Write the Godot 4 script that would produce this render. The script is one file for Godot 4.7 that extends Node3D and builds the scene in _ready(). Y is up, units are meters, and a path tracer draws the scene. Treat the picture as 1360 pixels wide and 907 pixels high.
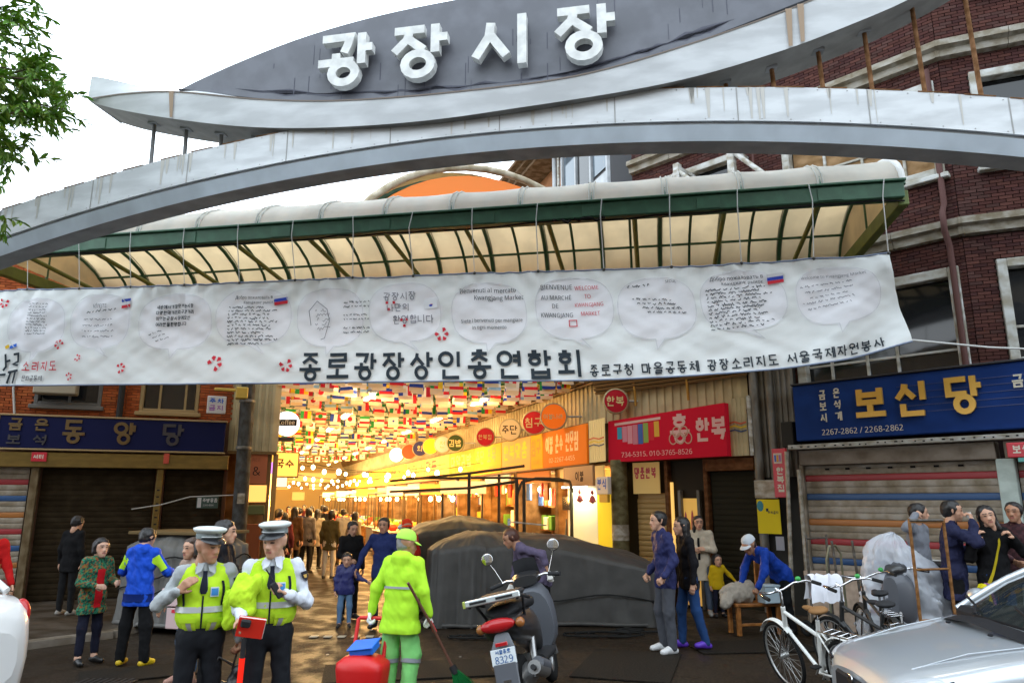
extends Node3D
func _ready() -> void:
	rng.seed = 20160
	noise.seed = 7; noise.frequency = .01
	var cam := Camera3D.new()
	cam.name = "camera"; add_child(cam)
	cam.position = Vector3(0, 1.92, 0)
	cam.rotation_degrees = Vector3(12.3, 0, 0)
	cam.fov = 50.3; cam.near = .1; cam.far = 800.0; cam.current = true
	var sky := ProceduralSkyMaterial.new()
	sky.sky_top_color = Color(.90, .955, 1.0); sky.sky_horizon_color = Color(.97, .985, 1.0)
	sky.sky_curve = .2; sky.sky_energy_multiplier = SKY
	sky.ground_bottom_color = Color(.16, .15, .14); sky.ground_horizon_color = Color(.3, .3, .3); sky.ground_energy_multiplier = 1.0
	sky.sun_angle_max = .0
	var env := Environment.new()
	env.background_mode = Environment.BG_SKY
	env.sky = Sky.new(); env.sky.sky_material = sky
	env.tonemap_mode = Environment.TONE_MAPPER_LINEAR
	env.tonemap_exposure = 1.0
	env.sdfgi_enabled = true; env.ssao_enabled = true; env.ssil_enabled = true
	var we := WorldEnvironment.new()
	we.name = "world_environment"; we.environment = env; add_child(we)
	var sun := DirectionalLight3D.new()
	sun.name = "overcast_sun"; add_child(sun)
	sun.rotation_degrees = Vector3(-62, 150, 0)
	sun.light_energy = .25; sun.light_angular_distance = 25.0; sun.light_color = Color(1.0, .98, .95); sun.shadow_enabled = true
	make_textures()
	make_ground()
	right_building()
	left_building()
	far_buildings()
	alley()
	canopy()
	gate()
	opposite_side()
	banner()
	tree()
	shopfront_right()
	shopfront_left()
	alley_signs()
	flags()
	stalls()
	covered_stalls()
	vehicles()
	carts()
	people()
	small_things()
const SKY := 1.75
const WARM := Color(1.0, .50, .11)
var FR1 := frame(Vector3(6.87, 0, -10.49), Vector3(1, 0, 1))
var FR2 := frame(Vector3(6.87, 0, -10.49), Vector3(2.5, 0, 1))
var FL := frame(Vector3(-9.66, 0, -13.8), Vector3(3.71, 0, -1.4))
var FAR := frame(Vector3(2.2, 0, -15.15), Vector3(.36, 0, 1))
var FG := frame(Vector3(0, 0, -7.8), Vector3(.983, 0, .182))
var FC := frame(Vector3(0, 0, -9.65), Vector3(.983, 0, .174))
func al(s: float, t: float, y := .0) -> Vector3: return FAR * Vector3(-s, y, t)
func make_textures() -> void:
	noise_tex("blotch", .008, Color(.88, .88, .88), Color(1, 1, 1), 5)
	noise_tex("fine", .05, Color(.75, .75, .75), Color(1, 1, 1), 4)
	noise_tex("grime", .006, Color(.74, .70, .63), Color(1, 1, 1), 6)
	noise_tex("ridge", .03, Color(.2, .2, .2), Color(1, 1, 1), 4)
	noise_tex("wet", .006, Color(.44, .44, .44), Color(.74, .74, .74), 4)
	noise_tex("asphalt", .09, Color(.55, .55, .55), Color(1.0, .98, .95), 5)
func make_ground() -> void:
	var road := mat("asphalt", Color(.050, .037, .026), 1.0, .0, "asphalt", Vector3(.6, .6, .6))
	road.roughness_texture = texs["wet"]; road.roughness_texture_channel = BaseMaterial3D.TEXTURE_CHANNEL_RED
	bump(road, "fine", .12)
	var m := M.new()
	var rows := []
	for r in 41:
		var row := PackedVector3Array()
		for c in 41:
			var x := -20.0 + c * 1.0 + (.0 if c > 0 and c < 40 else (-400.0 if c == 0 else 400.0))
			var z := 6.0 - r * 1.6 + (.0 if r > 0 and r < 40 else (400.0 if r == 0 else -400.0))
			row.append(Vector3(x, .004 * noise.get_noise_2d(x * 30, z * 30) - .01, z))
		rows.append(row)
	m.grid(rows)
	structure("road", m, road)
	var pv := mat("pavement", Color(.068, .053, .04), 1.0, .0, "grime", Vector3(.4, .4, .4))
	pv.roughness_texture = texs["wet"]; pv.roughness_texture_channel = BaseMaterial3D.TEXTURE_CHANNEL_RED
	var edge := [Vector2(-14, -8.0), Vector2(-9, -8.9), Vector2(-6.6, -10.1), Vector2(-5.75, -11.1), Vector2(-5.45, -12.6), Vector2(-5.5, -16)]
	var p2 := PackedVector2Array()
	for e in edge: p2.append(Vector2(e.x, -e.y))
	p2.append(Vector2(-14, 16))
	var flat := Transform3D(Basis(Vector3.RIGHT, -PI / 2), Vector3(0, .09, 0))
	structure("pavement", M.new().prism(p2, .3, flat), pv)
	var kerb := mat("kerb_stone", Color(.20, .17, .14), .75, .0, "grime", Vector3(.8, .8, .8))
	var kb := structure("kerb", M.new(), kerb)
	var kb2 := kerbs(edge, kerb, kb)
	var edge2 := [Vector2(3.0, -15.9), Vector2(4.35, -11.9), Vector2(4.4, -9.6), Vector2(5.2, -8.5), Vector2(8, -7.9), Vector2(14, -6.4)]
	var p3 := PackedVector2Array()
	for e in edge2: p3.append(Vector2(e.x, -e.y))
	p3.append(Vector2(14, 16)); p3.append(Vector2(3.05, 17))
	structure("pavement", M.new().prism(p3, .3, flat), pv)
	var tar := mat("asphalt_patch", Color(.032, .027, .022), .75, .0, "asphalt", Vector3(.8, .8, .8))
	var n := 0
	for q in [[-1.2, -9.0, 1.9, .9, .2], [1.4, -9.3, 1.1, 1.6, -.3], [-4.2, -8.9, 1.3, .7, .5], [3.2, -10.4, 1.6, .8, .1]]:
		var o := structure("asphalt_patch", M.new().box(Vector3(0, .004, 0), Vector3(q[2], .012, q[3])), tar)
		o.transform = Transform3D(Basis(Vector3.UP, q[4]), Vector3(q[0], .0, q[1]))
	var lit := mat("litter_pale", Color(.3, .28, .24), .8)
	for k in 16:
		var o := thing("litter", "scrap of pale paper litter on the wet road", "litter", Transform3D(Basis(Vector3.UP, rnd(0, 6)), Vector3(rnd(-5, 4), .012, rnd(-12.5, -7.2))), "paper scraps on the road")
		part("scrap", M.new().box(Vector3.ZERO, Vector3(rnd(.02, .06), .006, rnd(.015, .04))), lit, o)
func opposite_side() -> void:
	for k in 3:
		var o := thing("street_building", ["tall grey building across the road behind the viewer, left one", "tall tan building across the road straight behind the viewer", "tall brown building across the road behind the viewer, right one"][k], "building", Transform3D(Basis(Vector3.UP, PI), Vector3(-18.0 + 18.0 * k, 0, 17.0)))
		part("wall", M.new().box(Vector3(0, 7.5 + k % 2, -4), Vector3(17.6, 15.0 + 2 * (k % 2), 8)), mat("far_wall_%d" % k, [Color(.26, .25, .24), Color(.32, .27, .2), Color(.22, .16, .12)][k], .85), o)
		for j in 20: part("window", M.new().box(Vector3(-6.8 + (j % 5) * 3.4, 3.6 + (j / 5) * 3.0, .03), Vector3(1.8, 1.5, .08), .01), mats.pane_dark, o)
func kerbs(edge: Array, mt: Material, parent: Node) -> int:
	var n := 0
	for k in edge.size() - 1:
		var a := Vector3(edge[k].x, 0, edge[k].y)
		var b := Vector3(edge[k + 1].x, 0, edge[k + 1].y)
		var parts := maxi(1, int(a.distance_to(b) / .9))
		for j in parts:
			var p := a.lerp(b, (j + .5) / parts)
			var d := (b - a).normalized()
			var bs := Basis(d, Vector3.UP, d.cross(Vector3.UP))
			part("kerb_stone", M.new().box(p + Vector3(0, .03, 0), Vector3(a.distance_to(b) / parts - .012, .13, .16), .015, bs), mt, parent)
			n += 1
	return n
class M:
	var v := PackedVector3Array()
	var n := PackedVector3Array()
	var c := PackedColorArray()
	var i := PackedInt32Array()
	var col := Color(1, 1, 1)
	var xf := Transform3D()
	func vert(p: Vector3, nn: Vector3) -> int:
		v.append(xf * p); n.append((xf.basis * nn).normalized()); c.append(col)
		return v.size() - 1
	func tri(a: Vector3, b: Vector3, d: Vector3) -> void:
		var nn := (b - a).cross(d - a)
		if nn.length_squared() < 1e-16: return
		nn = nn.normalized()
		var k := vert(a, nn); vert(b, nn); vert(d, nn)
		i.append_array(PackedInt32Array([k, k + 2, k + 1]))
	func quad(a: Vector3, b: Vector3, d: Vector3, e: Vector3) -> void:
		var nn := (d - a).cross(e - b)
		if nn.length_squared() < 1e-18: return
		nn = nn.normalized()
		var k := vert(a, nn); vert(b, nn); vert(d, nn); vert(e, nn)
		i.append_array(PackedInt32Array([k, k + 2, k + 1, k, k + 3, k + 2]))
	func box(at: Vector3, size: Vector3, b := .0, basis := Basis()) -> M:
		var h := size * .5
		var t := Transform3D(basis, at)
		if b <= .0:
			for ax in 3:
				for sg in [-1.0, 1.0]:
					var u := Vector3(); var w := Vector3(); var f := Vector3()
					f[ax] = sg * h[ax]; u[(ax + 1) % 3] = h[(ax + 1) % 3]; w[(ax + 2) % 3] = h[(ax + 2) % 3]
					if sg < .0: u = -u
					quad(t * (f - u - w), t * (f + u - w), t * (f + u + w), t * (f - u + w))
			return self
		b = minf(b, minf(h.x, minf(h.y, h.z)) * .9)
		for ax in 3:
			var a1 := (ax + 1) % 3
			var a2 := (ax + 2) % 3
			for sg in [-1.0, 1.0]:
				var u := Vector3(); var w := Vector3(); var f := Vector3()
				f[ax] = sg * h[ax]; u[a1] = h[a1] - b; w[a2] = h[a2] - b
				if sg < .0: u = -u
				quad(t * (f - u - w), t * (f + u - w), t * (f + u + w), t * (f - u + w))
			for s1 in [-1.0, 1.0]:
				for s2 in [-1.0, 1.0]:
					var p := Vector3(); var q := Vector3(); var l := Vector3()
					p[a1] = s1 * h[a1]; p[a2] = s2 * (h[a2] - b)
					q[a1] = s1 * (h[a1] - b); q[a2] = s2 * h[a2]
					l[ax] = h[ax] - b
					_edge(t, p, q, l)
		for sx in [-1.0, 1.0]:
			for sy in [-1.0, 1.0]:
				for sz in [-1.0, 1.0]:
					var p := t * Vector3(sx * h.x, sy * (h.y - b), sz * (h.z - b))
					var q := t * Vector3(sx * (h.x - b), sy * h.y, sz * (h.z - b))
					var r := t * Vector3(sx * (h.x - b), sy * (h.y - b), sz * h.z)
					if sx * sy * sz > .0: tri(p, q, r)
					else: tri(p, r, q)
		return self
	func _edge(t: Transform3D, p: Vector3, q: Vector3, l: Vector3) -> void:
		var a := t * (p - l); var b := t * (p + l); var d := t * (q + l); var e := t * (q - l)
		var out := t.basis * (p + q)
		if (d - a).cross(e - b).dot(out) >= .0: quad(a, b, d, e)
		else: quad(e, d, b, a)
	func grid(rows: Array, closed := false, closed_rows := false, outward := true, wob := Color(-1, 0, 0)) -> M:
		var nr := rows.size()
		var nc: int = (rows[0] as PackedVector3Array).size()
		var base := v.size()
		var acc := PackedVector3Array()
		acc.resize(nr * nc)
		var flat := PackedVector3Array()
		for r in rows: flat.append_array(r)
		var er := nr if closed_rows else nr - 1
		var ec := nc if closed else nc - 1
		var idx := PackedInt32Array()
		var side := .0
		var mid := Vector3()
		for p in flat: mid += p
		mid /= flat.size()
		for r in er:
			var r2 := (r + 1) % nr
			for k in ec:
				var k2 := (k + 1) % nc
				var a := r * nc + k; var b := r * nc + k2; var d := r2 * nc + k2; var e := r2 * nc + k
				var nn := (flat[d] - flat[a]).cross(flat[e] - flat[b])
				acc[a] += nn; acc[b] += nn; acc[d] += nn; acc[e] += nn
				idx.append_array(PackedInt32Array([a, d, b, a, e, d]))
		if closed or closed_rows:
			for r in nr:
				var cc := Vector3()
				if closed:
					for k in nc: cc += flat[r * nc + k]
					cc /= nc
				else: cc = mid
				for k in nc: side += acc[r * nc + k].dot(flat[r * nc + k] - cc)
		var flip := (side < .0) == outward and (closed or closed_rows)
		for p in flat.size():
			var nn := acc[p]
			if flip: nn = -nn
			vert(flat[p], nn if nn.length_squared() > 1e-24 else Vector3.UP)
		for p in range(0, idx.size(), 3):
			if flip: i.append_array(PackedInt32Array([base + idx[p], base + idx[p + 2], base + idx[p + 1]]))
			else: i.append_array(PackedInt32Array([base + idx[p], base + idx[p + 1], base + idx[p + 2]]))
		return self
	func tube(pts: Array, r, sides := 8, closed := false, flat := 1.0) -> M:
		var rows := []
		var m := pts.size()
		var up := Vector3.ZERO
		for k in m:
			var p: Vector3 = pts[k]
			var a: Vector3 = pts[(k - 1 + m) % m] if closed or k > 0 else p
			var b: Vector3 = pts[(k + 1) % m] if closed or k < m - 1 else p
			var d := (b - a).normalized()
			if up == Vector3.ZERO:
				up = (Vector3.UP if absf(d.y) < .9 else Vector3.RIGHT)
			var s := d.cross(up).normalized()
			up = s.cross(d).normalized()
			var rr: float = r[k] if r is Array else r
			var ring := PackedVector3Array()
			for j in sides:
				var an := TAU * j / sides
				ring.append(p + s * cos(an) * rr + up * sin(an) * rr * flat)
			rows.append(ring)
		grid(rows, true, closed)
		if not closed:
			for e in [0, m - 1]:
				var ring: PackedVector3Array = rows[e]
				var d: Vector3 = (pts[0] - pts[1]) if e == 0 else (pts[m - 1] - pts[m - 2])
				fan(ring, d)
		return self
	func fan(ring: PackedVector3Array, out: Vector3) -> void:
		var cc := Vector3()
		for p in ring: cc += p
		cc /= ring.size()
		for j in ring.size():
			var a := ring[j]; var b := ring[(j + 1) % ring.size()]
			if (a - cc).cross(b - cc).dot(out) > .0: tri(cc, a, b)
			else: tri(cc, b, a)
	func lathe(prof: Array, sides := 20, at := Vector3.ZERO, basis := Basis()) -> M:
		var rows := []
		for p in prof:
			var ring := PackedVector3Array()
			for j in sides:
				var an := TAU * j / sides
				ring.append(at + basis * Vector3(cos(an) * maxf(p.x, .0005), p.y, sin(an) * maxf(p.x, .0005)))
			rows.append(ring)
		return grid(rows, true)
	func prism(poly: PackedVector2Array, d: float, at := Transform3D()) -> M:
		if Geometry2D.is_polygon_clockwise(poly): poly = poly.duplicate(); poly.reverse()
		if not Geometry2D.is_polygon_clockwise(poly): pass
		var t := Geometry2D.triangulate_polygon(poly)
		for k in range(0, t.size(), 3):
			var a := poly[t[k]]; var b := poly[t[k + 1]]; var e := poly[t[k + 2]]
			if (b - a).cross(e - a) < .0:
				var s := b; b = e; e = s
			tri(at * Vector3(a.x, a.y, 0), at * Vector3(b.x, b.y, 0), at * Vector3(e.x, e.y, 0))
			tri(at * Vector3(a.x, a.y, -d), at * Vector3(e.x, e.y, -d), at * Vector3(b.x, b.y, -d))
		var area := .0
		for k in poly.size(): area += poly[k].cross(poly[(k + 1) % poly.size()])
		for k in poly.size():
			var a := poly[k]; var b := poly[(k + 1) % poly.size()]
			if area < .0:
				var s := a; a = b; b = s
			quad(at * Vector3(a.x, a.y, -d), at * Vector3(b.x, b.y, -d), at * Vector3(b.x, b.y, 0), at * Vector3(a.x, a.y, 0))
		return self
	func ball(at: Vector3, r: Vector3, su := 14, sv := 9, basis := Basis()) -> M:
		var rows := []
		for a in sv + 1:
			var th := PI * a / sv
			var ring := PackedVector3Array()
			for b in su:
				var ph := TAU * b / su
				ring.append(at + basis * Vector3(sin(th) * cos(ph) * r.x + 1e-5 * cos(ph), cos(th) * r.y, sin(th) * sin(ph) * r.z + 1e-5 * sin(ph)))
			rows.append(ring)
		return grid(rows, true)
	func mesh() -> ArrayMesh:
		var am := ArrayMesh.new()
		if v.is_empty(): return am
		var a := []
		a.resize(Mesh.ARRAY_MAX)
		a[Mesh.ARRAY_VERTEX] = v; a[Mesh.ARRAY_NORMAL] = n; a[Mesh.ARRAY_COLOR] = c; a[Mesh.ARRAY_INDEX] = i
		am.add_surface_from_arrays(Mesh.PRIMITIVE_TRIANGLES, a)
		return am
var rng := RandomNumberGenerator.new()
var noise := FastNoiseLite.new()
var mats := {}
var texs := {}
func rnd(a: float, b: float) -> float: return rng.randf_range(a, b)
func noise_tex(key: String, freq: float, lo: Color, hi: Color, oct := 4, kind := FastNoiseLite.TYPE_SIMPLEX_SMOOTH, size := 512) -> NoiseTexture2D:
	if texs.has(key): return texs[key]
	var f := FastNoiseLite.new()
	f.noise_type = kind; f.frequency = freq; f.fractal_octaves = oct; f.seed = hash(key) % 1000
	var t := NoiseTexture2D.new()
	t.width = size; t.height = size; t.seamless = true; t.noise = f
	var g := Gradient.new()
	g.set_color(0, lo); g.set_color(1, hi)
	g.set_offset(0, .25); g.set_offset(1, .75)
	t.color_ramp = g
	texs[key] = t
	return t
func mat(key: String, col := Color(.5, .5, .5), rough := .8, metal := .0, tex := "", scale := Vector3.ONE) -> StandardMaterial3D:
	if mats.has(key): return mats[key]
	var m := StandardMaterial3D.new()
	m.resource_name = key
	m.albedo_color = col.linear_to_srgb()
	m.roughness = rough; m.metallic = metal
	m.vertex_color_use_as_albedo = true
	m.cull_mode = BaseMaterial3D.CULL_DISABLED
	if rough >= .6: m.metallic_specular = .22
	if tex != "":
		m.albedo_texture = texs[tex]
		m.uv1_triplanar = true; m.uv1_world_triplanar = true; m.uv1_scale = scale
	mats[key] = m
	return m
func bump(m: StandardMaterial3D, tex: String, cm: float) -> StandardMaterial3D:
	m.heightmap_enabled = true; m.heightmap_texture = texs[tex]; m.heightmap_scale = cm
	return m
func glow(key: String, col: Color, emis: Color, energy: float) -> StandardMaterial3D:
	if mats.has(key): return mats[key]
	var m := mat(key, col, .8)
	m.emission_enabled = true; m.emission = emis.linear_to_srgb(); m.emission_energy_multiplier = energy
	return m
func frame(o: Vector3, xd: Vector3) -> Transform3D:
	xd = xd.normalized()
	return Transform3D(Basis(xd, Vector3.UP, xd.cross(Vector3.UP).normalized()), o)
func meta(o: Node, label: String, category := "", group := "", kind := "") -> void:
	if label: o.set_meta("label", label)
	if category: o.set_meta("category", category)
	if group: o.set_meta("group", group)
	if kind: o.set_meta("kind", kind)
var taken := {}
func numbered(called: String) -> String:
	var k: int = taken.get(called, 0)
	taken[called] = k + 1
	return called if k == 0 else "%s_%03d" % [called, k]
func thing(called: String, label: String, category: String, at := Transform3D(), group := "") -> Node3D:
	var o := Node3D.new()
	o.name = numbered(called); add_child(o); o.transform = at
	meta(o, label, category, group)
	return o
var kids := {}
func part(called: String, m, mt: Material, parent: Node) -> MeshInstance3D:
	var o := MeshInstance3D.new()
	if not m is M: o.mesh = m
	elif m.v.size(): o.mesh = m.mesh()
	o.material_override = mt
	if parent == self: o.name = numbered(called)
	else:
		var key := "%d/%s" % [parent.get_instance_id(), called]
		var k: int = kids.get(key, 0)
		kids[key] = k + 1
		o.name = called if k == 0 else "%s_%03d" % [called, k]
	parent.add_child(o)
	return o
func structure(called: String, m: M, mt: Material, label := "") -> Node3D:
	var o: Node3D
	if m.v.size(): o = part(called, m, mt, self)
	else:
		o = Node3D.new(); o.name = numbered(called); add_child(o)
	meta(o, label, "", "", "structure")
	return o
func stuff(o: Node) -> Node:
	o.set_meta("kind", "stuff")
	return o
func lamp(parent: Node, at: Vector3, r: float, col: Color, energy: float, emat: Material, called := "bulb") -> void:
	var b := M.new().ball(at, Vector3(r, r * 1.25, r), 10, 7)
	part(called, b, emat, parent)
	var l := OmniLight3D.new()
	l.name = called + "_light_%d" % lampn
	lampn += 1
	parent.add_child(l)
	l.position = at; l.light_color = col.linear_to_srgb(); l.light_energy = energy; l.omni_range = 60.0; l.omni_attenuation = 2.0
	l.light_size = r * 2.5; l.shadow_enabled = true
var lampn := 0
func multi(called: String, mesh_: Mesh, xs: Array, cols: Array, mt: Material, parent: Node) -> MultiMeshInstance3D:
	var mm := MultiMesh.new()
	mm.transform_format = MultiMesh.TRANSFORM_3D
	mm.use_colors = not cols.is_empty()
	mm.mesh = mesh_
	mm.instance_count = xs.size()
	for k in xs.size():
		mm.set_instance_transform(k, xs[k])
		if cols: mm.set_instance_color(k, cols[k])
	var o := MultiMeshInstance3D.new()
	o.multimesh = mm; o.material_override = mt
	o.name = called if parent != self else numbered(called)
	parent.add_child(o, true)
	return o
const LEADS := "ㄱㄲㄴㄷㄸㄹㅁㅂㅃㅅㅆㅇㅈㅉㅊㅋㅌㅍㅎ"
const VOWELS := "ㅏㅐㅑㅒㅓㅔㅕㅖㅗㅘㅙㅚㅛㅜㅝㅞㅟㅠㅡㅢㅣ"
const TAILS := " ㄱㄲㄳㄴㄵㄶㄷㄹㄺㄻㄼㄽㄾㄿㅀㅁㅂㅄㅅㅆㅇㅈㅊㅋㅌㅍㅎ"
func oval(a: Rect2) -> PackedVector2Array:
	var o := PackedVector2Array()
	for k in 17:
		o.append(a.get_center() + Vector2(cos(TAU * k / 16.0), sin(TAU * k / 16.0)) * a.size * .5)
	return o
func jamo(ch: String) -> Array:
	match ch:
		"ㄱ": return [[[0, .05], [1, .05], [.92, .55], [.8, 1]]]
		"ㄴ": return [[[0, 0], [0, .95], [1, .95]]]
		"ㄷ": return [[[1, .05], [0, .05], [0, .95], [1, .95]]]
		"ㄹ": return [[[0, .02], [1, .02], [1, .5], [0, .5], [0, .98], [1, .98]]]
		"ㅁ": return [[[0, 0], [0, 1], [1, 1], [1, 0], [0, 0]]]
		"ㅂ": return [[[0, 0], [0, 1], [1, 1], [1, 0]], [[0, .45], [1, .45]]]
		"ㅅ": return [[[.5, 0], [.44, .4], [0, 1]], [[.47, .35], [1, 1]]]
		"ㅈ": return [[[0, .05], [1, .05]], [[.52, .05], [.44, .45], [0, 1]], [[.47, .45], [1, 1]]]
		"ㅊ": return [[[.3, 0], [.7, 0]], [[0, .28], [1, .28]], [[.52, .28], [.44, .55], [0, 1]], [[.47, .55], [1, 1]]]
		"ㅋ": return [[[0, .05], [1, .05], [.9, 1]], [[0, .5], [.95, .5]]]
		"ㅌ": return [[[1, .05], [0, .05], [0, .95], [1, .95]], [[0, .5], [1, .5]]]
		"ㅍ": return [[[0, .05], [1, .05]], [[.3, .05], [.3, .95]], [[.7, .05], [.7, .95]], [[0, .95], [1, .95]]]
		"ㅎ": return [[[.3, 0], [.7, 0]], [[0, .26], [1, .26]], "o"]
		"ㅇ": return ["O"]
		"ㄲ": return [[[0, .05], [.42, .05], [.38, 1]], [[.55, .05], [1, .05], [.95, 1]]]
	return []
func vowel_v(ch: String) -> Array:
	match ch:
		"ㅏ", "ㅘ": return [[[.35, 0], [.35, 1]], [[.35, .48], [1, .48]]]
		"ㅓ", "ㅝ": return [[[.75, 0], [.75, 1]], [[0, .48], [.75, .48]]]
		"ㅕ": return [[[.75, 0], [.75, 1]], [[0, .33], [.75, .33]], [[0, .62], [.75, .62]]]
		"ㅑ": return [[[.35, 0], [.35, 1]], [[.35, .33], [1, .33]], [[.35, .62], [1, .62]]]
		"ㅐ": return [[[.3, 0], [.3, 1]], [[.9, 0], [.9, 1]], [[.3, .5], [.9, .5]]]
		"ㅔ": return [[[.45, 0], [.45, 1]], [[.95, 0], [.95, 1]], [[0, .45], [.45, .45]]]
		"ㅖ": return [[[.45, 0], [.45, 1]], [[.95, 0], [.95, 1]], [[0, .35], [.45, .35]], [[0, .6], [.45, .6]]]
		"ㅣ", "ㅚ", "ㅟ", "ㅢ": return [[[.55, 0], [.55, 1]]]
	return []
func vowel_h(ch: String) -> Array:
	match ch:
		"ㅗ", "ㅘ", "ㅚ": return [[[0, .95], [1, .95]], [[.5, .1], [.5, .95]]]
		"ㅛ": return [[[0, .95], [1, .95]], [[.33, .1], [.33, .95]], [[.67, .1], [.67, .95]]]
		"ㅜ", "ㅝ", "ㅟ": return [[[0, .1], [1, .1]], [[.5, .1], [.5, 1]]]
		"ㅠ": return [[[0, .1], [1, .1]], [[.33, .1], [.33, 1]], [[.67, .1], [.67, 1]]]
		"ㅡ", "ㅢ": return [[[0, .5], [1, .5]]]
	return []
func place(strokes: Array, r: Rect2, out: Array) -> void:
	for s in strokes:
		if s is String:
			var q := r if s == "O" else Rect2(r.position + Vector2(r.size.x * .14, r.size.y * .42), Vector2(r.size.x * .72, r.size.y * .58))
			out.append(oval(q))
		else:
			var pl := PackedVector2Array()
			for p in s: pl.append(r.position + Vector2(p[0], p[1]) * r.size)
			out.append(pl)
func syllable(ch: String) -> Array:
	var out := []
	var code := ch.unicode_at(0) - 0xAC00
	if code < 0 or code > 11171: return out
	var l := LEADS[code / 588]
	var vw := VOWELS[(code % 588) / 28]
	var t := TAILS[code % 28]
	var fin := t != " "
	var horizontal := vw in "ㅗㅛㅜㅠㅡ"
	var mixed := vw in "ㅘㅚㅝㅟㅢ"
	if horizontal:
		place(jamo(l), Rect2(.17, .0, .66, .37) if fin else Rect2(.15, .04, .7, .46), out)
		place(vowel_h(vw), Rect2(.0, .38, 1, .24) if fin else Rect2(0, .56, 1, .36), out)
		if fin: place(jamo(t), Rect2(.28, .66, .44, .34) if t == "ㅇ" else Rect2(.18, .69, .64, .31), out)
	elif mixed:
		place(jamo(l), Rect2(.06, .04, .52, .34) if fin else Rect2(.06, .06, .52, .4), out)
		place(vowel_h(vw), Rect2(0, .36, .66, .22) if fin else Rect2(0, .5, .68, .32), out)
		place(vowel_v(vw), Rect2(.7, 0, .3, .64) if fin else Rect2(.72, 0, .28, 1), out)
		if fin: place(jamo(t), Rect2(.26, .6, .44, .4) if t == "ㅇ" else Rect2(.2, .68, .62, .32), out)
	else:
		place(jamo(l), Rect2(.04, .05, .54, .46) if fin else Rect2(.04, .12, .54, .68), out)
		place(vowel_v(vw), Rect2(.66, 0, .34, .58) if fin else Rect2(.66, 0, .34, 1), out)
		if fin: place(jamo(t), Rect2(.24, .57, .47, .43) if t == "ㅇ" else Rect2(.2, .67, .66, .33), out)
	return out
func stroke(m: M, pl: PackedVector2Array, w: float, f: Callable, lift: float, depth := .0, seg := .0) -> void:
	var pts := PackedVector2Array()
	for k in pl.size():
		if k > 0 and seg > .0:
			var steps := int(pl[k].distance_to(pl[k - 1]) / seg)
			for s in range(1, steps): pts.append(pl[k - 1].lerp(pl[k], float(s) / steps))
		pts.append(pl[k])
	var closed := pts[0].distance_to(pts[-1]) < 1e-4
	var L := []
	var R := []
	var nn := pts.size()
	for k in nn:
		var a := pts[k - 1] if k > 0 else (pts[nn - 2] if closed else pts[k])
		var b := pts[k + 1] if k < nn - 1 else (pts[1] if closed else pts[k])
		var d1 := (pts[k] - a).normalized()
		var d2 := (b - pts[k]).normalized()
		if d1 == Vector2.ZERO: d1 = d2
		if d2 == Vector2.ZERO: d2 = d1
		var mid := (d1 + d2).normalized()
		var s := Vector2(-mid.y, mid.x)
		var sc := 1.0 / maxf(.55, s.dot(Vector2(-d1.y, d1.x)))
		var p := pts[k]
		if not closed and k == 0: p -= d2 * w * .0
		L.append(p + s * w * .5 * sc); R.append(p - s * w * .5 * sc)
	for k in nn - 1:
		m.quad(f.call(L[k], lift), f.call(L[k + 1], lift), f.call(R[k + 1], lift), f.call(R[k], lift))
		if depth > .0:
			m.quad(f.call(L[k], lift - depth), f.call(L[k + 1], lift - depth), f.call(L[k + 1], lift), f.call(L[k], lift))
			m.quad(f.call(R[k + 1], lift - depth), f.call(R[k], lift - depth), f.call(R[k], lift), f.call(R[k + 1], lift))
	if depth > .0 and not closed:
		m.quad(f.call(R[0], lift - depth), f.call(L[0], lift - depth), f.call(L[0], lift), f.call(R[0], lift))
		m.quad(f.call(L[nn - 1], lift - depth), f.call(R[nn - 1], lift - depth), f.call(R[nn - 1], lift), f.call(L[nn - 1], lift))
func hangul(m: M, text: String, at: Vector2, size: Vector2, gap: float, w: float, f: Callable, depth := .0, seg := .0, vertical := false) -> void:
	var p := at
	for ch in text:
		if ch != " ":
			var k := 0
			for s in syllable(ch):
				var pl := PackedVector2Array()
				for q in s: pl.append(p + Vector2(q.x * size.x, -q.y * size.y))
				stroke(m, pl, w, f, .0004 * k + maxf(depth, .0), depth, seg)
				k += 1
		if vertical: p.y -= (size.y + gap) * (.5 if ch == " " else 1.0)
		else: p.x += (size.x + gap) * (.5 if ch == " " else 1.0)
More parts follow.
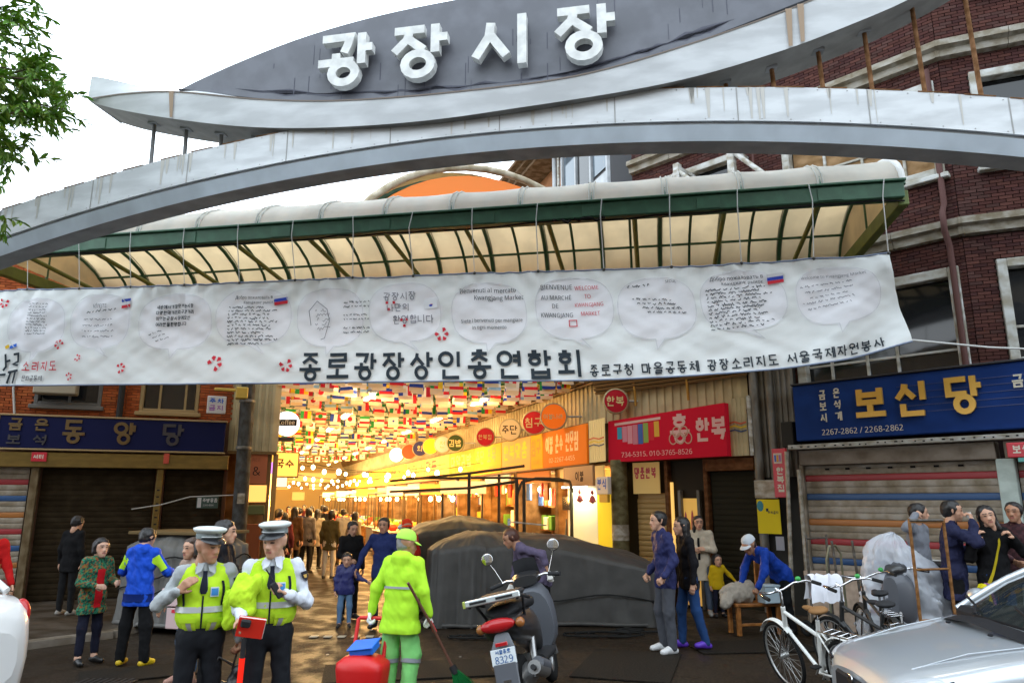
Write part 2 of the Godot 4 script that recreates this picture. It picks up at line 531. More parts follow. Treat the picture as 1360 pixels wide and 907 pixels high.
func latin(m: M, text: String, at: Vector2, h: float, f: Callable, serif := false, width := .0) -> void:
	var key := text + str(serif)
	var t := TextMesh.new()
	var sf := SystemFont.new()
	sf.font_names = PackedStringArray(["Droid Serif" if serif else "Droid Sans"])
	t.font = sf; t.text = text; t.font_size = 32; t.pixel_size = h / 23.0; t.depth = .0; t.curve_step = 4.0
	t.horizontal_alignment = HORIZONTAL_ALIGNMENT_LEFT
	t.vertical_alignment = VERTICAL_ALIGNMENT_CENTER
	var a := t.get_mesh_arrays()
	if a.is_empty() or a[Mesh.ARRAY_VERTEX] == null: return
	var vs: PackedVector3Array = a[Mesh.ARRAY_VERTEX]
	var nr: PackedVector3Array = a[Mesh.ARRAY_NORMAL]
	var ix: PackedInt32Array = a[Mesh.ARRAY_INDEX] if a[Mesh.ARRAY_INDEX] != null else PackedInt32Array(range(vs.size()))
	var mx := .0001
	for p in vs: mx = maxf(mx, p.x)
	var sx := width / mx if width > .0 else 1.0
	for k in range(0, ix.size(), 3):
		if nr[ix[k]].z < .5: continue
		var A: Vector2 = at + Vector2(vs[ix[k]].x * sx, vs[ix[k]].y)
		var B: Vector2 = at + Vector2(vs[ix[k + 1]].x * sx, vs[ix[k + 1]].y)
		var C: Vector2 = at + Vector2(vs[ix[k + 2]].x * sx, vs[ix[k + 2]].y)
		if (B - A).cross(C - A) < .0: m.tri(f.call(A, .0), f.call(C, .0), f.call(B, .0))
		else: m.tri(f.call(A, .0), f.call(B, .0), f.call(C, .0))
func plane(z0: float) -> Callable:
	return func(p: Vector2, l: float) -> Vector3: return Vector3(p.x, p.y, z0 + l)
func scrawl(m: M, at: Vector2, length: float, h: float, w: float, f: Callable, slope := .0) -> void:
	var x := .0
	var pl := PackedVector2Array()
	while x < length:
		if rng.randf() < .17 and pl.size() > 2:
			stroke(m, pl, w, f, .0)
			pl = PackedVector2Array()
			x += h * .8
		pl.append(at + Vector2(x, x * slope + rnd(-.5, .5) * h * (1.6 if rng.randf() < .2 else 1.0)))
		x += h * rnd(.2, .5)
	if pl.size() > 1: stroke(m, pl, w, f, .0)
func bone(a: Vector3, b: Vector3, ra: float, rb: float, axis := Vector3.ZERO, f := 1.0) -> Array: return [a, b, ra, rb, axis, f]
func sdf_at(bones: Array, p: Vector3, kk: float) -> float:
	var s := .0
	for bn in bones:
		var q: Vector3 = p - bn[0]
		var ab: Vector3 = bn[1] - bn[0]
		if bn[5] != 1.0:
			var ax: Vector3 = bn[4]
			q += ax * ((bn[5] - 1.0) * q.dot(ax)); ab += ax * ((bn[5] - 1.0) * ab.dot(ax))
		var h := clampf(q.dot(ab) / maxf(ab.length_squared(), 1e-9), .0, 1.0)
		var d: float = (q - ab * h).length() - lerpf(bn[2], bn[3], h)
		s += exp(-d / kk)
	return -kk * log(maxf(s, 1e-30))
func sdf(m: M, bones: Array, cell: float, kk: float, colf = null, wrinkle := .0, floor_y := -9.0) -> void:
	var lo := Vector3(1e9, 1e9, 1e9)
	var hi := -lo
	for bn in bones:
		var r: float = maxf(bn[2], bn[3]) + 3.0 * kk + cell
		for e in 2:
			lo = lo.min(bn[e] - Vector3(r, r, r)); hi = hi.max(bn[e] + Vector3(r, r, r))
	var nx := int((hi.x - lo.x) / cell) + 2
	var ny := int((hi.y - lo.y) / cell) + 2
	var nz := int((hi.z - lo.z) / cell) + 2
	var S := PackedFloat32Array()
	S.resize(nx * ny * nz)
	var ik := 1.0 / kk
	var far := 5.0 * kk
	for bn in bones:
		var a: Vector3 = bn[0]; var b: Vector3 = bn[1]
		var ra: float = bn[2]; var dr: float = bn[3] - ra
		var ax: Vector3 = bn[4]
		var f1: float = bn[5] - 1.0
		var ab := b - a
		if f1 != .0: ab += ax * (f1 * ab.dot(ax))
		var il := 1.0 / maxf(ab.length_squared(), 1e-9)
		var r := maxf(bn[2], bn[3]) + 3.0 * kk + cell
		var l: Vector3 = (a.min(b) - Vector3(r, r, r) - lo) / cell
		var u: Vector3 = (a.max(b) + Vector3(r, r, r) - lo) / cell
		var x0 := maxi(0, int(l.x)); var x1 := mini(nx - 1, int(u.x) + 1)
		for z in range(maxi(0, int(l.z)), mini(nz - 1, int(u.z) + 1) + 1):
			for y in range(maxi(0, int(l.y)), mini(ny - 1, int(u.y) + 1) + 1):
				var row := (z * ny + y) * nx
				for x in range(x0, x1 + 1):
					var q := Vector3(lo.x + x * cell, lo.y + y * cell, lo.z + z * cell) - a
					if f1 != .0: q += ax * (f1 * q.dot(ax))
					var h := clampf(q.dot(ab) * il, .0, 1.0)
					var d := (q - ab * h).length() - ra - dr * h
					if d < far: S[row + x] += exp(-d * ik)
	for k in S.size():
		var s := S[k]
		S[k] = -kk * log(s) if s > .0 else .9
	var ids := {}
	var lim := 3.0 * cell
	var off := [0, 1, nx, nx + 1, nx * ny, nx * ny + 1, nx * ny + nx, nx * ny + nx + 1]
	var ed := [[0, 1], [2, 3], [4, 5], [6, 7], [0, 2], [1, 3], [4, 6], [5, 7], [0, 4], [1, 5], [2, 6], [3, 7]]
	var cp := [Vector3(0, 0, 0), Vector3(1, 0, 0), Vector3(0, 1, 0), Vector3(1, 1, 0), Vector3(0, 0, 1), Vector3(1, 0, 1), Vector3(0, 1, 1), Vector3(1, 1, 1)]
	var vs := PackedVector3Array()
	var tris := PackedInt32Array()
	for z in nz - 1:
		for y in ny - 1:
			var row := (z * ny + y) * nx
			for x in nx - 1:
				var k := row + x
				if absf(S[k]) > lim: continue
				var cnt := 0
				for o in off:
					if S[k + o] < .0: cnt += 1
				if cnt == 0 or cnt == 8: continue
				var p := Vector3()
				var hits := 0
				for e in ed:
					var d1 := S[k + off[e[0]]]; var d2 := S[k + off[e[1]]]
					if (d1 < .0) != (d2 < .0):
						p += (cp[e[0]] as Vector3).lerp(cp[e[1]], d1 / (d1 - d2)); hits += 1
				ids[k] = vs.size()
				vs.append(lo + (Vector3(x, y, z) + p / hits) * cell)
	for k in ids:
		var ins: bool = S[k] < .0
		for e in 3:
			var o: int = [1, nx, nx * ny][e]
			if (S[k + o] < .0) == ins: continue
			var u: int = [nx, nx * ny, 1][e]
			var w: int = [nx * ny, 1, nx][e]
			if not (ids.has(k - u) and ids.has(k - w) and ids.has(k - u - w)): continue
			var A: int = ids[k]; var B: int = ids[k - u]; var C: int = ids[k - u - w]; var D: int = ids[k - w]
			if ins: tris.append_array(PackedInt32Array([A, B, C, A, C, D]))
			else: tris.append_array(PackedInt32Array([A, C, B, A, D, C]))
	var nr := PackedVector3Array()
	nr.resize(vs.size())
	for t in range(0, tris.size(), 3):
		var nn := (vs[tris[t + 1]] - vs[tris[t]]).cross(vs[tris[t + 2]] - vs[tris[t]])
		nr[tris[t]] += nn; nr[tris[t + 1]] += nn; nr[tris[t + 2]] += nn
	if wrinkle > .0:
		for k in vs.size():
			var p := vs[k] + m.xf.origin
			vs[k] += nr[k].normalized() * wrinkle * (noise.get_noise_3d(p.x * 700, p.y * 420, p.z * 700) + .6 * noise.get_noise_3d(p.x * 1500 + 90, p.y * 1100, p.z * 1500))
		nr.fill(Vector3())
		for t in range(0, tris.size(), 3):
			var nn := (vs[tris[t + 1]] - vs[tris[t]]).cross(vs[tris[t + 2]] - vs[tris[t]])
			nr[tris[t]] += nn; nr[tris[t + 1]] += nn; nr[tris[t + 2]] += nn
	if floor_y > -8.0:
		for k in vs.size(): vs[k].y = maxf(vs[k].y, floor_y + .3 * minf(.0, vs[k].y - floor_y) * .3)
		nr.fill(Vector3())
		for t in range(0, tris.size(), 3):
			var nn := (vs[tris[t + 1]] - vs[tris[t]]).cross(vs[tris[t + 2]] - vs[tris[t]])
			nr[tris[t]] += nn; nr[tris[t + 1]] += nn; nr[tris[t + 2]] += nn
	var base := m.v.size()
	for k in vs.size():
		if colf != null: m.col = colf.call(vs[k])
		m.vert(vs[k], nr[k])
	for t in range(0, tris.size(), 3):
		m.i.append_array(PackedInt32Array([base + tris[t], base + tris[t + 2], base + tris[t + 1]]))
	m.col = Color(1, 1, 1)
func patch(m: M, bones: Array, kk: float, o: Vector3, t: Vector3, fz: Vector3, lx: Vector3, a0: float, a1: float, y0: float, y1: float, off: float, nu := 8, nv := 2) -> void:
	var rows := []
	for j in nv + 1:
		var row := PackedVector3Array()
		for k in nu + 1:
			var an := lerpf(a0, a1, float(k) / nu)
			var c := o + t * lerpf(y0, y1, float(j) / nv)
			var d := fz * cos(an) + lx * sin(an)
			var l := .02; var h := .02
			while h < .5 and sdf_at(bones, c + d * h, kk) < .0: h += .02
			l = h - .02
			for it in 6:
				var mid := (l + h) * .5
				if sdf_at(bones, c + d * mid, kk) < .0: l = mid
				else: h = mid
			row.append(c + d * (h + off))
		rows.append(row)
	m.grid(rows)
func hand_bones(w: Vector3, d: Vector3, n: Vector3, k: float, curl: float, left: bool) -> Array:
	d = d.normalized()
	n = (n - d * n.dot(d)).normalized()
	var s := d.cross(n) * (1.0 if left else -1.0)
	var o := []
	for f in 4:
		var sp: float = [.027, .009, -.009, -.026][f] * k
		var ln: float = [.94, 1.04, .98, .78][f] * k
		var kn := w + d * (.088 if f < 3 else .08) * k + s * sp
		o.append(bone(w + d * .01 * k + s * sp * .5, kn, .0135 * k, .0105 * k))
		var c1 := curl * (.75 + .12 * f)
		var d1 := (d * cos(c1) + n * sin(c1) + s * sp * 1.5).normalized()
		var d2 := d * cos(c1 * 1.9) + n * sin(c1 * 1.9)
		var j := kn + d1 * .042 * ln
		var j2 := j + d2 * .026 * ln
		var d3 := d * cos(c1 * 2.5) + n * sin(c1 * 2.5)
		o.append(bone(kn, j, .0095 * k, .0085 * k))
		o.append(bone(j, j2, .0085 * k, .0078 * k))
		o.append(bone(j2, j2 + d3 * .02 * ln, .0078 * k, .0065 * k))
	var tb := w + d * .02 * k + s * .026 * k
	var td := (d * .72 + s * .6 + n * (.2 + .3 * curl)).normalized()
	var tj := tb + td * .042 * k
	o.append(bone(w + d * .01 * k + s * .012 * k, tb, .014 * k, .0135 * k))
	o.append(bone(tb, tj, .0125 * k, .0105 * k))
	o.append(bone(tj, tj + (td * .8 + d * .4 + n * .3 * curl).normalized() * .03 * k, .0105 * k, .0085 * k))
	return o
const SKIN := Color(.52, .29, .19)
const SKIN2 := Color(.40, .20, .12)
func person(label: String, at: Vector3, yaw: float, s: Dictionary, group := "", category := "person") -> Dictionary:
	var o := thing("person", label, category, Transform3D(Basis(Vector3.UP, deg_to_rad(yaw)), at), group)
	var k: float = s.get("h", 1.72) / 1.75
	var g: float = s.get("girth", 1.0) * k
	var q: float = s.get("cell", 1.0)          # coarseness
	var lean: float = deg_to_rad(s.get("lean", 2.0))
	var tw: float = deg_to_rad(s.get("twist", .0))
	var side: float = deg_to_rad(s.get("side", .0))
	var H := Vector3(0, .93 * k, 0)
	var t := Vector3(sin(side), cos(lean) * cos(side), sin(lean)).normalized()
	var lx := Vector3(cos(tw), 0, -sin(tw))
	lx = (lx - t * lx.dot(t)).normalized()
	var fz := lx.cross(t).normalized()
	var hx := Vector3(1, 0, 0)
	var sw: float = s.get("shoulders", .178) * k
	var S := H + t * .495 * k
	var shl := [S - lx * sw, S + lx * sw]       # 0 right, 1 left
	var nb := H + t * .56 * k
	var up := t.lerp(Vector3.UP, .55)
	var hc := nb + up.normalized() * .135 * k + fz * (.035 + .05 * sin(lean)) * k
	var hb := Basis(Vector3.UP, deg_to_rad(s.get("hy", .0)) + tw) * Basis(Vector3.RIGHT, deg_to_rad(s.get("hp", .0))) * Basis(Vector3.BACK, deg_to_rad(s.get("hr", .0)))
	if s.has("hz"): hc += Vector3(s.hz)
	var arms := [s.get("ra", [Vector3(-.2, -1, -.05), Vector3(-.06, -1, .18)]), s.get("la", [Vector3(.2, -1, -.05), Vector3(.06, -1, .18)])]
	var legs := [s.get("rl", [Vector3(-.06, -1, .02), Vector3(-.02, -1, -.03)]), s.get("ll", [Vector3(.06, -1, .02), Vector3(.02, -1, -.03)])]
	var el := []; var wr := []; var kn := []; var an := []; var hp_ := []; var wd := []
	for e in 2:
		var b := Basis(lx, t, fz) if s.get("arms_local", true) else Basis()
		var u: Vector3 = (b * (arms[e][0] as Vector3)).normalized()
		var f: Vector3 = (b * (arms[e][1] as Vector3)).normalized()
		el.append(shl[e] + u * .29 * k); wr.append(el[e] + f * .25 * k); wd.append(f)
		var hj := H + hx * (-.088 if e == 0 else .088) * k
		hp_.append(hj)
		kn.append(hj + (legs[e][0] as Vector3).normalized() * .43 * k)
		an.append(kn[e] + (legs[e][1] as Vector3).normalized() * .42 * k)
	var drop := minf(an[0].y, an[1].y) - .085 * k
	var sh := Vector3(0, -drop, 0)
	H += sh; S += sh; nb += sh; hc += sh
	for e in 2:
		shl[e] += sh; el[e] += sh; wr[e] += sh; kn[e] += sh; an[e] += sh; hp_[e] += sh
	var B := [
		bone(H - hx * .05 * k, H + hx * .05 * k, .10 * g, .10 * g, fz, 1.2), bone(H, H + t * .4 * k, .10 * g, .10 * g, fz, 1.25),
		bone(shl[0] + lx * .04 * k, shl[1] - lx * .04 * k, .05 * k, .05 * k), bone(S, nb + up * .05 * k + fz * .01, .062 * k, .053 * k)]
	for e in 2:
		B.append_array([bone(shl[e], el[e], .039 * k, .031 * k), bone(el[e], wr[e], .031 * k, .023 * k), bone(hp_[e], kn[e], .078 * k, .05 * k), bone(kn[e], an[e], .05 * k, .034 * k),
			bone(an[e], an[e] + Vector3(0, -.05, .1) * k, .036 * k, .022 * k)])
	var skin: Color = s.get("skin", SKIN)
	var bm := M.new()
	bm.col = skin
	sdf(bm, B, .024 * maxf(1.0, q * .8), .018, func(_p): return skin)
	var hk: float = s.get("head", 1.0) * lerpf(1.0, k, .5)
	var ht := Transform3D(hb, hc)
	var Hd := []
	for a in [[[0, .03, -.022], [0, .035, .02], .083, .08], [[0, -.02, .03], [0, -.078, .052], .058, .036], [[-.036, -.03, .042], [-.03, -.06, .048], .034, .026], [[.036, -.03, .042], [.03, -.06, .048], .034, .026],
			[[0, .012, .088], [0, -.026, .107], .009, .0145], [[-.012, -.03, .096], [.012, -.03, .096], .009, .009], [[-.04, .032, .07], [-.008, .034, .086], .012, .011], [[.008, .034, .086], [.04, .032, .07], .011, .012],
			[[-.079, -.018, -.008], [-.083, .022, -.014], .010, .013], [[.079, -.018, -.008], [.083, .022, -.014], .010, .013], [[-.016, -.058, .087], [.016, -.058, .087], .0075, .0075],
			[[-.013, -.067, .084], [.013, -.067, .084], .008, .008], [[-.008, -.098, .07], [.008, -.098, .07], .021, .021], [[0, -.04, -.02], [0, -.15, -.035], .056, .054]]:
		Hd.append(bone(ht * (Vector3(a[0][0], a[0][1], a[0][2]) * hk), ht * (Vector3(a[1][0], a[1][1], a[1][2]) * hk), a[2] * hk, a[3] * hk))
	Hd.append(bone(ht * (Vector3(0, -.13, -.035) * hk), nb - t * .01 * k, .054 * hk, .058 * hk))
	var inv := ht.affine_inverse()
	var ageing: float = s.get("shade", 1.0)
	var face := func(p: Vector3) -> Color:
		var c: Vector3 = (inv * p) / hk
		if c.z > .05:
			var ex := absf(c.x) - .031
			if ex * ex / .00028 + (c.y - .013) * (c.y - .013) / .00005 < 1.0: return Color(.03, .02, .018)
			if absf(ex) < .021 and absf(c.y - .037) < .0055: return Color(.05, .03, .022)
			if absf(c.x) < .024 and absf(c.y + .0625) < .008 and c.z > .078: return Color(.36, .12, .10)
			if absf(c.x) > .02 and absf(c.x) < .055 and c.y < -.005 and c.y > -.05: return skin * Color(1.04, .92, .9)
		return skin * ageing
	sdf(bm, Hd, .0065 * q * (1.0 if q < 1.5 else 1.2), .0085, face)
	var curls: Array = s.get("curl", [.5, .5])
	var hdirs: Array = s.get("hands", [null, null])
	var palms: Array = s.get("palms", [null, null])
	var hm := M.new()
	for e in 2:
		var dd: Vector3 = wd[e] if hdirs[e] == null else (hdirs[e] as Vector3).normalized()
		var pn: Vector3 = (lx if e == 0 else -lx) if palms[e] == null else palms[e]
		if s.get("gloves", false):
			sdf(hm, hand_bones(wr[e], dd, pn, k * 1.06, curls[e], e == 1), .006 * q, .006)
		else: sdf(bm, hand_bones(wr[e], dd, pn, k, curls[e], e == 1), .0055 * q, .005, func(_p): return skin)
	part("body", bm, mat("skin", Color(1, 1, 1), .55), o)
	if s.get("gloves", false): part("gloves", hm, mat("glove_cotton", Color(.75, .74, .7), .9), o)
	var tr: float = s.get("leg", 1.0)
	var T := [bone(H - hx * .055 * k, H + hx * .055 * k, .122 * g, .122 * g, Vector3.BACK, 1.2), bone(H, H + t * (.15 if s.get("tuck", false) else .1) * k, .12 * g, .116 * g, fz, 1.2)]
	for e in 2:
		var lk: Vector3 = an[e].lerp(kn[e], s.get("cuff", .0))
		T.append(bone(hp_[e], kn[e], .093 * g, .066 * k * tr)); T.append(bone(kn[e], lk, .066 * k * tr, .054 * k * tr))
	var tm := M.new()
	sdf(tm, T, .017 * maxf(1.0, q * .9), .015, s.get("trouser_colours"), .012 * k)
	part("trousers", tm, s.trousers, o)
	for e in 2:
		var toe: float = deg_to_rad(s.get("toes", [-12.0, 12.0])[e])
		var fd := Vector3(sin(toe), 0, cos(toe))
		var raise: float = s.get("heel", [.0, .0])[e]
		var heel: Vector3 = an[e] - fd * .045 * k
		var tip: Vector3 = an[e] + fd * .155 * k
		heel.y = an[e].y - .045 * k; tip.y = an[e].y - (.05 + raise) * k
		var sm := M.new()
		sdf(sm, [bone(heel, tip, .037 * k, .034 * k), bone(an[e] + Vector3(0, .0, 0), an[e] + Vector3(0, -.03, .02) * k, .042 * k, .042 * k), bone(an[e].lerp(tip, .4), tip - fd * .02, .046 * k, .04 * k, Vector3.UP, 1.25)], .012 * q, .008)
		part("shoe", sm, s.shoes, o)
	var jl: float = s.get("hem", .1) * k
	var bulk: float = s.get("bulk", 1.0)
	var J := [bone(H - lx * .06 * k, H + lx * .06 * k, .13 * g * bulk, .13 * g * bulk, fz, 1.2), bone(H + t * .18 * k - lx * .05 * k, H + t * .18 * k + lx * .05 * k, .122 * g * bulk, .122 * g * bulk, fz, 1.2),
		bone(H + t * .36 * k - lx * .07 * k, H + t * .36 * k + lx * .07 * k, .122 * g * bulk, .122 * g * bulk, fz, 1.2), bone(H, H + t * .36 * k, .125 * g * bulk, .125 * g * bulk, fz, 1.2),
		bone(shl[0] + lx * .03 * k, shl[1] - lx * .03 * k, .064 * k * bulk, .064 * k * bulk), bone(S, nb + fz * .005, .08 * k, .066 * k * s.get("collar", 1.0))]
	if s.get("tuck", false): J[0] = bone(H + t * .165 * k - lx * .06 * k, H + t * .165 * k + lx * .06 * k, .122 * g, .122 * g, fz, 1.2); J[3] = bone(H + t * .17 * k, H + t * .36 * k, .12 * g, .122 * g, fz, 1.2)
	if jl > .2: J.append(bone(H, H + (Vector3.DOWN * .7 - t * .3).normalized() * jl, .15 * g, .155 * g, fz, 1.2))
	if jl > .0:
		var hd := (Vector3.DOWN * .7 - t * .3).normalized()
		J.append(bone(H + hd * jl - hx * .065 * k, H + hd * jl + hx * .065 * k, .128 * g * bulk * s.get("flare", 1.0), .128 * g * bulk * s.get("flare", 1.0), fz, 1.2))
	var V := J.duplicate()
	for e in 2:
		var cuff: Vector3 = wr[e].lerp(el[e], s.get("sleeve", .02))
		J.append(bone(shl[e], el[e], .060 * k * bulk * s.get("arm", 1.0), .052 * k * bulk * s.get("arm", 1.0)))
		if s.get("sleeve", .02) < .95: J.append(bone(el[e], cuff, .052 * k * bulk * s.get("arm", 1.0), .042 * k * bulk))
	if s.get("hood", false):
		J.append_array([bone(nb - fz * .07 * k - lx * .05 * k, nb - fz * .07 * k + lx * .05 * k, .055 * k, .055 * k), bone(nb - fz * .08 * k - t * .02, nb - fz * .095 * k - t * .12 * k, .06 * k, .035 * k, lx, .7),
			bone(nb - lx * .07 * k - fz * .03, nb - lx * .06 * k + fz * .05 * k - t * .02, .035 * k, .03 * k), bone(nb + lx * .07 * k - fz * .03, nb + lx * .06 * k + fz * .05 * k - t * .02, .035 * k, .03 * k)])
	var jm := M.new()
	var jk := .016
	sdf(jm, J, .0145 * maxf(1.0, q), jk, s.get("top_colours"), s.get("wrinkle", .016) * k, H.y - .7 * jl - .075 * k if jl > .0 and s.get("lean", 2.0) < 20.0 else -9.0)
	part(s.get("top_name", "jacket"), jm, s.top, o)
	var hair: String = s.get("hair", "short")
	if hair != "none":
		var hl := [[[0, .045, -.03], [0, .05, -.005], .090, .088], [[0, -.01, -.05], [0, .03, -.045], .07, .078]]
		if hair != "cropped" and hair != "nape": hl.append_array([[[-.045, .085, .045], [.045, .085, .045], .026, .026], [[-.062, .03, .012], [-.068, -.01, -.012], .03, .022], [[.062, .03, .012], [.068, -.01, -.012], .03, .022]])
		if hair == "nape": hl = [[[0, -.015, -.045], [0, .02, -.05], .068, .066]]
		if hair == "long": hl.append_array([[[-.06, 0, -.035], [-.072, -.16, -.03], .04, .035], [[.06, 0, -.035], [.072, -.16, -.03], .04, .035], [[0, -.03, -.06], [0, -.2, -.075], .062, .055]])
		if hair == "bob": hl.append_array([[[-.068, .02, -.01], [-.074, -.075, .005], .032, .026], [[.068, .02, -.01], [.074, -.075, .005], .032, .026], [[0, -.02, -.06], [0, -.09, -.055], .06, .05]])
		if hair == "perm": hl.append_array([[[-.07, .05, -.01], [-.078, -.04, -.01], .038, .034], [[.07, .05, -.01], [.078, -.04, -.01], .038, .034], [[0, .08, .0], [0, .09, .03], .05, .045], [[0, -.02, -.065], [0, -.06, -.06], .06, .05]])
		var hm2 := M.new()
		var hbn := []
		for a in hl: hbn.append(bone(ht * (Vector3(a[0][0], a[0][1], a[0][2]) * hk), ht * (Vector3(a[1][0], a[1][1], a[1][2]) * hk), a[2] * hk, a[3] * hk))
		sdf(hm2, hbn, .009 * q, .008, null, .012)
		part("hair", hm2, s.get("hair_mat", mat("hair_black", Color(.012, .010, .010), .45)), o)
	return {"o": o, "H": H, "t": t, "lx": lx, "fz": fz, "V": V, "J": J, "k": k, "g": g, "ht": ht, "hk": hk, "wr": wr, "el": el, "shl": shl, "nb": nb, "wd": wd, "kn": kn, "an": an, "hip": hp_, "T": T}
func cap(pr: Dictionary, mt: Material, called := "cap", back := false) -> void:
	var m := M.new()
	var hk: float = pr.hk
	m.xf = pr.ht * Transform3D(Basis(Vector3.UP, PI if back else .0), Vector3())
	m.lathe([Vector2(.0, .158), Vector2(.035, .155), Vector2(.072, .138), Vector2(.094, .104), Vector2(.101, .066), Vector2(.102, .044), Vector2(.097, .044)].map(func(p): return p * hk), 20, Vector3(0, 0, -.02), Basis.from_scale(Vector3(.94, 1, 1.1)))
	var rows := []
	for r in 4:
		var row := PackedVector3Array()
		for a in 11:
			var an := lerpf(-1.15, 1.15, a / 10.0)
			var rr: float = .094 + [.0, .03, .055, .07][r] * cos(an * .9)
			row.append(Vector3(sin(an) * rr, .056 - .012 * r * cos(an) - .02 * absf(sin(an)), cos(an) * rr - .004) * hk)
		rows.append(row)
	m.grid(rows)
	part(called, m, mt, pr.o)
func arch_y(s: float) -> float:
	var c := -.15
	return 6.57 - 26.0 + sqrt(26.0 * 26.0 - (s - c) * (s - c))
func sweep(m: M, prof: Array, s0: float, s1: float, n: int, yf: Callable) -> void:
	for e in prof.size():
		var a: Vector2 = prof[e]; var b: Vector2 = prof[(e + 1) % prof.size()]
		var rows := []
		for k in n + 1:
			var s := lerpf(s0, s1, float(k) / n)
			rows.append(PackedVector3Array([Vector3(s, yf.call(s) + a.x, a.y), Vector3(s, yf.call(s) + b.x, b.y)]))
		m.grid(rows)
func outline_y(pts: Array, x: float) -> float:
	for k in pts.size() - 1:
		if x <= pts[k + 1].x or k == pts.size() - 2:
			var a: Vector2 = pts[maxi(0, k - 1)]; var b: Vector2 = pts[k]; var c: Vector2 = pts[k + 1]; var d: Vector2 = pts[mini(pts.size() - 1, k + 2)]
			var u := clampf((x - b.x) / (c.x - b.x), 0, 1)
			var m1 := (c.y - a.y) / maxf(c.x - a.x, 1e-4) * (c.x - b.x)
			var m2 := (d.y - b.y) / maxf(d.x - b.x, 1e-4) * (c.x - b.x)
			var u2 := u * u; var u3 := u2 * u
			return (2 * u3 - 3 * u2 + 1) * b.y + (u3 - 2 * u2 + u) * m1 + (-2 * u3 + 3 * u2) * c.y + (u3 - u2) * m2
	return .0
func streaks(m: M, s0: float, s1: float, n: int, yf: Callable, z: float, hmax: float) -> void:
	for k in n:
		var s := rnd(s0, s1)
		var w := rnd(.006, .03)
		var h := rnd(.25, 1.0) * hmax
		var y: float = yf.call(s) - .004
		m.quad(Vector3(s - w * .35, y - h, z), Vector3(s + w * .35, y - h, z), Vector3(s + w, y, z), Vector3(s - w, y, z))
func gate() -> void:
	var g := thing("gate_arch", "wide white steel arch spanning the market entrance below the dark sign", "arch", FG)
	var white := mat("gate_paint", Color(.66, .685, .705), .42, .0, "blotch", Vector3(.25, .9, .25))
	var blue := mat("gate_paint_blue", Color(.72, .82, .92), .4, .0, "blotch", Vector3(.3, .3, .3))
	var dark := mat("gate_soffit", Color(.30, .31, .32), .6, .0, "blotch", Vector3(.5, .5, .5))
	var rust := mat("rust", Color(.23, .12, .06), .9, .0, "grime", Vector3(2, 2, 2))
	var stain := mat("rust_stain", Color(.53, .515, .48), .6)
	var yf := func(s: float) -> float: return arch_y(s)
	var m := M.new(); sweep(m, [Vector2(0, 0), Vector2(-.41, 0), Vector2(-.41, -.42), Vector2(0, -.42)], -10.5, 10.0, 90, yf)
	part("upper_band", m, white, g)
	m = M.new(); sweep(m, [Vector2(-.413, -.03), Vector2(-.445, -.03), Vector2(-.445, -.4), Vector2(-.413, -.4)], -10.5, 10.0, 90, yf)
	part("groove", m, dark, g)
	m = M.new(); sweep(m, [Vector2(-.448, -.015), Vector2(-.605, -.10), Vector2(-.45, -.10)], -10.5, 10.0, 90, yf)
	part("lower_band", m, blue, g)
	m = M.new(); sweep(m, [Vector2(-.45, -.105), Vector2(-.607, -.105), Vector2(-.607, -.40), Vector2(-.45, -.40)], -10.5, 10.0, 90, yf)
	part("soffit", m, dark, g)
	for k in 15:
		var s := -9.6 + k * 1.35
		var y := arch_y(s)
		part("panel_joint", M.new().box(Vector3(s, y - .205, .001), Vector3(.012, .405, .006)), mat("joint_grey", Color(.33, .33, .32), .8), g)
	m = M.new(); streaks(m, -8.5, 9.0, 75, yf, .004, .39)
	stuff(part("rust_streaks", m, stain, g))
	m = M.new()
	for k in 40:
		var s := -9.0 + k * .45 + rnd(-.05, .05)
		m.box(Vector3(s, arch_y(s) + .006, -.02), Vector3(.3, .012, .05), .0, Basis(Vector3.BACK, -(s + .25) / 29.0))
	stuff(part("top_edge", m, rust, g))
	m = M.new()
	for k in 60:
		var s := -8.9 + k * .3
		for dy in [-.025, -.385]: m.ball(Vector3(s, arch_y(s) + dy, .002), Vector3(.008, .008, .004), 6, 4)
	stuff(part("rivets", m, mat("rivet_grey", Color(.42, .42, .42), .5, .5), g))
	for s in [-10.2, 9.7]:
		part("column", M.new().box(Vector3(s, arch_y(s) * .5 - .25, -.375), Vector3(.9, arch_y(s) - .5, .74), .03), white, g)
	var L := thing("market_sign", "leaf-shaped white sign with dark panel and raised white market lettering", "sign", FG)
	var bot := [Vector2(-5.76, 7.14), Vector2(-5.39, 7.0), Vector2(-4.41, 6.73), Vector2(-3.38, 6.51), Vector2(-2.3, 6.38), Vector2(-.9, 6.33), Vector2(.71, 6.41), Vector2(1.96, 6.54), Vector2(3.07, 6.79), Vector2(3.81, 7.03), Vector2(4.41, 7.26), Vector2(5.2, 7.66), Vector2(5.8, 8.05)]
	var rid := [Vector2(-5.76, 7.15), Vector2(-5.2, 7.16), Vector2(-4.46, 7.10), Vector2(-3.21, 6.84), Vector2(-2.09, 6.69), Vector2(-.55, 6.63), Vector2(.72, 6.67), Vector2(1.93, 6.91), Vector2(3.4, 7.34), Vector2(4.6, 7.86), Vector2(5.8, 8.46)]
	var top := [Vector2(-5.76, 7.5), Vector2(-5.6, 7.46), Vector2(-4.63, 7.17), Vector2(-4.2, 7.14), Vector2(-3.21, 6.90), Vector2(-2.09, 6.74), Vector2(-.55, 6.67), Vector2(.72, 6.72), Vector2(1.93, 6.98), Vector2(3.36, 7.41), Vector2(4.6, 7.95), Vector2(5.8, 8.6)]
	var rows_f := []; var rows_r := []; var rows_s := []; var rows_b := []; var rows_t := []
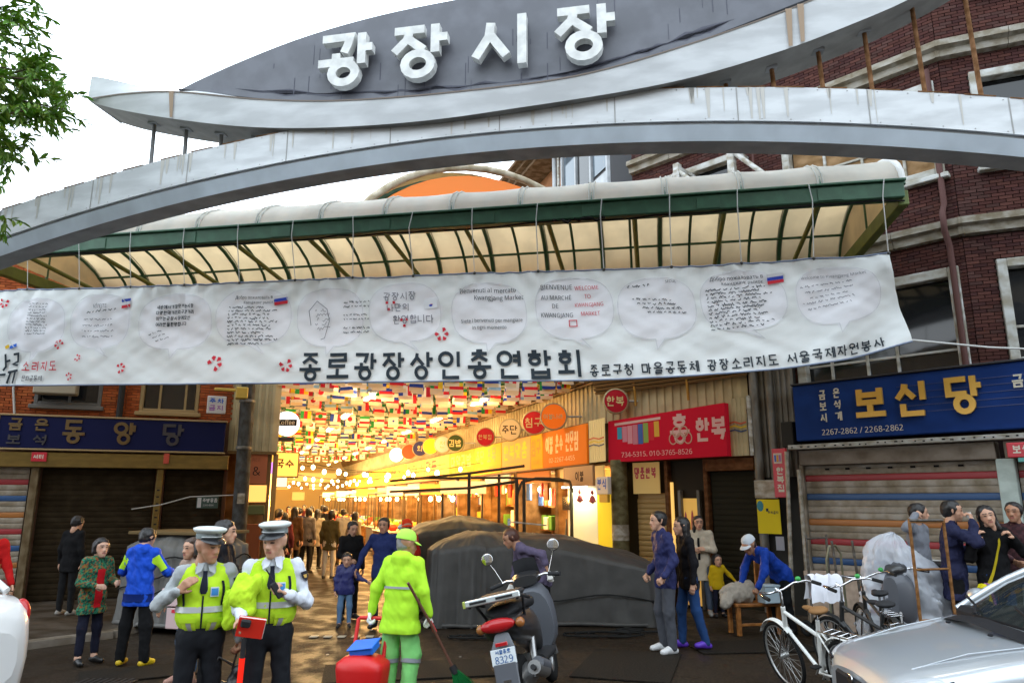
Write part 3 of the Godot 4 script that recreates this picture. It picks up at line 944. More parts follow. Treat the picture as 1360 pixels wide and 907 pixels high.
	for k in 61:
		var x := lerpf(-5.76, 5.8, k / 60.0)
		var e := maxf(.0, 1.0 - absf(x - .0) / 5.85)
		var yb := outline_y(bot, x); var yr := maxf(outline_y(rid, x), yb + .005); var yt := maxf(outline_y(top, x), yr + .005)
		var dz := .12 * e
		rows_f.append(PackedVector3Array([Vector3(x, yb, .0 + dz), Vector3(x, yr, .05 + dz)]))
		rows_r.append(PackedVector3Array([Vector3(x, yr, .051 + dz), Vector3(x, yt, lerpf(-.02, .04, smoothstep(4.0, 5.5, -x)))]))
		rows_s.append(PackedVector3Array([Vector3(x, yb - .001, .0 + dz), Vector3(x, yb + .02, -.6)]))
		rows_b.append(PackedVector3Array([Vector3(x, yb + .02, -.6), Vector3(x, yt, -.6)]))
		rows_t.append(PackedVector3Array([Vector3(x, yt, -.02), Vector3(x, yt, -.6)]))
	m = M.new().grid(rows_f); m.grid(rows_b)
	part("lower_face", m, white, L)
	m = M.new().grid(rows_r); m.grid(rows_t)
	part("upper_face", m, white, L)
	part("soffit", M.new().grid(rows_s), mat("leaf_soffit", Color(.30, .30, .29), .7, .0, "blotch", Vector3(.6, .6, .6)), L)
	m = M.new()
	for e in [-5.76, 5.8]:
		m.quad(Vector3(e, outline_y(bot, e), .0), Vector3(e, outline_y(bot, e), -.6), Vector3(e, outline_y(top, e), -.6), Vector3(e, outline_y(top, e), .0))
	part("end_plate", m, white, L)
	m = M.new()
	for k in 60:
		var x0 := lerpf(-5.7, 5.75, k / 60.0); var x1 := lerpf(-5.7, 5.75, (k + 1) / 60.0)
		var z0 := .056 + .12 * maxf(0, 1 - absf(x0) / 5.85); var z1 := .056 + .12 * maxf(0, 1 - absf(x1) / 5.85)
		m.quad(Vector3(x0, outline_y(rid, x0) - .008, z0), Vector3(x1, outline_y(rid, x1) - .008, z1), Vector3(x1, outline_y(rid, x1) + .012, z1 - .005), Vector3(x0, outline_y(rid, x0) + .012, z0 - .005))
	part("ridge_seam", m, mat("seam_brown", Color(.16, .13, .11), .8), L)
	m = M.new()
	var ybf := func(s: float) -> float: return outline_y(rid, s) - .02
	for x in [-4.48, 3.15, 3.28]:
		var z := .07 + .12 * maxf(0, 1 - absf(x) / 5.85)
		m.quad(Vector3(x - .02, outline_y(bot, x) + .01, z - .05), Vector3(x + .02, outline_y(bot, x) + .01, z - .05), Vector3(x + .035, outline_y(rid, x), z), Vector3(x - .035, outline_y(rid, x), z))
	stuff(part("rust_streaks", m, mat("rust_soft", Color(.40, .30, .22), .8), L))
	var dt := [Vector2(-4.47, 7.2), Vector2(-3.69, 7.48), Vector2(-2.76, 7.75), Vector2(-1.75, 7.93), Vector2(-.76, 8.02), Vector2(.4, 8.08), Vector2(1.8, 8.08), Vector2(3.2, 7.97), Vector2(4.5, 7.82)]
	var db := [Vector2(-4.47, 7.185), Vector2(-3.21, 6.90), Vector2(-2.09, 6.745), Vector2(-.55, 6.675), Vector2(.72, 6.725), Vector2(1.93, 6.985), Vector2(3.36, 7.42), Vector2(4.5, 7.81)]
	var poly := PackedVector2Array()
	for k in 40: poly.append(Vector2(lerpf(-4.47, 4.5, k / 39.0), outline_y(db, lerpf(-4.47, 4.5, k / 39.0))))
	for k in range(1, 39): poly.append(Vector2(lerpf(4.5, -4.47, k / 39.0), outline_y(dt, lerpf(4.5, -4.47, k / 39.0))))
	var slate := mat("sign_slate", Color(.125, .13, .155), .5, .0, "blotch", Vector3(.5, .5, .5))
	part("dark_panel", M.new().prism(poly, .5, Transform3D(Basis(), Vector3(0, 0, -.03))), slate, L)
	m = M.new()
	for k in 40:
		var x0 := lerpf(-4.47, 4.45, k / 40.0); var x1 := lerpf(-4.47, 4.45, (k + 1) / 40.0)
		m.quad(Vector3(x0, outline_y(db, x0) - .004, -.022), Vector3(x1, outline_y(db, x1) - .004, -.022), Vector3(x1, outline_y(db, x1) + .022, -.022), Vector3(x0, outline_y(db, x0) + .022, -.022))
	part("panel_edge", m, mat("edge_black", Color(.02, .02, .022), .6), L)
	m = M.new()
	for k in 60:
		var x := rnd(-3.2, 3.3); var y := outline_y(db, x) + rnd(.04, .9)
		if y > outline_y(dt, x) - .2: continue
		m.box(Vector3(x, y, -.029), Vector3(rnd(.006, .014), rnd(.04, .3), .002))
	for k in 46:
		var x := rnd(-3.6, 2.4); var w := rnd(.1, .45); var y := outline_y(db, x) + .13 + rnd(-.05, .05)
		var y1 := outline_y(db, x - w) + .13; var y2 := outline_y(db, x + w) + .13
		m.quad(Vector3(x - w, y1, -.0285), Vector3(x, y - rnd(.005, .02), -.0285), Vector3(x + w, y2, -.0285), Vector3(x, y + rnd(.005, .02), -.0285))
	stuff(part("water_stains", m, mat("stain_violet", Color(.098, .10, .125), .6), L))
	var lw := mat("letter_white", Color(.74, .75, .73), .45, .0, "blotch", Vector3(1, 1, 1))
	var xs := [-2.43, -1.47, -.45, .54]
	var word := "광장시장"
	for k in 4:
		m = M.new()
		hangul(m, word[k], Vector2(xs[k], 7.59), Vector2(.70, .66), 0, .108, plane(.03), .11)
		part("letter", m, lw, L)
	var px := [-4.95, -4.46, -3.94, -3.41, 1.4, 1.95, 2.47, 2.99, 3.51, 4.02, 4.55, 5.1]
	for k in px.size():
		var s: float = px[k]
		part("post", M.new().tube([Vector3(s + .02, arch_y(s) - .05, -.25), Vector3(s, outline_y(bot, s) + .05, -.25)], .026, 8), rust if k >= 6 else mat("post_steel", Color(.2, .2, .2), .6, .3), L)
	m = M.new()
	for s in [-4.95, -4.46, -3.94, -3.41, 1.95, 2.47, 2.99, 3.51, 4.02]:
		m.box(Vector3(s, outline_y(bot, s) + .0, -.25), Vector3(.12, .03, .12))
	stuff(part("post_plate", m, dark, L))
func canopy() -> void:
	var g := thing("entrance_canopy", "long barrel canopy of pale membrane on green steel frame", "canopy", FC)
	var green := mat("green_steel", Color(.055, .165, .09), .5, .0, "blotch", Vector3(1, 1, 1))
	var olive := mat("olive_steel", Color(.13, .17, .03), .55, .0, "blotch", Vector3(1, 1, 1))
	var film := mat("membrane", Color(.84, .82, .75), .6, .0, "blotch", Vector3(.25, .25, .25))
	film.backlight_enabled = true; film.backlight = Color(.95, .73, .46).linear_to_srgb()
	var X0 := -8.8; var X1 := 5.1
	var D := 3.1
	var by := 5.79
	var arc := func(u: float, x: float) -> Vector3:
		var a := u * PI
		return Vector3(x, by + .12 + .74 * sin(a) - .12 * u, .12 - D * (.5 - .5 * cos(a)))
	var rows := []
	for k in 85:
		var x := lerpf(X0, X1, k / 84.0)
		var bay := fmod(k / 84.0 * 14.0, 1.0)
		var sag := -.03 * sin(bay * PI)
		var row := PackedVector3Array()
		for j in 17:
			var p: Vector3 = arc.call(j / 16.0, x)
			row.append(p + Vector3(0, sag * sin(j / 16.0 * PI), 0))
		rows.append(row)
	part("membrane", M.new().grid(rows), film, g)
	var seam := mat("membrane_seam", Color(.42, .41, .37), .7)
	for k in 15:
		var x := lerpf(X0, X1, k / 14.0)
		for d in [-.035, .035]:
			var pts := []
			for j in 13: pts.append((arc.call(j / 12.0, x + d) as Vector3) + Vector3(0, .006, .004))
			if k > 0 and k < 14: part("seam_strip", M.new().tube(pts, .016, 6, false, .6), seam, g)
		var rib := []
		for j in 13: rib.append((arc.call(j / 12.0, x) as Vector3) + Vector3(0, -.05, -.01))
		part("rib", M.new().tube(rib, .034, 6), green, g)
		if k < 14:
			var y := lerpf(X0, X1, (k + .5) / 14.0)
			rib = []
			for j in 13: rib.append((arc.call(j / 12.0, y) as Vector3) + Vector3(0, -.05, -.01))
			part("rib", M.new().tube(rib, .025, 6), green, g)
	part("front_beam", M.new().box(Vector3((X0 + X1) / 2, by - .005, .05), Vector3(X1 - X0, .21, .2), .012), green, g)
	part("beam_flange", M.new().box(Vector3((X0 + X1) / 2, by + .118, .06), Vector3(X1 - X0 + .04, .03, .26), .006), green, g)
	for k in 9:
		var x := lerpf(X0 + .8, X1 - .9, k / 8.0)
		part("splice_plate", M.new().box(Vector3(x, by - .01, .156), Vector3(.3, .17, .012), .003), green, g)
	for j in [4.0, 8.5, 12.6]:
		var pts := []
		for k in 27: pts.append((arc.call(j / 16.0, lerpf(X0, X1, k / 26.0)) as Vector3) + Vector3(0, -.075, 0))
		part("purlin", M.new().tube(pts, .022, 6), green, g)
	part("back_rail", M.new().box(Vector3((X0 + X1) / 2, by - .06, .12 - D), Vector3(X1 - X0, .16, .14), .01), green, g)
	for k in 11:
		var x := lerpf(X0 + .9, X1 - 1.0, k / 10.0)
		var away := -.75 + 1.5 * k / 10.0
		part("strut", M.new().tube([Vector3(x, by - .05, .02), Vector3(x - away * -.1, by - .28, .1 - D)], .036, 6), olive, g)
	for e in [X0, X1]:
		part("end_beam", M.new().box(Vector3(e, by - .09, .1 - D * .5), Vector3(.13, .2, D - .05), .01), olive, g)
		var pts := []
		for j in 17: pts.append((arc.call(j / 16.0, e) as Vector3))
		part("end_hoop", M.new().tube(pts, .04, 8), mat("hoop_white", Color(.6, .6, .58), .5), g)
		part("hoop_post", M.new().tube([Vector3(e, by, .12 - D * .5), Vector3(e, by + .7, .12 - D * .5)], .025, 6), green, g)
		var poly := PackedVector2Array()
		for j in 17:
			var p: Vector3 = arc.call(j / 16.0, e)
			poly.append(Vector2(p.z, p.y))
		part("end_panel", M.new().prism(poly, .01, Transform3D(Basis(Vector3(0, 0, 1), Vector3.UP, Vector3(-1, 0, 0)), Vector3(e, 0, 0))), film, g)
	part("cable", M.new().tube(wavy(Vector3(X0, by - .13, .1), Vector3(X1, by - .13, .1), .02, 40), .012, 5), mat("cable_black", Color(.015, .015, .015), .6), g)
	part("cable_bundle", M.new().tube(wavy(Vector3(.6, by - .13, .14), Vector3(1.3, by - .13, .14), .05, 14), .02, 5), mats["cable_black"], g)
func wavy(a: Vector3, b: Vector3, amp: float, n: int) -> Array:
	var o := []
	for k in n + 1: o.append(a.lerp(b, float(k) / n) + Vector3(0, rnd(-amp, amp), rnd(-amp, amp)))
	return o
var BT := [Vector2(-8.6, 5.18), Vector2(-8.2, 5.17), Vector2(-6.08, 5.11), Vector2(-3.95, 5.08), Vector2(-2.19, 5.05), Vector2(-.42, 5.02), Vector2(1.25, 4.98), Vector2(2.82, 4.96), Vector2(4.85, 4.98)]
var BB := [Vector2(-8.6, 3.63), Vector2(-7.95, 3.62), Vector2(-5.88, 3.58), Vector2(-3.83, 3.54), Vector2(-2.12, 3.51), Vector2(-.41, 3.48), Vector2(1.21, 3.45), Vector2(2.73, 3.49), Vector2(4.01, 3.59), Vector2(5.0, 3.81)]
func banner_at(p: Vector2, lift: float) -> Vector3:
	var x0 := -8.6
	var x := lerpf(x0, 4.85, p.x)
	var xb := lerpf(x0, 5.0, p.x)
	var yt := outline_y(BT, x); var yb := outline_y(BB, xb)
	var y := lerpf(yb, yt, p.y)
	var fold := .0
	var hang := p.x * 15.0
	var tie := fmod(hang, 1.0) - .5
	fold += .022 * sin(tie * 9.0 / (1.4 - p.y)) * p.y * p.y * (.6 + .4 * sin(hang * 2.1))
	fold += .04 * noise.get_noise_2d(p.x * 900 + p.y * 150, p.y * 90)
	fold += .018 * noise.get_noise_2d(p.x * 2600 - p.y * 420, p.y * 200 + 300)
	fold += .003 * noise.get_noise_2d(p.x * 5200 + p.y * 900, p.y * 300 + 900)
	fold += .035 * sin(PI * fmod(hang, 1.0)) * p.y * p.y
	var e := smoothstep(.86, 1.0, p.x)
	fold += .06 * e * sin((p.y * 1.4 - (p.x - .86) * 16.0) * 5.0) * (1.0 - p.y * .4)
	y -= .02 * sin(PI * fmod(hang, 1.0)) * p.y
	return Vector3(lerpf(xb, x, p.y), y, .02 + fold + lift)
func bub(c: Vector2, r: Vector2, tail: float) -> PackedVector2Array:
	var o := PackedVector2Array()
	for k in 33:
		var a := PI * 1.5 + .12 + (TAU - .24) * k / 32.0
		var sq := 1.0 / pow(pow(absf(cos(a)), 2.6) + pow(absf(sin(a)), 2.6), 1 / 2.6)
		o.append(c + Vector2(cos(a), sin(a)) * r * sq)
	o.append(Vector2(c.x + r.x * .1 + tail, c.y - r.y * 1.33))
	o.append(o[0])
	return o
func banner() -> void:
	var g := thing("welcome_banner", "long white cloth banner with handwritten speech bubbles and large Hangul title", "banner", FC)
	var cloth := mat("banner_cloth", Color(1, 1, 1), .75)
	cloth.backlight_enabled = true; cloth.backlight = Color(.16, .15, .13).linear_to_srgb()
	var rows := []
	for k in 321:
		var row := PackedVector3Array()
		for j in 37: row.append(banner_at(Vector2(k / 320.0, j / 36.0), 0))
		rows.append(row)
	var cm := M.new().grid(rows)
	g.set_meta("label", "long white cloth banner with handwritten speech bubbles and large Hangul title")
	var shell := part("cloth", M.new(), cloth, g)
	var hem := mat("hem_blue", Color(.20, .24, .33), .7)
	for v in [.995, .006]:
		var pts := []
		for k in 161: pts.append(banner_at(Vector2(k / 160.0, v), .0))
		part("hem_cord", M.new().tube(pts, .012, 5), hem, g)
	var f := func(p: Vector2, l: float) -> Vector3: return banner_at(Vector2((p.x + 8.6) / 13.45, p.y), .020 + l * .3)
	var fy := func(p: Vector2, l: float) -> Vector3: return banner_at(Vector2((p.x + 8.6) / 13.45, p.y / 1.45), .020 + l * .3)
	var ink := mat("ink_black", Color(.035, .045, .055), .8)
	var pale := mat("ink_grey", Color(.66, .67, .69), .8)
	var red := mat("ink_red", Color(.55, .03, .05), .8)
	for k in cm.c.size(): cm.c[k] = Color(.77, .80, .80)
	var cx := [-7.46, -6.36, -5.09, -3.84, -2.66, -1.55, -.35, .82, 1.9, 3.0, 4.15]
	var rx := [.5, .5, .6, .58, .5, .52, .52, .52, .5, .53, .5]
	for k in cx.size():
		var c := Vector2(cx[k], .92 + (.02 if k % 2 else -.02))
		var o := bub(c, Vector2(rx[k], .40), .14 if k % 2 else -.1)
		for k2 in 321:
			for j in 37:
				if Geometry2D.is_point_in_polygon(Vector2(k2 / 320.0 * 13.45 - 8.6, j / 36.0 * 1.45), o): cm.c[k2 * 37 + j] = Color(.80, .81, .85)
		var m := M.new()
		stroke(m, o, .011, fy, .002, .0, .06)
		part("bubble_outline", m, pale, g)
	shell.mesh = cm.mesh()
	letters("종로광장상인총연합회", Vector2(-3.1, .40), Vector2(.32, .35), .084, .046, fy, ink, g, .0, .05)
	letters("종로구청 마을공동체 광장소리지도 서울국제자원봉사", Vector2(.95, .195), Vector2(.115, .14), .034, .018, fy, ink, g, .0, .04)
	letters("소리지도", Vector2(-7.62, .36), Vector2(.12, .14), .04, .016, fy, red, g, .0, .04)
	var m := M.new()
	hangul(m, "문화공동체", Vector2(-7.6, .15), Vector2(.06, .075), .01, .011, fy)
	part("grey_lettering", m, mat("ink_mid", Color(.2, .2, .21), .8), g)
	m = M.new()
	for s in [[[-7.02, .5], [-6.98, .3], [-7.02, .24]], [[-6.99, .38], [-6.92, .40]], [[-6.88, .49], [-6.80, .5], [-6.80, .38], [-6.87, .34], [-6.78, .32]], [[-7.1, .17], [-6.96, .18]], [[-6.93, .21], [-6.76, .24]], [[-6.88, .22], [-6.92, .04]], [[-6.80, .23], [-6.82, .04]]]:
		var pl := PackedVector2Array()
		for q in s: pl.append(Vector2(q[0] - .92, q[1] * .95))
		stroke(m, pl, .034, fy, .002)
	part("brush_logo", m, ink, g)
	m = M.new()
	stroke(m, PackedVector2Array([Vector2(-7.97, .57), Vector2(-7.91, .6)]), .05, fy, .002)
	part("logo_yellow", m, mat("print_yellow", Color(.7, .45, .03), .8), g)
	m = M.new()
	stroke(m, PackedVector2Array([Vector2(-7.89, .57), Vector2(-7.78, .61)]), .05, fy, .002)
	part("logo_blue", m, mat("print_blue", Color(.03, .12, .5), .8), g)
	for b in [[-8.07, 1.25, .085], [-7.00, .60, .075], [-6.66, .40, .055], [-6.79, .13, .060], [-5.93, .24, .080], [-4.41, .29, .120], [-3.31, .25, .100], [-1.03, .64, .100]]:
		m = M.new()
		for pt in 6:
			if (int(b[0] * 10) + pt) % 7 == 0: continue
			var a: float = pt * TAU / 6 + b[0]
			var d := Vector2(cos(a), sin(a))
			var nrm := Vector2(-d.y, d.x)
			var c := Vector2(b[0], b[1])
			var r: float = b[2]
			m.quad(fy.call(c + d * r * .3, .002), fy.call(c + d * r * .8 - nrm * r * .3, .002), fy.call(c + d * r, .002), fy.call(c + d * r * .8 + nrm * r * .3, .002))
		part("blossom_print", m, mat("print_red", Color(.6, .04, .06), .8), g)
	m = M.new()
	for r in 11: scrawl(m, Vector2(-7.64, 1.22 - r * .045), .36, .022, .007, fy)
	latin(m, "VÍTEJTE", Vector2(-6.5, 1.17), .055, fy)
	scrawl(m, Vector2(-6.6, 1.08), .5, .03, .010, fy, .08)
	for r in 4: hangul(m, ["세상에서가장맛있는시장", "다양한먹거리와구경거리", "이있는광장시장에오신", "여러분을환영합니다"][r], Vector2(-5.4, 1.15 - r * .085), Vector2(.045, .055), .011, .009, fy)
	for r in 3: scrawl(m, Vector2(-5.5 + r * .06, .72 - r * .05), .2, .02, .007, fy, .3)
	latin(m, "Добро пожаловать в", Vector2(-4.15, 1.22), .045, fy)
	latin(m, "Кванджанг рынок!", Vector2(-4.02, 1.15), .042, fy)
	for r in 11: scrawl(m, Vector2(-4.24, 1.08 - r * .052), rnd(.55, .8), .028, .010, fy)
	for r in 9:
		if r % 3 != 2: scrawl(m, Vector2(-2.46, 1.1 - r * .058), rnd(.35, .5), .022, .008, fy)
	latin(m, "Benvenuti al mercato", Vector2(-.75, 1.2), .06, fy)
	latin(m, "Kwangjang Market", Vector2(-.55, 1.1), .06, fy)
	latin(m, "Siete i benvenuti per mangiare", Vector2(-.75, .8), .045, fy)
	latin(m, "in ogni momento", Vector2(-.6, .71), .045, fy)
	latin(m, "BIENVENUE", Vector2(.38, 1.22), .06, fy)
	latin(m, "AU MARCHÉ", Vector2(.38, 1.08), .055, fy)
	latin(m, "DE", Vector2(.52, .97), .055, fy)
	latin(m, "KWANGJANG", Vector2(.36, .85), .055, fy)
	scrawl(m, Vector2(1.55, 1.2), .3, .03, .010, fy, .05)
	for r in 4: scrawl(m, Vector2(1.6 + r * .06, 1.04 - r * .06), .5, .024, .009, fy, -.08)
	latin(m, "SEOUL", Vector2(2.05, 1.24), .035, fy)
	latin(m, "Добро пожаловать в", Vector2(2.62, 1.25), .05, fy)
	latin(m, "Кванджанг рынок", Vector2(2.76, 1.18), .045, fy)
	for r in 11: scrawl(m, Vector2(2.55, 1.1 - r * .052), rnd(.6, .85), .028, .010, fy, .03)
	stuff(part("handwriting", m, ink, g))
	m = M.new()
	for r in 4: scrawl(m, Vector2(-6.64, .97 - r * .085), .52, .024, .008, fy)
	latin(m, "Welcome to Kwangjang Market", Vector2(3.75, 1.18), .04, fy)
	for r in 5: scrawl(m, Vector2(3.72 + (r % 3) * .05, 1.05 - r * .075), rnd(.4, .65), .024, .008, fy, .08)
	hangul(m, "광장시장", Vector2(-1.85, 1.22), Vector2(.1, .11), .02, .012, fy)
	hangul(m, "나만의", Vector2(-1.8, 1.06), Vector2(.09, .1), .02, .012, fy)
	hangul(m, "환영합니다", Vector2(-1.72, .9), Vector2(.1, .11), .02, .012, fy)
	for r in 5: scrawl(m, Vector2(-2.9 + rnd(0, .05), 1.0 - r * .06), .22, .05, .007, fy)
	stroke(m, PackedVector2Array([Vector2(-2.95, .8), Vector2(-2.98, 1.0), Vector2(-2.86, 1.14), Vector2(-2.7, 1.02), Vector2(-2.66, .86), Vector2(-2.74, .62), Vector2(-2.8, .6)]), .01, fy, .002)
	stuff(part("pale_handwriting", m, mat("ink_soft", Color(.22, .22, .25), .8), g))
	m = M.new()
	latin(m, "WELCOME", Vector2(.85, 1.2), .05, fy)
	latin(m, "TO", Vector2(.97, 1.09), .05, fy)
	latin(m, "KWANGJANG", Vector2(.83, .98), .048, fy)
	latin(m, "MARKET", Vector2(.9, .86), .05, fy)
	for d in [[-1.8, 1.08], [-1.7, 1.08], [-1.78, .99], [-1.6, .84], [-1.52, .84], [-1.56, .76]]:
		m.quad(fy.call(Vector2(d[0] - .018, d[1] - .018), .003), fy.call(Vector2(d[0] + .018, d[1] - .018), .003), fy.call(Vector2(d[0] + .018, d[1] + .018), .003), fy.call(Vector2(d[0] - .018, d[1] + .018), .003))
	stroke(m, PackedVector2Array([Vector2(.74, .7), Vector2(.84, .7), Vector2(.84, .78), Vector2(.74, .78), Vector2(.74, .7)]), .012, fy, .002)
	stuff(part("red_handwriting", m, red, g))
	for fl in [[-3.42, 1.18, 0], [3.44, 1.22, 0], [-5.94, 1.20, 1], [-1.17, 1.06, 2]]:
		var c := Vector2(fl[0], fl[1])
		var bands: Array = [[Color(.7, .7, .72), Color(.05, .08, .45), Color(.6, .04, .06)], [Color(.05, .08, .4), Color(.7, .7, .72), Color(.6, .04, .06)], [Color(.76, .76, .78), Color(.76, .76, .78), Color(.76, .76, .78)]][fl[2]]
		m = M.new()
		for e in 3:
			m.col = bands[e]
			var y0 := c.y + .05 - e * .045
			var w := .1 if fl[2] != 1 else .07
			m.quad(fy.call(Vector2(c.x - w, y0 - .043), .003), fy.call(Vector2(c.x + w, y0 - .025), .003), fy.call(Vector2(c.x + w, y0 + .018), .003), fy.call(Vector2(c.x - w, y0), .003))
		if fl[2] == 2:
			for h in 2:
				m.col = [Color(.6, .03, .06), Color(.04, .08, .4)][h]
				for e in 8:
					var a0 := PI * h + PI * e / 8.0; var a1 := PI * h + PI * (e + 1) / 8.0
					m.tri(fy.call(c + Vector2(0, -.02), .006), fy.call(c + Vector2(cos(a0) * .03, sin(a0) * .03 - .02), .006), fy.call(c + Vector2(cos(a1) * .03, sin(a1) * .03 - .02), .006))
		part("printed_flag", m, mat("flag_print", Color(1, 1, 1), .8), g)
	var cord := mat("cord_white", Color(.6, .6, .58), .8)
	for k in 16:
		var p := banner_at(Vector2((k + .02) / 15.02, 1.0), 0)
		part("hanging_cord", M.new().tube([p + Vector3(0, -.03, 0), Vector3(p.x + rnd(-.04, .04), 5.7, .17), Vector3(p.x + rnd(-.02, .02), 5.92, .19)], .007, 4), cord, g)
		part("eyelet", M.new().ball(p + Vector3(0, -.015, .012), Vector3(.022, .022, .008), 8, 5), mat("eyelet_dark", Color(.06, .06, .06), .4, .8), g)
	var e := banner_at(Vector2(1, .02), 0)
	var far_end := FC.affine_inverse() * Vector3(8.3, 3.9, -9.6)
	part("guy_rope", M.new().tube([e, e.lerp(far_end, .33) + Vector3(0, -.05, 0), e.lerp(far_end, .66) + Vector3(0, -.05, 0), far_end], .013, 6), cord, g)
func wall_holes(m: M, x0: float, x1: float, y0: float, y1: float, holes: Array, zf: float, th: float) -> void:
	var xs := [x0, x1]; var ys := [y0, y1]
	for h in holes:
		for e in [h.position.x, h.end.x]:
			if e > x0 and e < x1: xs.append(e)
		for e in [h.position.y, h.end.y]:
			if e > y0 and e < y1: ys.append(e)
	xs.sort(); ys.sort()
	for a in xs.size() - 1:
		for b in ys.size() - 1:
			if xs[a + 1] - xs[a] < 1e-4 or ys[b + 1] - ys[b] < 1e-4: continue
			var c := Vector2((xs[a] + xs[a + 1]) / 2, (ys[b] + ys[b + 1]) / 2)
			if holes.any(func(h): return h.has_point(c)): continue
			m.box(Vector3(c.x, c.y, zf - th / 2), Vector3(xs[a + 1] - xs[a], ys[b + 1] - ys[b], th))
func brickwork(parent: Node, x0: float, x1: float, y0: float, y1: float, holes: Array, zf: float, cols: Array, mt: Material, L := .18, Hh := .054) -> void:
	var brick := M.new().box(Vector3(0, 0, 0), Vector3(L - .012, Hh - .009, .03)).mesh()
	var xs := []; var cs := []
	var row := 0
	var y := y0 + Hh / 2
	while y < y1:
		var x := x0 + (L / 2 if row % 2 == 0 else .0)
		while x < x1 + L * .4:
			var l := maxf(x - L / 2, x0); var r := minf(x + L / 2, x1)
			var ok := r - l > .03
			for h in holes:
				if y > h.position.y and y < h.end.y:
					if l >= h.position.x and r <= h.end.x: ok = false
					elif l < h.position.x and r > h.position.x: r = h.position.x
					elif l < h.end.x and r > h.end.x: l = h.end.x
			if ok and r - l > .03:
				var c: Color = cols[rng.randi() % cols.size()]
				cs.append(c * rnd(.8, 1.2))
				xs.append(Transform3D(Basis.from_scale(Vector3((r - l) / L, 1, 1)), Vector3((l + r) / 2, y, zf + rnd(-.004, .003))))
			x += L
		y += Hh; row += 1
	stuff(multi("brickwork", brick, xs, cs, mt, parent))
func window(parent: Node, r: Rect2, z: float, fm: Material, pm: Material, vs: Array, hs: Array, fw := .13, proud := .05, depth := .14, sill := true) -> Node3D:
	var o := part("window", M.new(), fm, parent)
	var c := r.get_center()
	var m := M.new()
	for e in [[Vector3(r.position.x + fw / 2, c.y, 0), Vector3(fw, r.size.y, 0)], [Vector3(r.end.x - fw / 2, c.y, 0), Vector3(fw, r.size.y, 0)], [Vector3(c.x, r.end.y - fw / 2, 0), Vector3(r.size.x - 2 * fw, fw, 0)], [Vector3(c.x, r.position.y + fw / 2, 0), Vector3(r.size.x - 2 * fw, fw, 0)]]:
		m.box(e[0] + Vector3(0, 0, z + proud - (proud + depth) / 2), e[1] + Vector3(0, 0, proud + depth), .01)
	part("frame", m, fm, o)
	var ix0 := r.position.x + fw; var ix1 := r.end.x - fw
	var iy0 := r.position.y + fw; var iy1 := r.end.y - fw
	var xs := [ix0]; xs.append_array(vs.map(func(v): return lerpf(ix0, ix1, v))); xs.append(ix1)
	var ys := [iy0]; ys.append_array(hs.map(func(v): return lerpf(iy0, iy1, v))); ys.append(iy1)
	m = M.new()
	for v in vs: m.box(Vector3(lerpf(ix0, ix1, v), (iy0 + iy1) / 2, z - depth + .03), Vector3(.045, iy1 - iy0, .05), .006)
	for v in hs: m.box(Vector3((ix0 + ix1) / 2, lerpf(iy0, iy1, v), z - depth + .028), Vector3(ix1 - ix0, .04, .044), .006)
	if vs or hs: part("mullion", m, fm, o)
	for a in xs.size() - 1:
		for b in ys.size() - 1:
			part("pane", M.new().box(Vector3((xs[a] + xs[a + 1]) / 2, (ys[b] + ys[b + 1]) / 2, z - depth + .012), Vector3(xs[a + 1] - xs[a] - .03, ys[b + 1] - ys[b] - .03, .008)), pm, o)
	if sill: part("sill", M.new().box(Vector3(c.x, r.position.y - .04, z + .03), Vector3(r.size.x + .12, .08, .2), .012), fm, o)
	return o
func glass_mats() -> void:
	mat("pane_dark", Color(.012, .013, .015), .06)
	mat("pane_sky", Color(.10, .13, .16), .05, .2)
	mat("pane_board", Color(.30, .19, .10), .8, .0, "grime", Vector3(1.2, 1.2, 1.2))
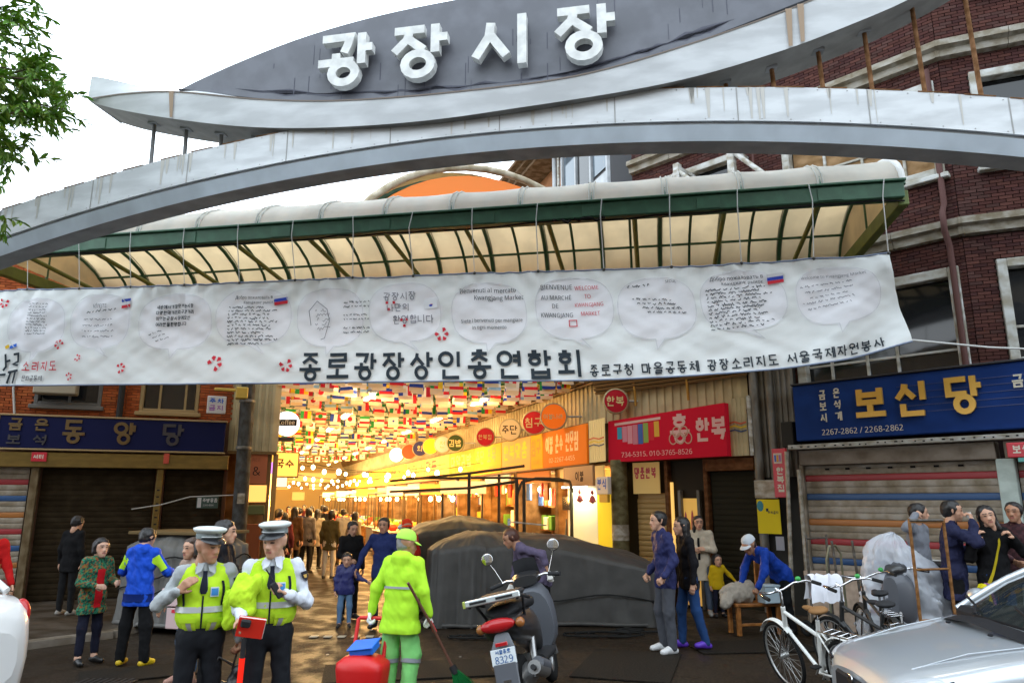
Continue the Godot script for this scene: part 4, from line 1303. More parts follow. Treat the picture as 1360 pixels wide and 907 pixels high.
func right_building() -> void:
	glass_mats()
	var b := thing("brick_building", "dark red brick corner building with white framed windows and stone cornices", "building", Transform3D())
	var mortar := mat("mortar_dark", Color(.045, .026, .024), .95, .0, "blotch", Vector3(1, 1, 1))
	var brick := mat("brick_maroon", Color(1, 1, 1), .85)
	var cols := [Color(.066, .026, .022), Color(.058, .023, .02), Color(.075, .031, .025), Color(.05, .021, .02), Color(.065, .032, .028)]
	var stone := mat("stone_pale", Color(.34, .32, .28), .85, .0, "grime", Vector3(1.3, 1.3, 1.3))
	var wh := mat("window_white", Color(.50, .51, .50), .7, .0, "grime", Vector3(1.1, 1.1, 1.1))
	var w1 := part("corner_wall", M.new(), mortar, b); w1.transform = FR1
	var w2 := part("front_wall", M.new(), mortar, b); w2.transform = FR2
	var H1 := [Rect2(-2.7, 3.45, 2.6, 1.95), Rect2(-2.66, 6.9, 2.56, 1.62), Rect2(-5.5, 6.9, 1.9, 1.62), Rect2(-5.6, 4.95, 1.9, .01), Rect2(-3.6, 9.95, 1.4, 1.1)]
	var H2 := [Rect2(.38, 3.8, 1.7, 1.62), Rect2(.38, 6.9, 1.7, 1.62), Rect2(2.7, 3.8, 1.7, 1.62), Rect2(2.7, 6.9, 1.7, 1.62), Rect2(.6, 9.9, 1.6, 1.2)]
	var m := M.new(); wall_holes(m, -6.0, 0, 0, 11.8, H1, -.02, .35)
	w1.mesh = m.mesh()
	m = M.new(); wall_holes(m, .0, 8, 0, 11.8, H2, -.02, .35)
	w2.mesh = m.mesh()
	brickwork(w1, -6.0, .0, 4.3, 11.8, H1 + [Rect2(-9, 5.84, 10, .28), Rect2(-9, 8.82, 10, .26)], .0, cols, brick)
	brickwork(w1, -2.8, .0, 2.9, 4.3, H1, .0, cols, brick)
	brickwork(w2, .0, 5.0, 2.9, 11.8, H2 + [Rect2(-1, 5.84, 10, .28), Rect2(-1, 8.82, 10, .26)], .0, cols, brick)
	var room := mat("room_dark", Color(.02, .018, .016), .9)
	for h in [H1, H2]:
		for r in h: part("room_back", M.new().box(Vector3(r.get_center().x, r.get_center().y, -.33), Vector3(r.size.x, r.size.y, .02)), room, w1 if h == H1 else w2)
	for c in [[5.84, .27, .17], [8.82, .26, .22]]:
		for wl in [[w1, -6.0, .06], [w2, -.06, 6.0]]:
			var n := int((wl[2] - wl[1]) / 1.0)
			for k in n:
				var x0 := lerpf(wl[1], wl[2], float(k) / n); var x1 := lerpf(wl[1], wl[2], float(k + 1) / n)
				var cm := M.new()
				var pr := [Vector2(0, 0), Vector2(c[2] * .55, .02), Vector2(c[2] * .6, c[1] * .5), Vector2(c[2], c[1] * .62), Vector2(c[2], c[1]), Vector2(0, c[1] + .02)]
				var poly := PackedVector2Array()
				for q in pr: poly.append(Vector2(-q.x, q.y))
				cm.prism(poly, x1 - x0 - .008, Transform3D(Basis(Vector3(0, 0, -1), Vector3.UP, Vector3(1, 0, 0)), Vector3(x1 - .004, c[0], rnd(-.006, .006))))
				part("cornice_stone", cm, stone, wl[0])
	window(w1, H1[0], .0, wh, mats.pane_dark, [.17, .42, .62], [.33], .15)
	window(w1, H1[1], .0, wh, mats.pane_board, [.25, .52, .8], [.45], .13)
	window(w1, H1[2], .0, wh, mats.pane_dark, [.5], [.6], .13)
	window(w1, H1[4], .0, wh, mats.pane_dark, [.5], [], .12)
	window(w2, H2[0], .0, wh, mats.pane_dark, [.33, .66], [.35], .13)
	window(w2, H2[1], .0, wh, mats.pane_dark, [.5], [.35], .13)
	window(w2, H2[2], .0, wh, mats.pane_dark, [.5], [.35], .13)
	window(w2, H2[3], .0, wh, mats.pane_dark, [.5], [.35], .13)
	window(w2, H2[4], .0, wh, mats.pane_dark, [.5], [], .12)
	var pipe := mat("pipe_brown", Color(.10, .05, .045), .6)
	part("downpipe", M.new().tube([Vector3(-.16, 2.9, .09), Vector3(-.16, 5.7, .09), Vector3(-.16, 5.9, .27), Vector3(-.16, 6.2, .27), Vector3(-.16, 6.4, .09), Vector3(-.16, 8.7, .09)], .045, 8), pipe, w1)
	part("conduit", M.new().tube([Vector3(-3.15, 4.3, .05), Vector3(-3.15, 5.7, .05), Vector3(-3.15, 6.3, .24), Vector3(-3.15, 11, .05)], .022, 6), pipe, w1)
	var br := thing("steel_bracket", "white painted steel bracket with slanting braces above the canopy's right part", "bracket", FR1)
	var wp := mat("bracket_white", Color(.55, .56, .56), .6, .0, "grime", Vector3(2, 2, 2))
	for x in [-4.5, -3.35]:
		part("upright", M.new().box(Vector3(x, 7.75, .62), Vector3(.13, 1.25, .13), .012), wp, br)
		part("arm", M.new().box(Vector3(x, 8.3, .31), Vector3(.08, .08, .62), .01), wp, br)
		part("brace", M.new().tube([Vector3(x, 8.25, .62), Vector3(x + .95, 7.2, .62)], .05, 6), wp, br)
	part("brace", M.new().tube([Vector3(-4.5, 8.25, .62), Vector3(-5.4, 7.2, .62)], .05, 6), wp, br)
func corrugated(m: M, x0: float, x1: float, y0: float, y1: float, z: float, pitch: float, amp: float, across := false) -> void:
	var rows := []
	var n := int((x1 - x0) / pitch)
	var row0 := PackedVector3Array(); var row1 := PackedVector3Array()
	for k in n:
		for e in [[.0, .0], [.42, .0], [.52, 1.0], [.9, 1.0]]:
			var x: float = x0 + (k + e[0]) * pitch
			m.v.size()
			row0.append(Vector3(x, y0, z + amp * e[1])); row1.append(Vector3(x, y1, z + amp * e[1]))
	row0.append(Vector3(x1, y0, z)); row1.append(Vector3(x1, y1, z))
	for k in row0.size() - 1: m.quad(row0[k], row0[k + 1], row1[k + 1], row1[k])
func left_building() -> void:
	var b := thing("orange_brick_building", "two storey orange brick shop building on the left", "building", FL)
	var mortar := mat("mortar_ochre", Color(.16, .08, .05), .95)
	var brick := mat("brick_orange", Color(1, 1, 1), .85)
	var cols := [Color(.31, .075, .024), Color(.27, .063, .02), Color(.34, .09, .028), Color(.24, .058, .02)]
	var holes := [Rect2(.45, 3.72, 1.15, 1.4), Rect2(2.28, 3.66, 1.1, 1.45)]
	var doors := [Rect2(-6, -.1, 6.62, 2.62), Rect2(.75, -.1, 1.95, 2.62), Rect2(2.88, -.1, 1.1, 2.62)]
	var m := M.new(); wall_holes(m, -6.5, 4.05, 0, 6.8, holes + doors, -.02, .3)
	m.box(Vector3(-1.2, 3.4, -4.0), Vector3(10.5, 6.8, 7.3))
	part("wall", m, mortar, b)
	brickwork(b, -3.0, 4.05, 3.5, 6.8, holes, .0, cols, brick)
	var fr := mat("window_ochre", Color(.28, .19, .09), .6)
	window(b, holes[0], .0, mat("window_grey", Color(.12, .11, .10), .6), mats.pane_dark, [.5], [], .07, .02)
	window(b, holes[1], .0, fr, mats.pane_dark, [.3, .8], [], .07, .02)
	part("downpipe", M.new().tube([Vector3(1.95, 3.5, .08), Vector3(1.95, 6, .08)], .06, 8), mat("pipe_dark", Color(.03, .028, .027), .6), b)
	part("cable", M.new().tube([Vector3(.18, 3.5, .06), Vector3(.1, 4.0, .06), Vector3(.12, 6, .06)], .022, 6), mat("cable_grey", Color(.4, .38, .35), .7), b)
	part("air_conditioner", M.new().box(Vector3(.85, 4.15, .24), Vector3(.72, .5, .3), .02), mat("unit_cream", Color(.32, .27, .2), .6), b)
	part("parapet", M.new().box(Vector3(-1.2, 6.86, .02), Vector3(10.6, .14, .3), .02), mats.stone_pale, b)
func far_buildings() -> void:
	var b := thing("tenement", "ochre and grey tenement with metal clad veranda rising behind the canopy", "building", FAR)
	var ochre := mat("render_ochre", Color(.42, .20, .10), .85, .0, "blotch", Vector3(.5, .5, .5))
	var m := M.new()
	var holes := [Rect2(-6.4, 8.4, .9, 1.4), Rect2(-5.0, 8.4, 1.7, 2.0)]
	wall_holes(m, -14.0, -2.7, 6.8, 11.0, holes, -.3, .3)
	m.box(Vector3(-8.3, 8.9, -2.4), Vector3(11.2, 4.2, 3.6))
	part("wall", m, ochre, b)
	var of := mat("frame_orange", Color(.48, .17, .06), .6)
	window(b, holes[0], -.3, of, mats.pane_dark, [], [.5], .1)
	window(b, holes[1], -.3, of, mats.pane_sky, [.4], [.55], .12)
	m = M.new()
	for k in 3: m.box(Vector3(-8.3, 11.05 + k * .1, .0 + k * .08), Vector3(11.6, .1, .75 + k * .16), .01)
	part("eaves", m, mat("eaves_wood", Color(.22, .15, .10), .85, .0, "grime", Vector3(1, 1, 1)), b)
	var gr := mat("veranda_grey", Color(.40, .42, .44), .5, .2, "blotch", Vector3(.7, .7, .7))
	m = M.new(); m.box(Vector3(-1.35, 9.4, -1.2), Vector3(2.6, 3.6, 2.3))
	part("veranda_core", m, mat("veranda_dark", Color(.1, .1, .105), .7), b)
	for k in 4:
		part("veranda_post", M.new().box(Vector3(-2.6 + k * .84, 9.5, .0), Vector3(.07, 3.6, .09), .008), gr, b)
		if k < 3: part("veranda_pane", M.new().box(Vector3(-2.18 + k * .84, 10.1, -.02), Vector3(.72, 1.5, .01)), mats.pane_sky if k != 1 else mats.pane_dark, b)
		if k < 3: part("veranda_panel", M.new().box(Vector3(-2.18 + k * .84, 8.5, -.02), Vector3(.74, 1.5, .02)), gr if k else mat("panel_rose", Color(.4, .25, .2), .7), b)
	part("veranda_drain", M.new().tube([Vector3(-3.0, 6.8, .05), Vector3(-3.0, 11.0, .05)], .07, 8), gr, b)
	part("veranda_drain", M.new().tube([Vector3(-2.82, 6.8, .02), Vector3(-2.82, 11.0, .02)], .04, 8), mats.bracket_white, b)
func alley() -> void:
	var b := thing("arcade_building", "cream clad arcade building lining the right side of the market alley", "building", FAR)
	var cream := mat("cladding_cream", Color(.50, .41, .24), .65, .0, "blotch", Vector3(.4, .4, .4))
	var pale := mat("wall_pale_green", Color(.42, .46, .34), .8, .0, "blotch", Vector3(.3, .3, .3))
	var brown := mat("louvre_brown", Color(.20, .12, .05), .6, .2)
	var dim := mat("shop_wall", Color(.20, .13, .07), .85, .0, "grime", Vector3(.7, .7, .7))
	var m := M.new()
	corrugated(m, -44, .0, 3.5, 4.4, .12, .22, .03)
	part("cladding", m, cream, b)
	for k in 7: part("louvre", M.new().box(Vector3(-22, 4.42 + k * .07, .25 + k * .03), Vector3(44, .05, .12), .0, Basis(Vector3.RIGHT, .5)), brown, b)
	part("gutter", M.new().box(Vector3(-22, 5.0, .35), Vector3(44, .22, .5), .03), pale, b)
	m = M.new(); corrugated(m, -44, .0, 5.1, 5.6, .1, .3, .04)
	part("upper_cladding", m, pale, b)
	part("upper_wall", M.new().box(Vector3(-22, 4.25, -2.2), Vector3(44, 3.2, 4.3)), dim, b)
	for k in 15:
		var x := -.15 - k * 2.95
		part("pillar", M.new().box(Vector3(x, 1.33, -.05), Vector3(.2, 2.66, .26), .02), dim, b)
		part("bay_side", M.new().box(Vector3(x, 1.33, -.6), Vector3(.1, 2.66, .9)), dim, b)
	part("bay_back", M.new().box(Vector3(-22, 1.33, -1.05), Vector3(44, 2.66, .1)), mat("bay_back", Color(.26, .18, .09), .85), b)
	part("bay_ceiling", M.new().box(Vector3(-22, 2.66, -1.2), Vector3(44, .06, 2.5)), mats.bay_back, b)
	var l := thing("arcade_building", "narrow sliver of cream corrugated building on the alley's left side", "building", Transform3D())
	var FLc := Transform3D(Basis((FAR.basis * Vector3(-1, 0, 0)), Vector3.UP, FAR.basis * Vector3(0, 0, -1)), al(0, 6.77))
	var lw := part("alley_wall", M.new().box(Vector3(24, 2.7, -1.5), Vector3(41, 5.4, 3.0)), dim, l); lw.transform = FLc
	m = M.new(); corrugated(m, 3.45, 44, 2.9, 5.4, .03, .22, .03)
	part("alley_cladding", m, cream, lw)
	var fcol := part("front_cladding", M.new(), cream, l); fcol.transform = FL
	m = M.new(); corrugated(m, 4.05, 5.0, 2.92, 5.9, .05, .14, .03)
	m.box(Vector3(4.5, 4.4, -.3), Vector3(.98, 3.0, .6))
	fcol.mesh = m.mesh()
	part("front_soffit", M.new().box(Vector3(4.5, 2.88, .05), Vector3(.96, .06, .2)), brown, fcol)
	part("door_post", M.new().box(Vector3(4.85, 1.45, .0), Vector3(.09, 2.85, .12), .01), brown, fcol)
	part("door_post", M.new().box(Vector3(4.98, 1.45, -.05), Vector3(.1, 2.85, .14), .01), mat("post_amber", Color(.4, .22, .06), .5), fcol)
	var v := thing("arcade_roof", "barrel vault of pale panels and green trusses roofing the market alley", "roof", FAR)
	var vm := mat("vault_panel", Color(.62, .57, .42), .6, .0, "blotch", Vector3(.3, .3, .3))
	vm.backlight_enabled = true; vm.backlight = Color(.16, .14, .08).linear_to_srgb()
	var rows := []
	for k in 23:
		var row := PackedVector3Array()
		for j in 25:
			var a := PI * j / 24.0
			row.append(Vector3(-.6 - k * 2.0, 5.4 + 3.45 * sin(a), 3.05 - 3.35 * cos(a)))
		rows.append(row)
	part("vault", M.new().grid(rows), vm, v)
	var gm: Material = mats.green_steel if mats.has("green_steel") else mat("green_steel", Color(.035, .115, .06), .5, .0, "blotch", Vector3(1, 1, 1))
	for k in 22:
		var x := -.65 - k * 2.0
		var pts := []
		for j in 19: pts.append(Vector3(x, 5.3 + 3.38 * sin(PI * j / 18.0), 3.05 - 3.28 * cos(PI * j / 18.0)))
		part("rib", M.new().tube(pts, .05, 6), gm, v)
		part("tie", M.new().tube([Vector3(x, 5.5, .1), Vector3(x, 5.5, 6.7)], .035, 6), gm, v)
		if k % 2 == 0:
			part("hanger", M.new().tube([Vector3(x, 5.5, 3.05), Vector3(x, 8.4, 3.05)], .02, 5), gm, v)
	m = M.new()
	var poly := PackedVector2Array()
	for j in 25: poly.append(Vector2(-cos(PI * j / 24.0) * 3.3, 5.47 + 3.3 * sin(PI * j / 24.0)))
	var cut := PackedVector2Array()
	for p in poly:
		if p.y >= 7.6: cut.append(p)
	m.prism(cut, .05, Transform3D(Basis(Vector3(0, 0, 1), Vector3.UP, Vector3(-1, 0, 0)), Vector3(-.55, 0, 2.75)))
	var og := mat("gable_orange", Color(.85, .22, .01), .5)
	og.backlight_enabled = true; og.backlight = Color(.5, .12, .0).linear_to_srgb()
	part("gable_panel", m, og, v)
	var rim := []
	for j in 25: rim.append(Vector3(-.5, 5.5 + 3.46 * sin(PI * j / 24.0), 2.75 - 3.45 * cos(PI * j / 24.0)))
	part("gable_rim", M.new().tube(rim, .08, 8), mat("rim_cream", Color(.5, .45, .36), .7, .0, "grime", Vector3(1, 1, 1)), v)
	var e := thing("market_hall_end", "ochre end wall closing the far end of the market alley", "wall", FAR)
	part("wall", M.new().box(Vector3(-45, 4.5, 3.4), Vector3(.4, 9, 7.6)), mat("end_ochre", Color(.6, .42, .18), .8), e)
	for k in 5: part("lit_board", M.new().box(Vector3(-44.6, 2.2 + (k % 2) * .8, 1.0 + k * 1.2), Vector3(.1, .6, .9)), mats.sign_amber if mats.has("sign_amber") else glow("sign_amber", Color(.7, .45, .12), Color(1.0, .6, .15), .8), e)
	part("sign_band", M.new().box(Vector3(-44.7, 3.6, 3.4), Vector3(.1, .7, 5.5)), glow("sign_amber", Color(.7, .45, .12), Color(1.0, .6, .15), .8), e)
func cable_sky() -> void: pass
func letters(text: String, at: Vector2, size: Vector2, gap: float, w: float, f: Callable, mt: Material, parent: Node, depth := .0, seg := .0, vertical := false, called := "letter") -> void:
	var p := at
	for ch in text:
		if ch != " ":
			var m := M.new()
			hangul(m, ch, p, size, 0, w, f, depth, seg)
			part(called, m, mt, parent)
		if vertical: p.y -= (size.y + gap) * (.5 if ch == " " else 1.0)
		else: p.x += (size.x + gap) * (.5 if ch == " " else 1.0)
func words(text: String, at: Vector2, h: float, f: Callable, mt: Material, parent: Node, width := .0) -> void:
	var m := M.new()
	latin(m, text, at, h, f, false, width)
	if m.v.size(): part("lettering", m, mt, parent)
func shutter(o: Node, x0: float, x1: float, y0: float, y1: float, z: float, base: Material, stripes: Dictionary, pitch := .1) -> void:
	var m := M.new()
	var w := x1 - x0
	var rows := []
	for p in [[-.5, .0], [-.42, .006], [-.2, .009], [.1, .009], [.34, .006], [.42, .0], [.5, -.006]]:
		rows.append(PackedVector3Array([Vector3(-w / 2, p[0] * pitch, p[1]), Vector3(w / 2, p[0] * pitch, p[1])]))
	m.grid(rows)
	var am := m.mesh()
	var n := int((y1 - y0) / pitch)
	for k in n:
		var mt: Material = stripes.get(n - 1 - k, base)
		var s := part("slat", am, mt, o)
		s.position = Vector3((x0 + x1) / 2, y0 + (k + .5) * pitch, z + rnd(-.002, .002))
	part("backing", M.new().box(Vector3((x0 + x1) / 2, (y0 + y1) / 2, z - .03), Vector3(w, y1 - y0, .02)), base, o)
func shopfront_right() -> void:
	var sil := mat("shutter_silver", Color(.38, .34, .29), .6, .1, "grime", Vector3(1.2, .6, 1.2))
	var red := mat("stripe_red", Color(.30, .02, .025), .5)
	var blue := mat("stripe_blue", Color(.02, .07, .19), .5)
	var org := mat("stripe_orange", Color(.36, .13, .025), .5)
	var st := {1: red, 4: blue, 8: org, 11: red, 14: blue, 18: org, 21: red}
	var o := thing("rolling_shutter", "silver rolling shutter with red, blue and orange stripes under the blue sign", "shutter", FR1)
	shutter(o, -2.68, .07, .02, 2.47, .12, sil, st)
	part("shutter_box", M.new().box(Vector3(-1.3, 2.6, .16), Vector3(2.8, .25, .24), .01), mat("box_taupe", Color(.20, .165, .13), .55, .2, "grime", Vector3(1, 1, 1)), o)
	part("guide_rail", M.new().box(Vector3(-2.72, 1.25, .13), Vector3(.07, 2.5, .12), .01), sil, o)
	var m := M.new()
	for k in 7: m.box(Vector3(-2.3 + k * .32, 2.41, .148), Vector3(.07, .03, .006))
	stuff(part("vent_holes", m, mat("hole_black", Color(.01, .01, .01), .9), o))
	part("pillar", M.new().box(Vector3(.19, 1.24, .2), Vector3(.22, 2.48, .16), .01), mat("pillar_mint", Color(.50, .58, .54), .6, .0, "blotch", Vector3(1, 1, 1)), o)
	var o2 := thing("rolling_shutter", "silver striped rolling shutter right of the mint pillar, behind the man in maroon", "shutter", FR1)
	shutter(o2, .31, 1.6, .02, 2.47, .12, sil, st)
	part("shutter_box", M.new().box(Vector3(.9, 2.6, .16), Vector3(1.4, .25, .24), .01), mats.box_taupe, o2)
	var g := thing("shop_sign", "wide blue shop sign with raised gold Hangul lettering above the striped shutter", "sign", FR1)
	var bl := mat("sign_blue", Color(.010, .040, .19), .6, .0, "blotch", Vector3(.6, .6, .6))
	part("board", M.new().box(Vector3(-.72, 3.33, .26), Vector3(3.9, .92, .24), .015), bl, g)
	for k in 5: part("ridge", M.new().box(Vector3(.05, 3.2 + k * .1, .381), Vector3(2.2, .012, .008)), mat("sign_blue_dark", Color(.012, .03, .14), .4), g)
	part("top_trim", M.new().box(Vector3(-.72, 3.805, .27), Vector3(3.94, .03, .28), .006), mat("trim_black", Color(.012, .012, .016), .5), g)
	var gold := mat("letter_gold", Color(.62, .36, .06), .35, .3)
	var cream := mat("letter_cream", Color(.62, .58, .48), .6)
	var tilt := func(p: Vector2, l: float) -> Vector3: return Vector3(p.x, p.y, .385 + l)
	letters("보", Vector2(-1.66, 3.63), Vector2(.43, .46), 0, .085, tilt, gold, g, .05)
	letters("신", Vector2(-1.06, 3.65), Vector2(.43, .48), 0, .08, tilt, gold, g, .05)
	letters("당", Vector2(-.37, 3.65), Vector2(.43, .5), 0, .08, tilt, gold, g, .05)
	letters("금보시", Vector2(-2.23, 3.66), Vector2(.1, .14), .045, .02, tilt, cream, g, .008, .0, true)
	letters("은석계", Vector2(-2.0, 3.67), Vector2(.1, .14), .045, .02, tilt, cream, g, .008, .0, true)
	letters("금", Vector2(.43, 3.6), Vector2(.13, .16), 0, .025, tilt, cream, g, .008)
	words("2267-2862 / 2268-2862", Vector2(-2.24, 2.985), .085, plane(.384), cream, g, 1.22)
	var t := thing("gutter_strip", "white perforated metal strip running under the blue shop sign", "gutter", FR1)
	part("strip", M.new().box(Vector3(-1.0, 2.77, .32), Vector3(3.6, .075, .24), .008), mat("strip_white", Color(.42, .42, .4), .6, .0, "grime", Vector3(2, 2, 2)), t)
	m = M.new()
	for k in 26: m.box(Vector3(-2.7 + k * .13 + rnd(-.03, .03), 2.77 + rnd(-.01, .01), .441), Vector3(rnd(.02, .05), .02, .004))
	stuff(part("flaked_spots", m, mats.hole_black, t))
	var r := thing("sign_box", "small red sign box with white letters at the end of the shutter header", "sign", FR1)
	part("box", M.new().box(Vector3(.45, 2.58, .42), Vector3(.36, .2, .1), .01), mat("plastic_red", Color(.50, .015, .03), .4), r)
	part("lower_panel", M.new().box(Vector3(.5, 2.45, .42), Vector3(.24, .06, .08), .006), mat("plastic_teal", Color(.1, .35, .32), .5), r)
	letters("보석", Vector2(.34, 2.645), Vector2(.09, .11), .02, .018, plane(.472), cream, r)
	var c := thing("corner_column", "grey corrugated metal corner column between the blue sign and the red sign", "column", FR1)
	var gm := mat("steel_grey", Color(.19, .18, .165), .55, .2, "grime", Vector3(1, .4, 1))
	m = M.new(); corrugated(m, -3.56, -2.74, 2.3, 5.2, .16, .1, .03)
	part("cladding", m, gm, c)
	part("core", M.new().box(Vector3(-3.15, 2.6, .05), Vector3(.8, 5.2, .18)), mat("steel_dark", Color(.03, .028, .025), .7), c)
	part("drain_pipe", M.new().tube([Vector3(-3.42, .1, .25), Vector3(-3.42, 5.2, .25)], .075, 10), gm, c)
	part("drain_pipe", M.new().tube([Vector3(-3.14, 2.2, .24), Vector3(-3.14, 5.2, .24)], .06, 10), gm, c)
	part("meter_box", M.new().box(Vector3(-2.84, 3.0, .24), Vector3(.2, .42, .2), .012), mats.steel_dark, c)
	var w := thing("notice_board", "blank off-white board above the yellow poster on the corner column", "board", FR1)
	part("board", M.new().box(Vector3(-3.28, 2.1, .35), Vector3(.4, .3, .03), .005), mat("board_white", Color(.45, .42, .37), .6, .0, "grime", Vector3(2, 2, 2)), w)
	var y := thing("poster", "yellow poster with blue emblem on the corner column", "poster", FR1)
	part("sheet", M.new().box(Vector3(-3.26, 1.65, .35), Vector3(.4, .56, .015)), mat("paper_yellow", Color(.62, .48, .02), .7), y)
	part("emblem", M.new().ball(Vector3(-3.4, 1.82, .358), Vector3(.06, .09, .004), 12, 6), mat("emblem_teal", Color(.05, .2, .25), .6), y)
	words("서", Vector2(-3.3, 1.75), .04, plane(.36), mat("ink_black", Color(.035, .045, .055), .8), y)
	letters("주차금지", Vector2(-3.27, 1.74), Vector2(.04, .045), .008, .008, plane(.36), mats.ink_black, y)
	var pp := thing("poster", "grey leaflet taped below the yellow poster", "poster", FR1)
	part("sheet", M.new().box(Vector3(-3.1, 1.22, .35), Vector3(.14, .22, .01)), mat("paper_grey", Color(.3, .3, .34), .7), pp)
	var v := thing("shop_sign", "narrow red vertical sign with white lettering beside the striped shutter", "sign", FR1)
	part("board", M.new().box(Vector3(-2.96, 2.36, .42), Vector3(.24, .8, .07), .008), mats.plastic_red, v)
	part("picture_panel", M.new().box(Vector3(-2.98, 2.6, .458), Vector3(.14, .17, .01)), mat("panel_cream", Color(.6, .5, .4), .6), v)
	for k in 3: part("colour_bar", M.new().box(Vector3(-3.02 + k * .04, 2.6, .464), Vector3(.03, .11, .006)), [mat("bar_blue", Color(.05, .12, .45), .6), mat("bar_orange", Color(.6, .25, .03), .6), mat("bar_violet", Color(.3, .12, .35), .6)][k], v)
	letters("한복집", Vector2(-3.02, 2.45), Vector2(.12, .11), .03, .02, plane(.457), cream, v, .0, .0, true)
	for x in [-2.8, -2.62]:
		var p := thing("pole", "pale metal pole left of the striped shutter" if x < -2.7 else "second pale pole leaning on the striped shutter's left edge", "pole", FR1)
		part("shaft", M.new().tube([Vector3(x + (.1 if x > -2.7 else .0), .0, .75), Vector3(x, 2.7 if x < -2.7 else 2.4, .5)], .035, 8), mat("pole_grey", Color(.33, .31, .27), .5, .2, "grime", Vector3(2, 2, 2)), p)
		part("foot", M.new().box(Vector3(x + (.1 if x > -2.7 else .0), .02, .75), Vector3(.12, .04, .12), .006), mats.pole_grey, p)
	hanbok_shop()
func hanbok_shop() -> void:
	var b := thing("clothes_shop", "clothes shop in the alley mouth with lit glass door and closed dark shutter", "shop", FR1)
	var dark := mat("shop_dark", Color(.035, .028, .02), .75)
	part("back_wall", M.new().box(Vector3(-5.5, 1.4, .02), Vector3(2.1, 2.7, .04)), dark, b)
	part("lintel", M.new().box(Vector3(-5.0, 2.72, .12), Vector3(3.0, .12, .2), .01), mat("lintel_rust", Color(.16, .07, .03), .7, .0, "grime", Vector3(2, 2, 2)), b)
	var sh := part("dark_shutter", M.new(), mat("shutter_black", Color(.022, .019, .012), .85), b)
	shutter(sh, -4.45, -3.55, .05, 2.42, .09, mats.shutter_black, {}, .1)
	part("shutter_box", M.new().box(Vector3(-4.0, 2.54, .14), Vector3(.95, .22, .2), .01), mats.lintel_rust, b)
	var gs := part("yellow_shutter", M.new(), mat("shutter_gold", Color(.36, .22, .07), .5, .2), b)
	shutter(gs, -6.1, -5.42, .05, 2.05, .09, mats.shutter_gold, {}, .1)
	var d := part("glass_door", M.new().box(Vector3(-4.9, 1.0, .07), Vector3(.34, 1.9, .02)), glow("door_amber", Color(.5, .3, .08), Color(1.0, .55, .12), .42), b)
	part("door_frame", M.new().box(Vector3(-5.1, 1.05, .12), Vector3(.06, 2.1, .1), .006), mats.steel_grey, d)
	part("door_frame", M.new().box(Vector3(-4.7, 1.05, .12), Vector3(.06, 2.1, .1), .006), mats.steel_grey, d)
	for k in 5: part("hung_garment", M.new().ball(Vector3(-5.02 + k * .07, 1.2 + rnd(-.1, .2), .1), Vector3(.035, .4, .02), 8, 6), [mat("cloth_rose", Color(.5, .12, .12), .9), mat("cloth_gold", Color(.5, .3, .06), .9)][k % 2], d)
	part("neon_strip", M.new().box(Vector3(-5.28, 1.6, .12), Vector3(.05, 1.3, .04)), glow("strip_amber", Color(.5, .3, .1), Color(1.0, .6, .15), .9), b)
	part("dark_post", M.new().box(Vector3(-5.36, 1.35, .12), Vector3(.08, 2.7, .14), .01), mats.lintel_rust, b)
	part("dark_post", M.new().box(Vector3(-4.52, 1.35, .12), Vector3(.08, 2.7, .14), .01), mats.lintel_rust, b)
	var p := thing("stone_pillar", "round mottled concrete pillar under the left end of the red sign", "pillar", FR1)
	var pm := mat("pillar_moss", Color(.17, .15, .08), .8, .0, "grime", Vector3(1.5, 1.5, 1.5))
	part("shaft", M.new().tube([Vector3(-6.35, 0, .35), Vector3(-6.35, 2.7, .35)], .165, 16), pm, p)
	part("label", M.new().tube([Vector3(-6.35, 1.15, .35), Vector3(-6.35, 1.45, .35)], .169, 16), mats.board_white, p)
	var s := thing("shop_sign", "large red clothes shop sign with striped skirt picture and white Hangul", "sign", FR1)
	var rd := glow("sign_crimson", Color(.42, .008, .022), Color(.6, .01, .03), .12)
	part("board", M.new().prism(PackedVector2Array([Vector2(-6.52, 2.66), Vector2(-3.9, 2.68), Vector2(-3.9, 3.62), Vector2(-6.5, 3.48)]), .16, Transform3D(Basis(), Vector3(0, 0, .45))), rd, s)
	var f := plane(.453)
	var bars := [Color(.05, .28, .38), Color(.55, .2, .25), Color(.6, .25, .28), Color(.5, .18, .22), Color(.06, .12, .35), Color(.25, .35, .08), Color(.6, .03, .04), Color(.65, .35, .05)]
	for k in 8:
		var x := -6.28 + k * .125
		var m := M.new()
		var bot := 2.98 + .16 * pow(absf((k - 3.5) / 4.0), 2.0)
		m.quad(f.call(Vector2(x, bot), 0), f.call(Vector2(x + .115, bot), 0), f.call(Vector2(x + .115, 3.34 + .02 * k * .4), 0), f.call(Vector2(x, 3.34 + .02 * k * .4), 0))
		part("skirt_stripe", m, mat("skirt_%d" % k, bars[k], .6), s)
	var m := M.new(); stroke(m, PackedVector2Array([Vector2(-6.34, 3.40), Vector2(-5.25, 3.45)]), .05, f, .002)
	part("skirt_band", m, mat("print_pink", Color(.65, .4, .36), .6), s)
	var wl := mat("print_blush", Color(.66, .40, .36), .6)
	letters("홍", Vector2(-5.05, 3.47), Vector2(.42, .5), 0, .06, f, wl, s)
	m = M.new()
	for k in 5: stroke(m, oval(Rect2(-5.07 + k * .08, 2.94 + (k % 2) * .12, .16, .2)), .022, f, .003 + k * .0004)
	part("flower_print", m, mat("print_rose", Color(.5, .3, .22), .6), s)
	letters("한복", Vector2(-4.5, 3.38), Vector2(.28, .4), .04, .06, f, wl, s)
	words("734-5315. 010-3765-8526", Vector2(-6.2, 2.79), .09, f, wl, s, 1.6)
	var e := thing("end_panel", "cream corrugated panel with wavy coloured stripes right of the red sign", "panel", FR1)
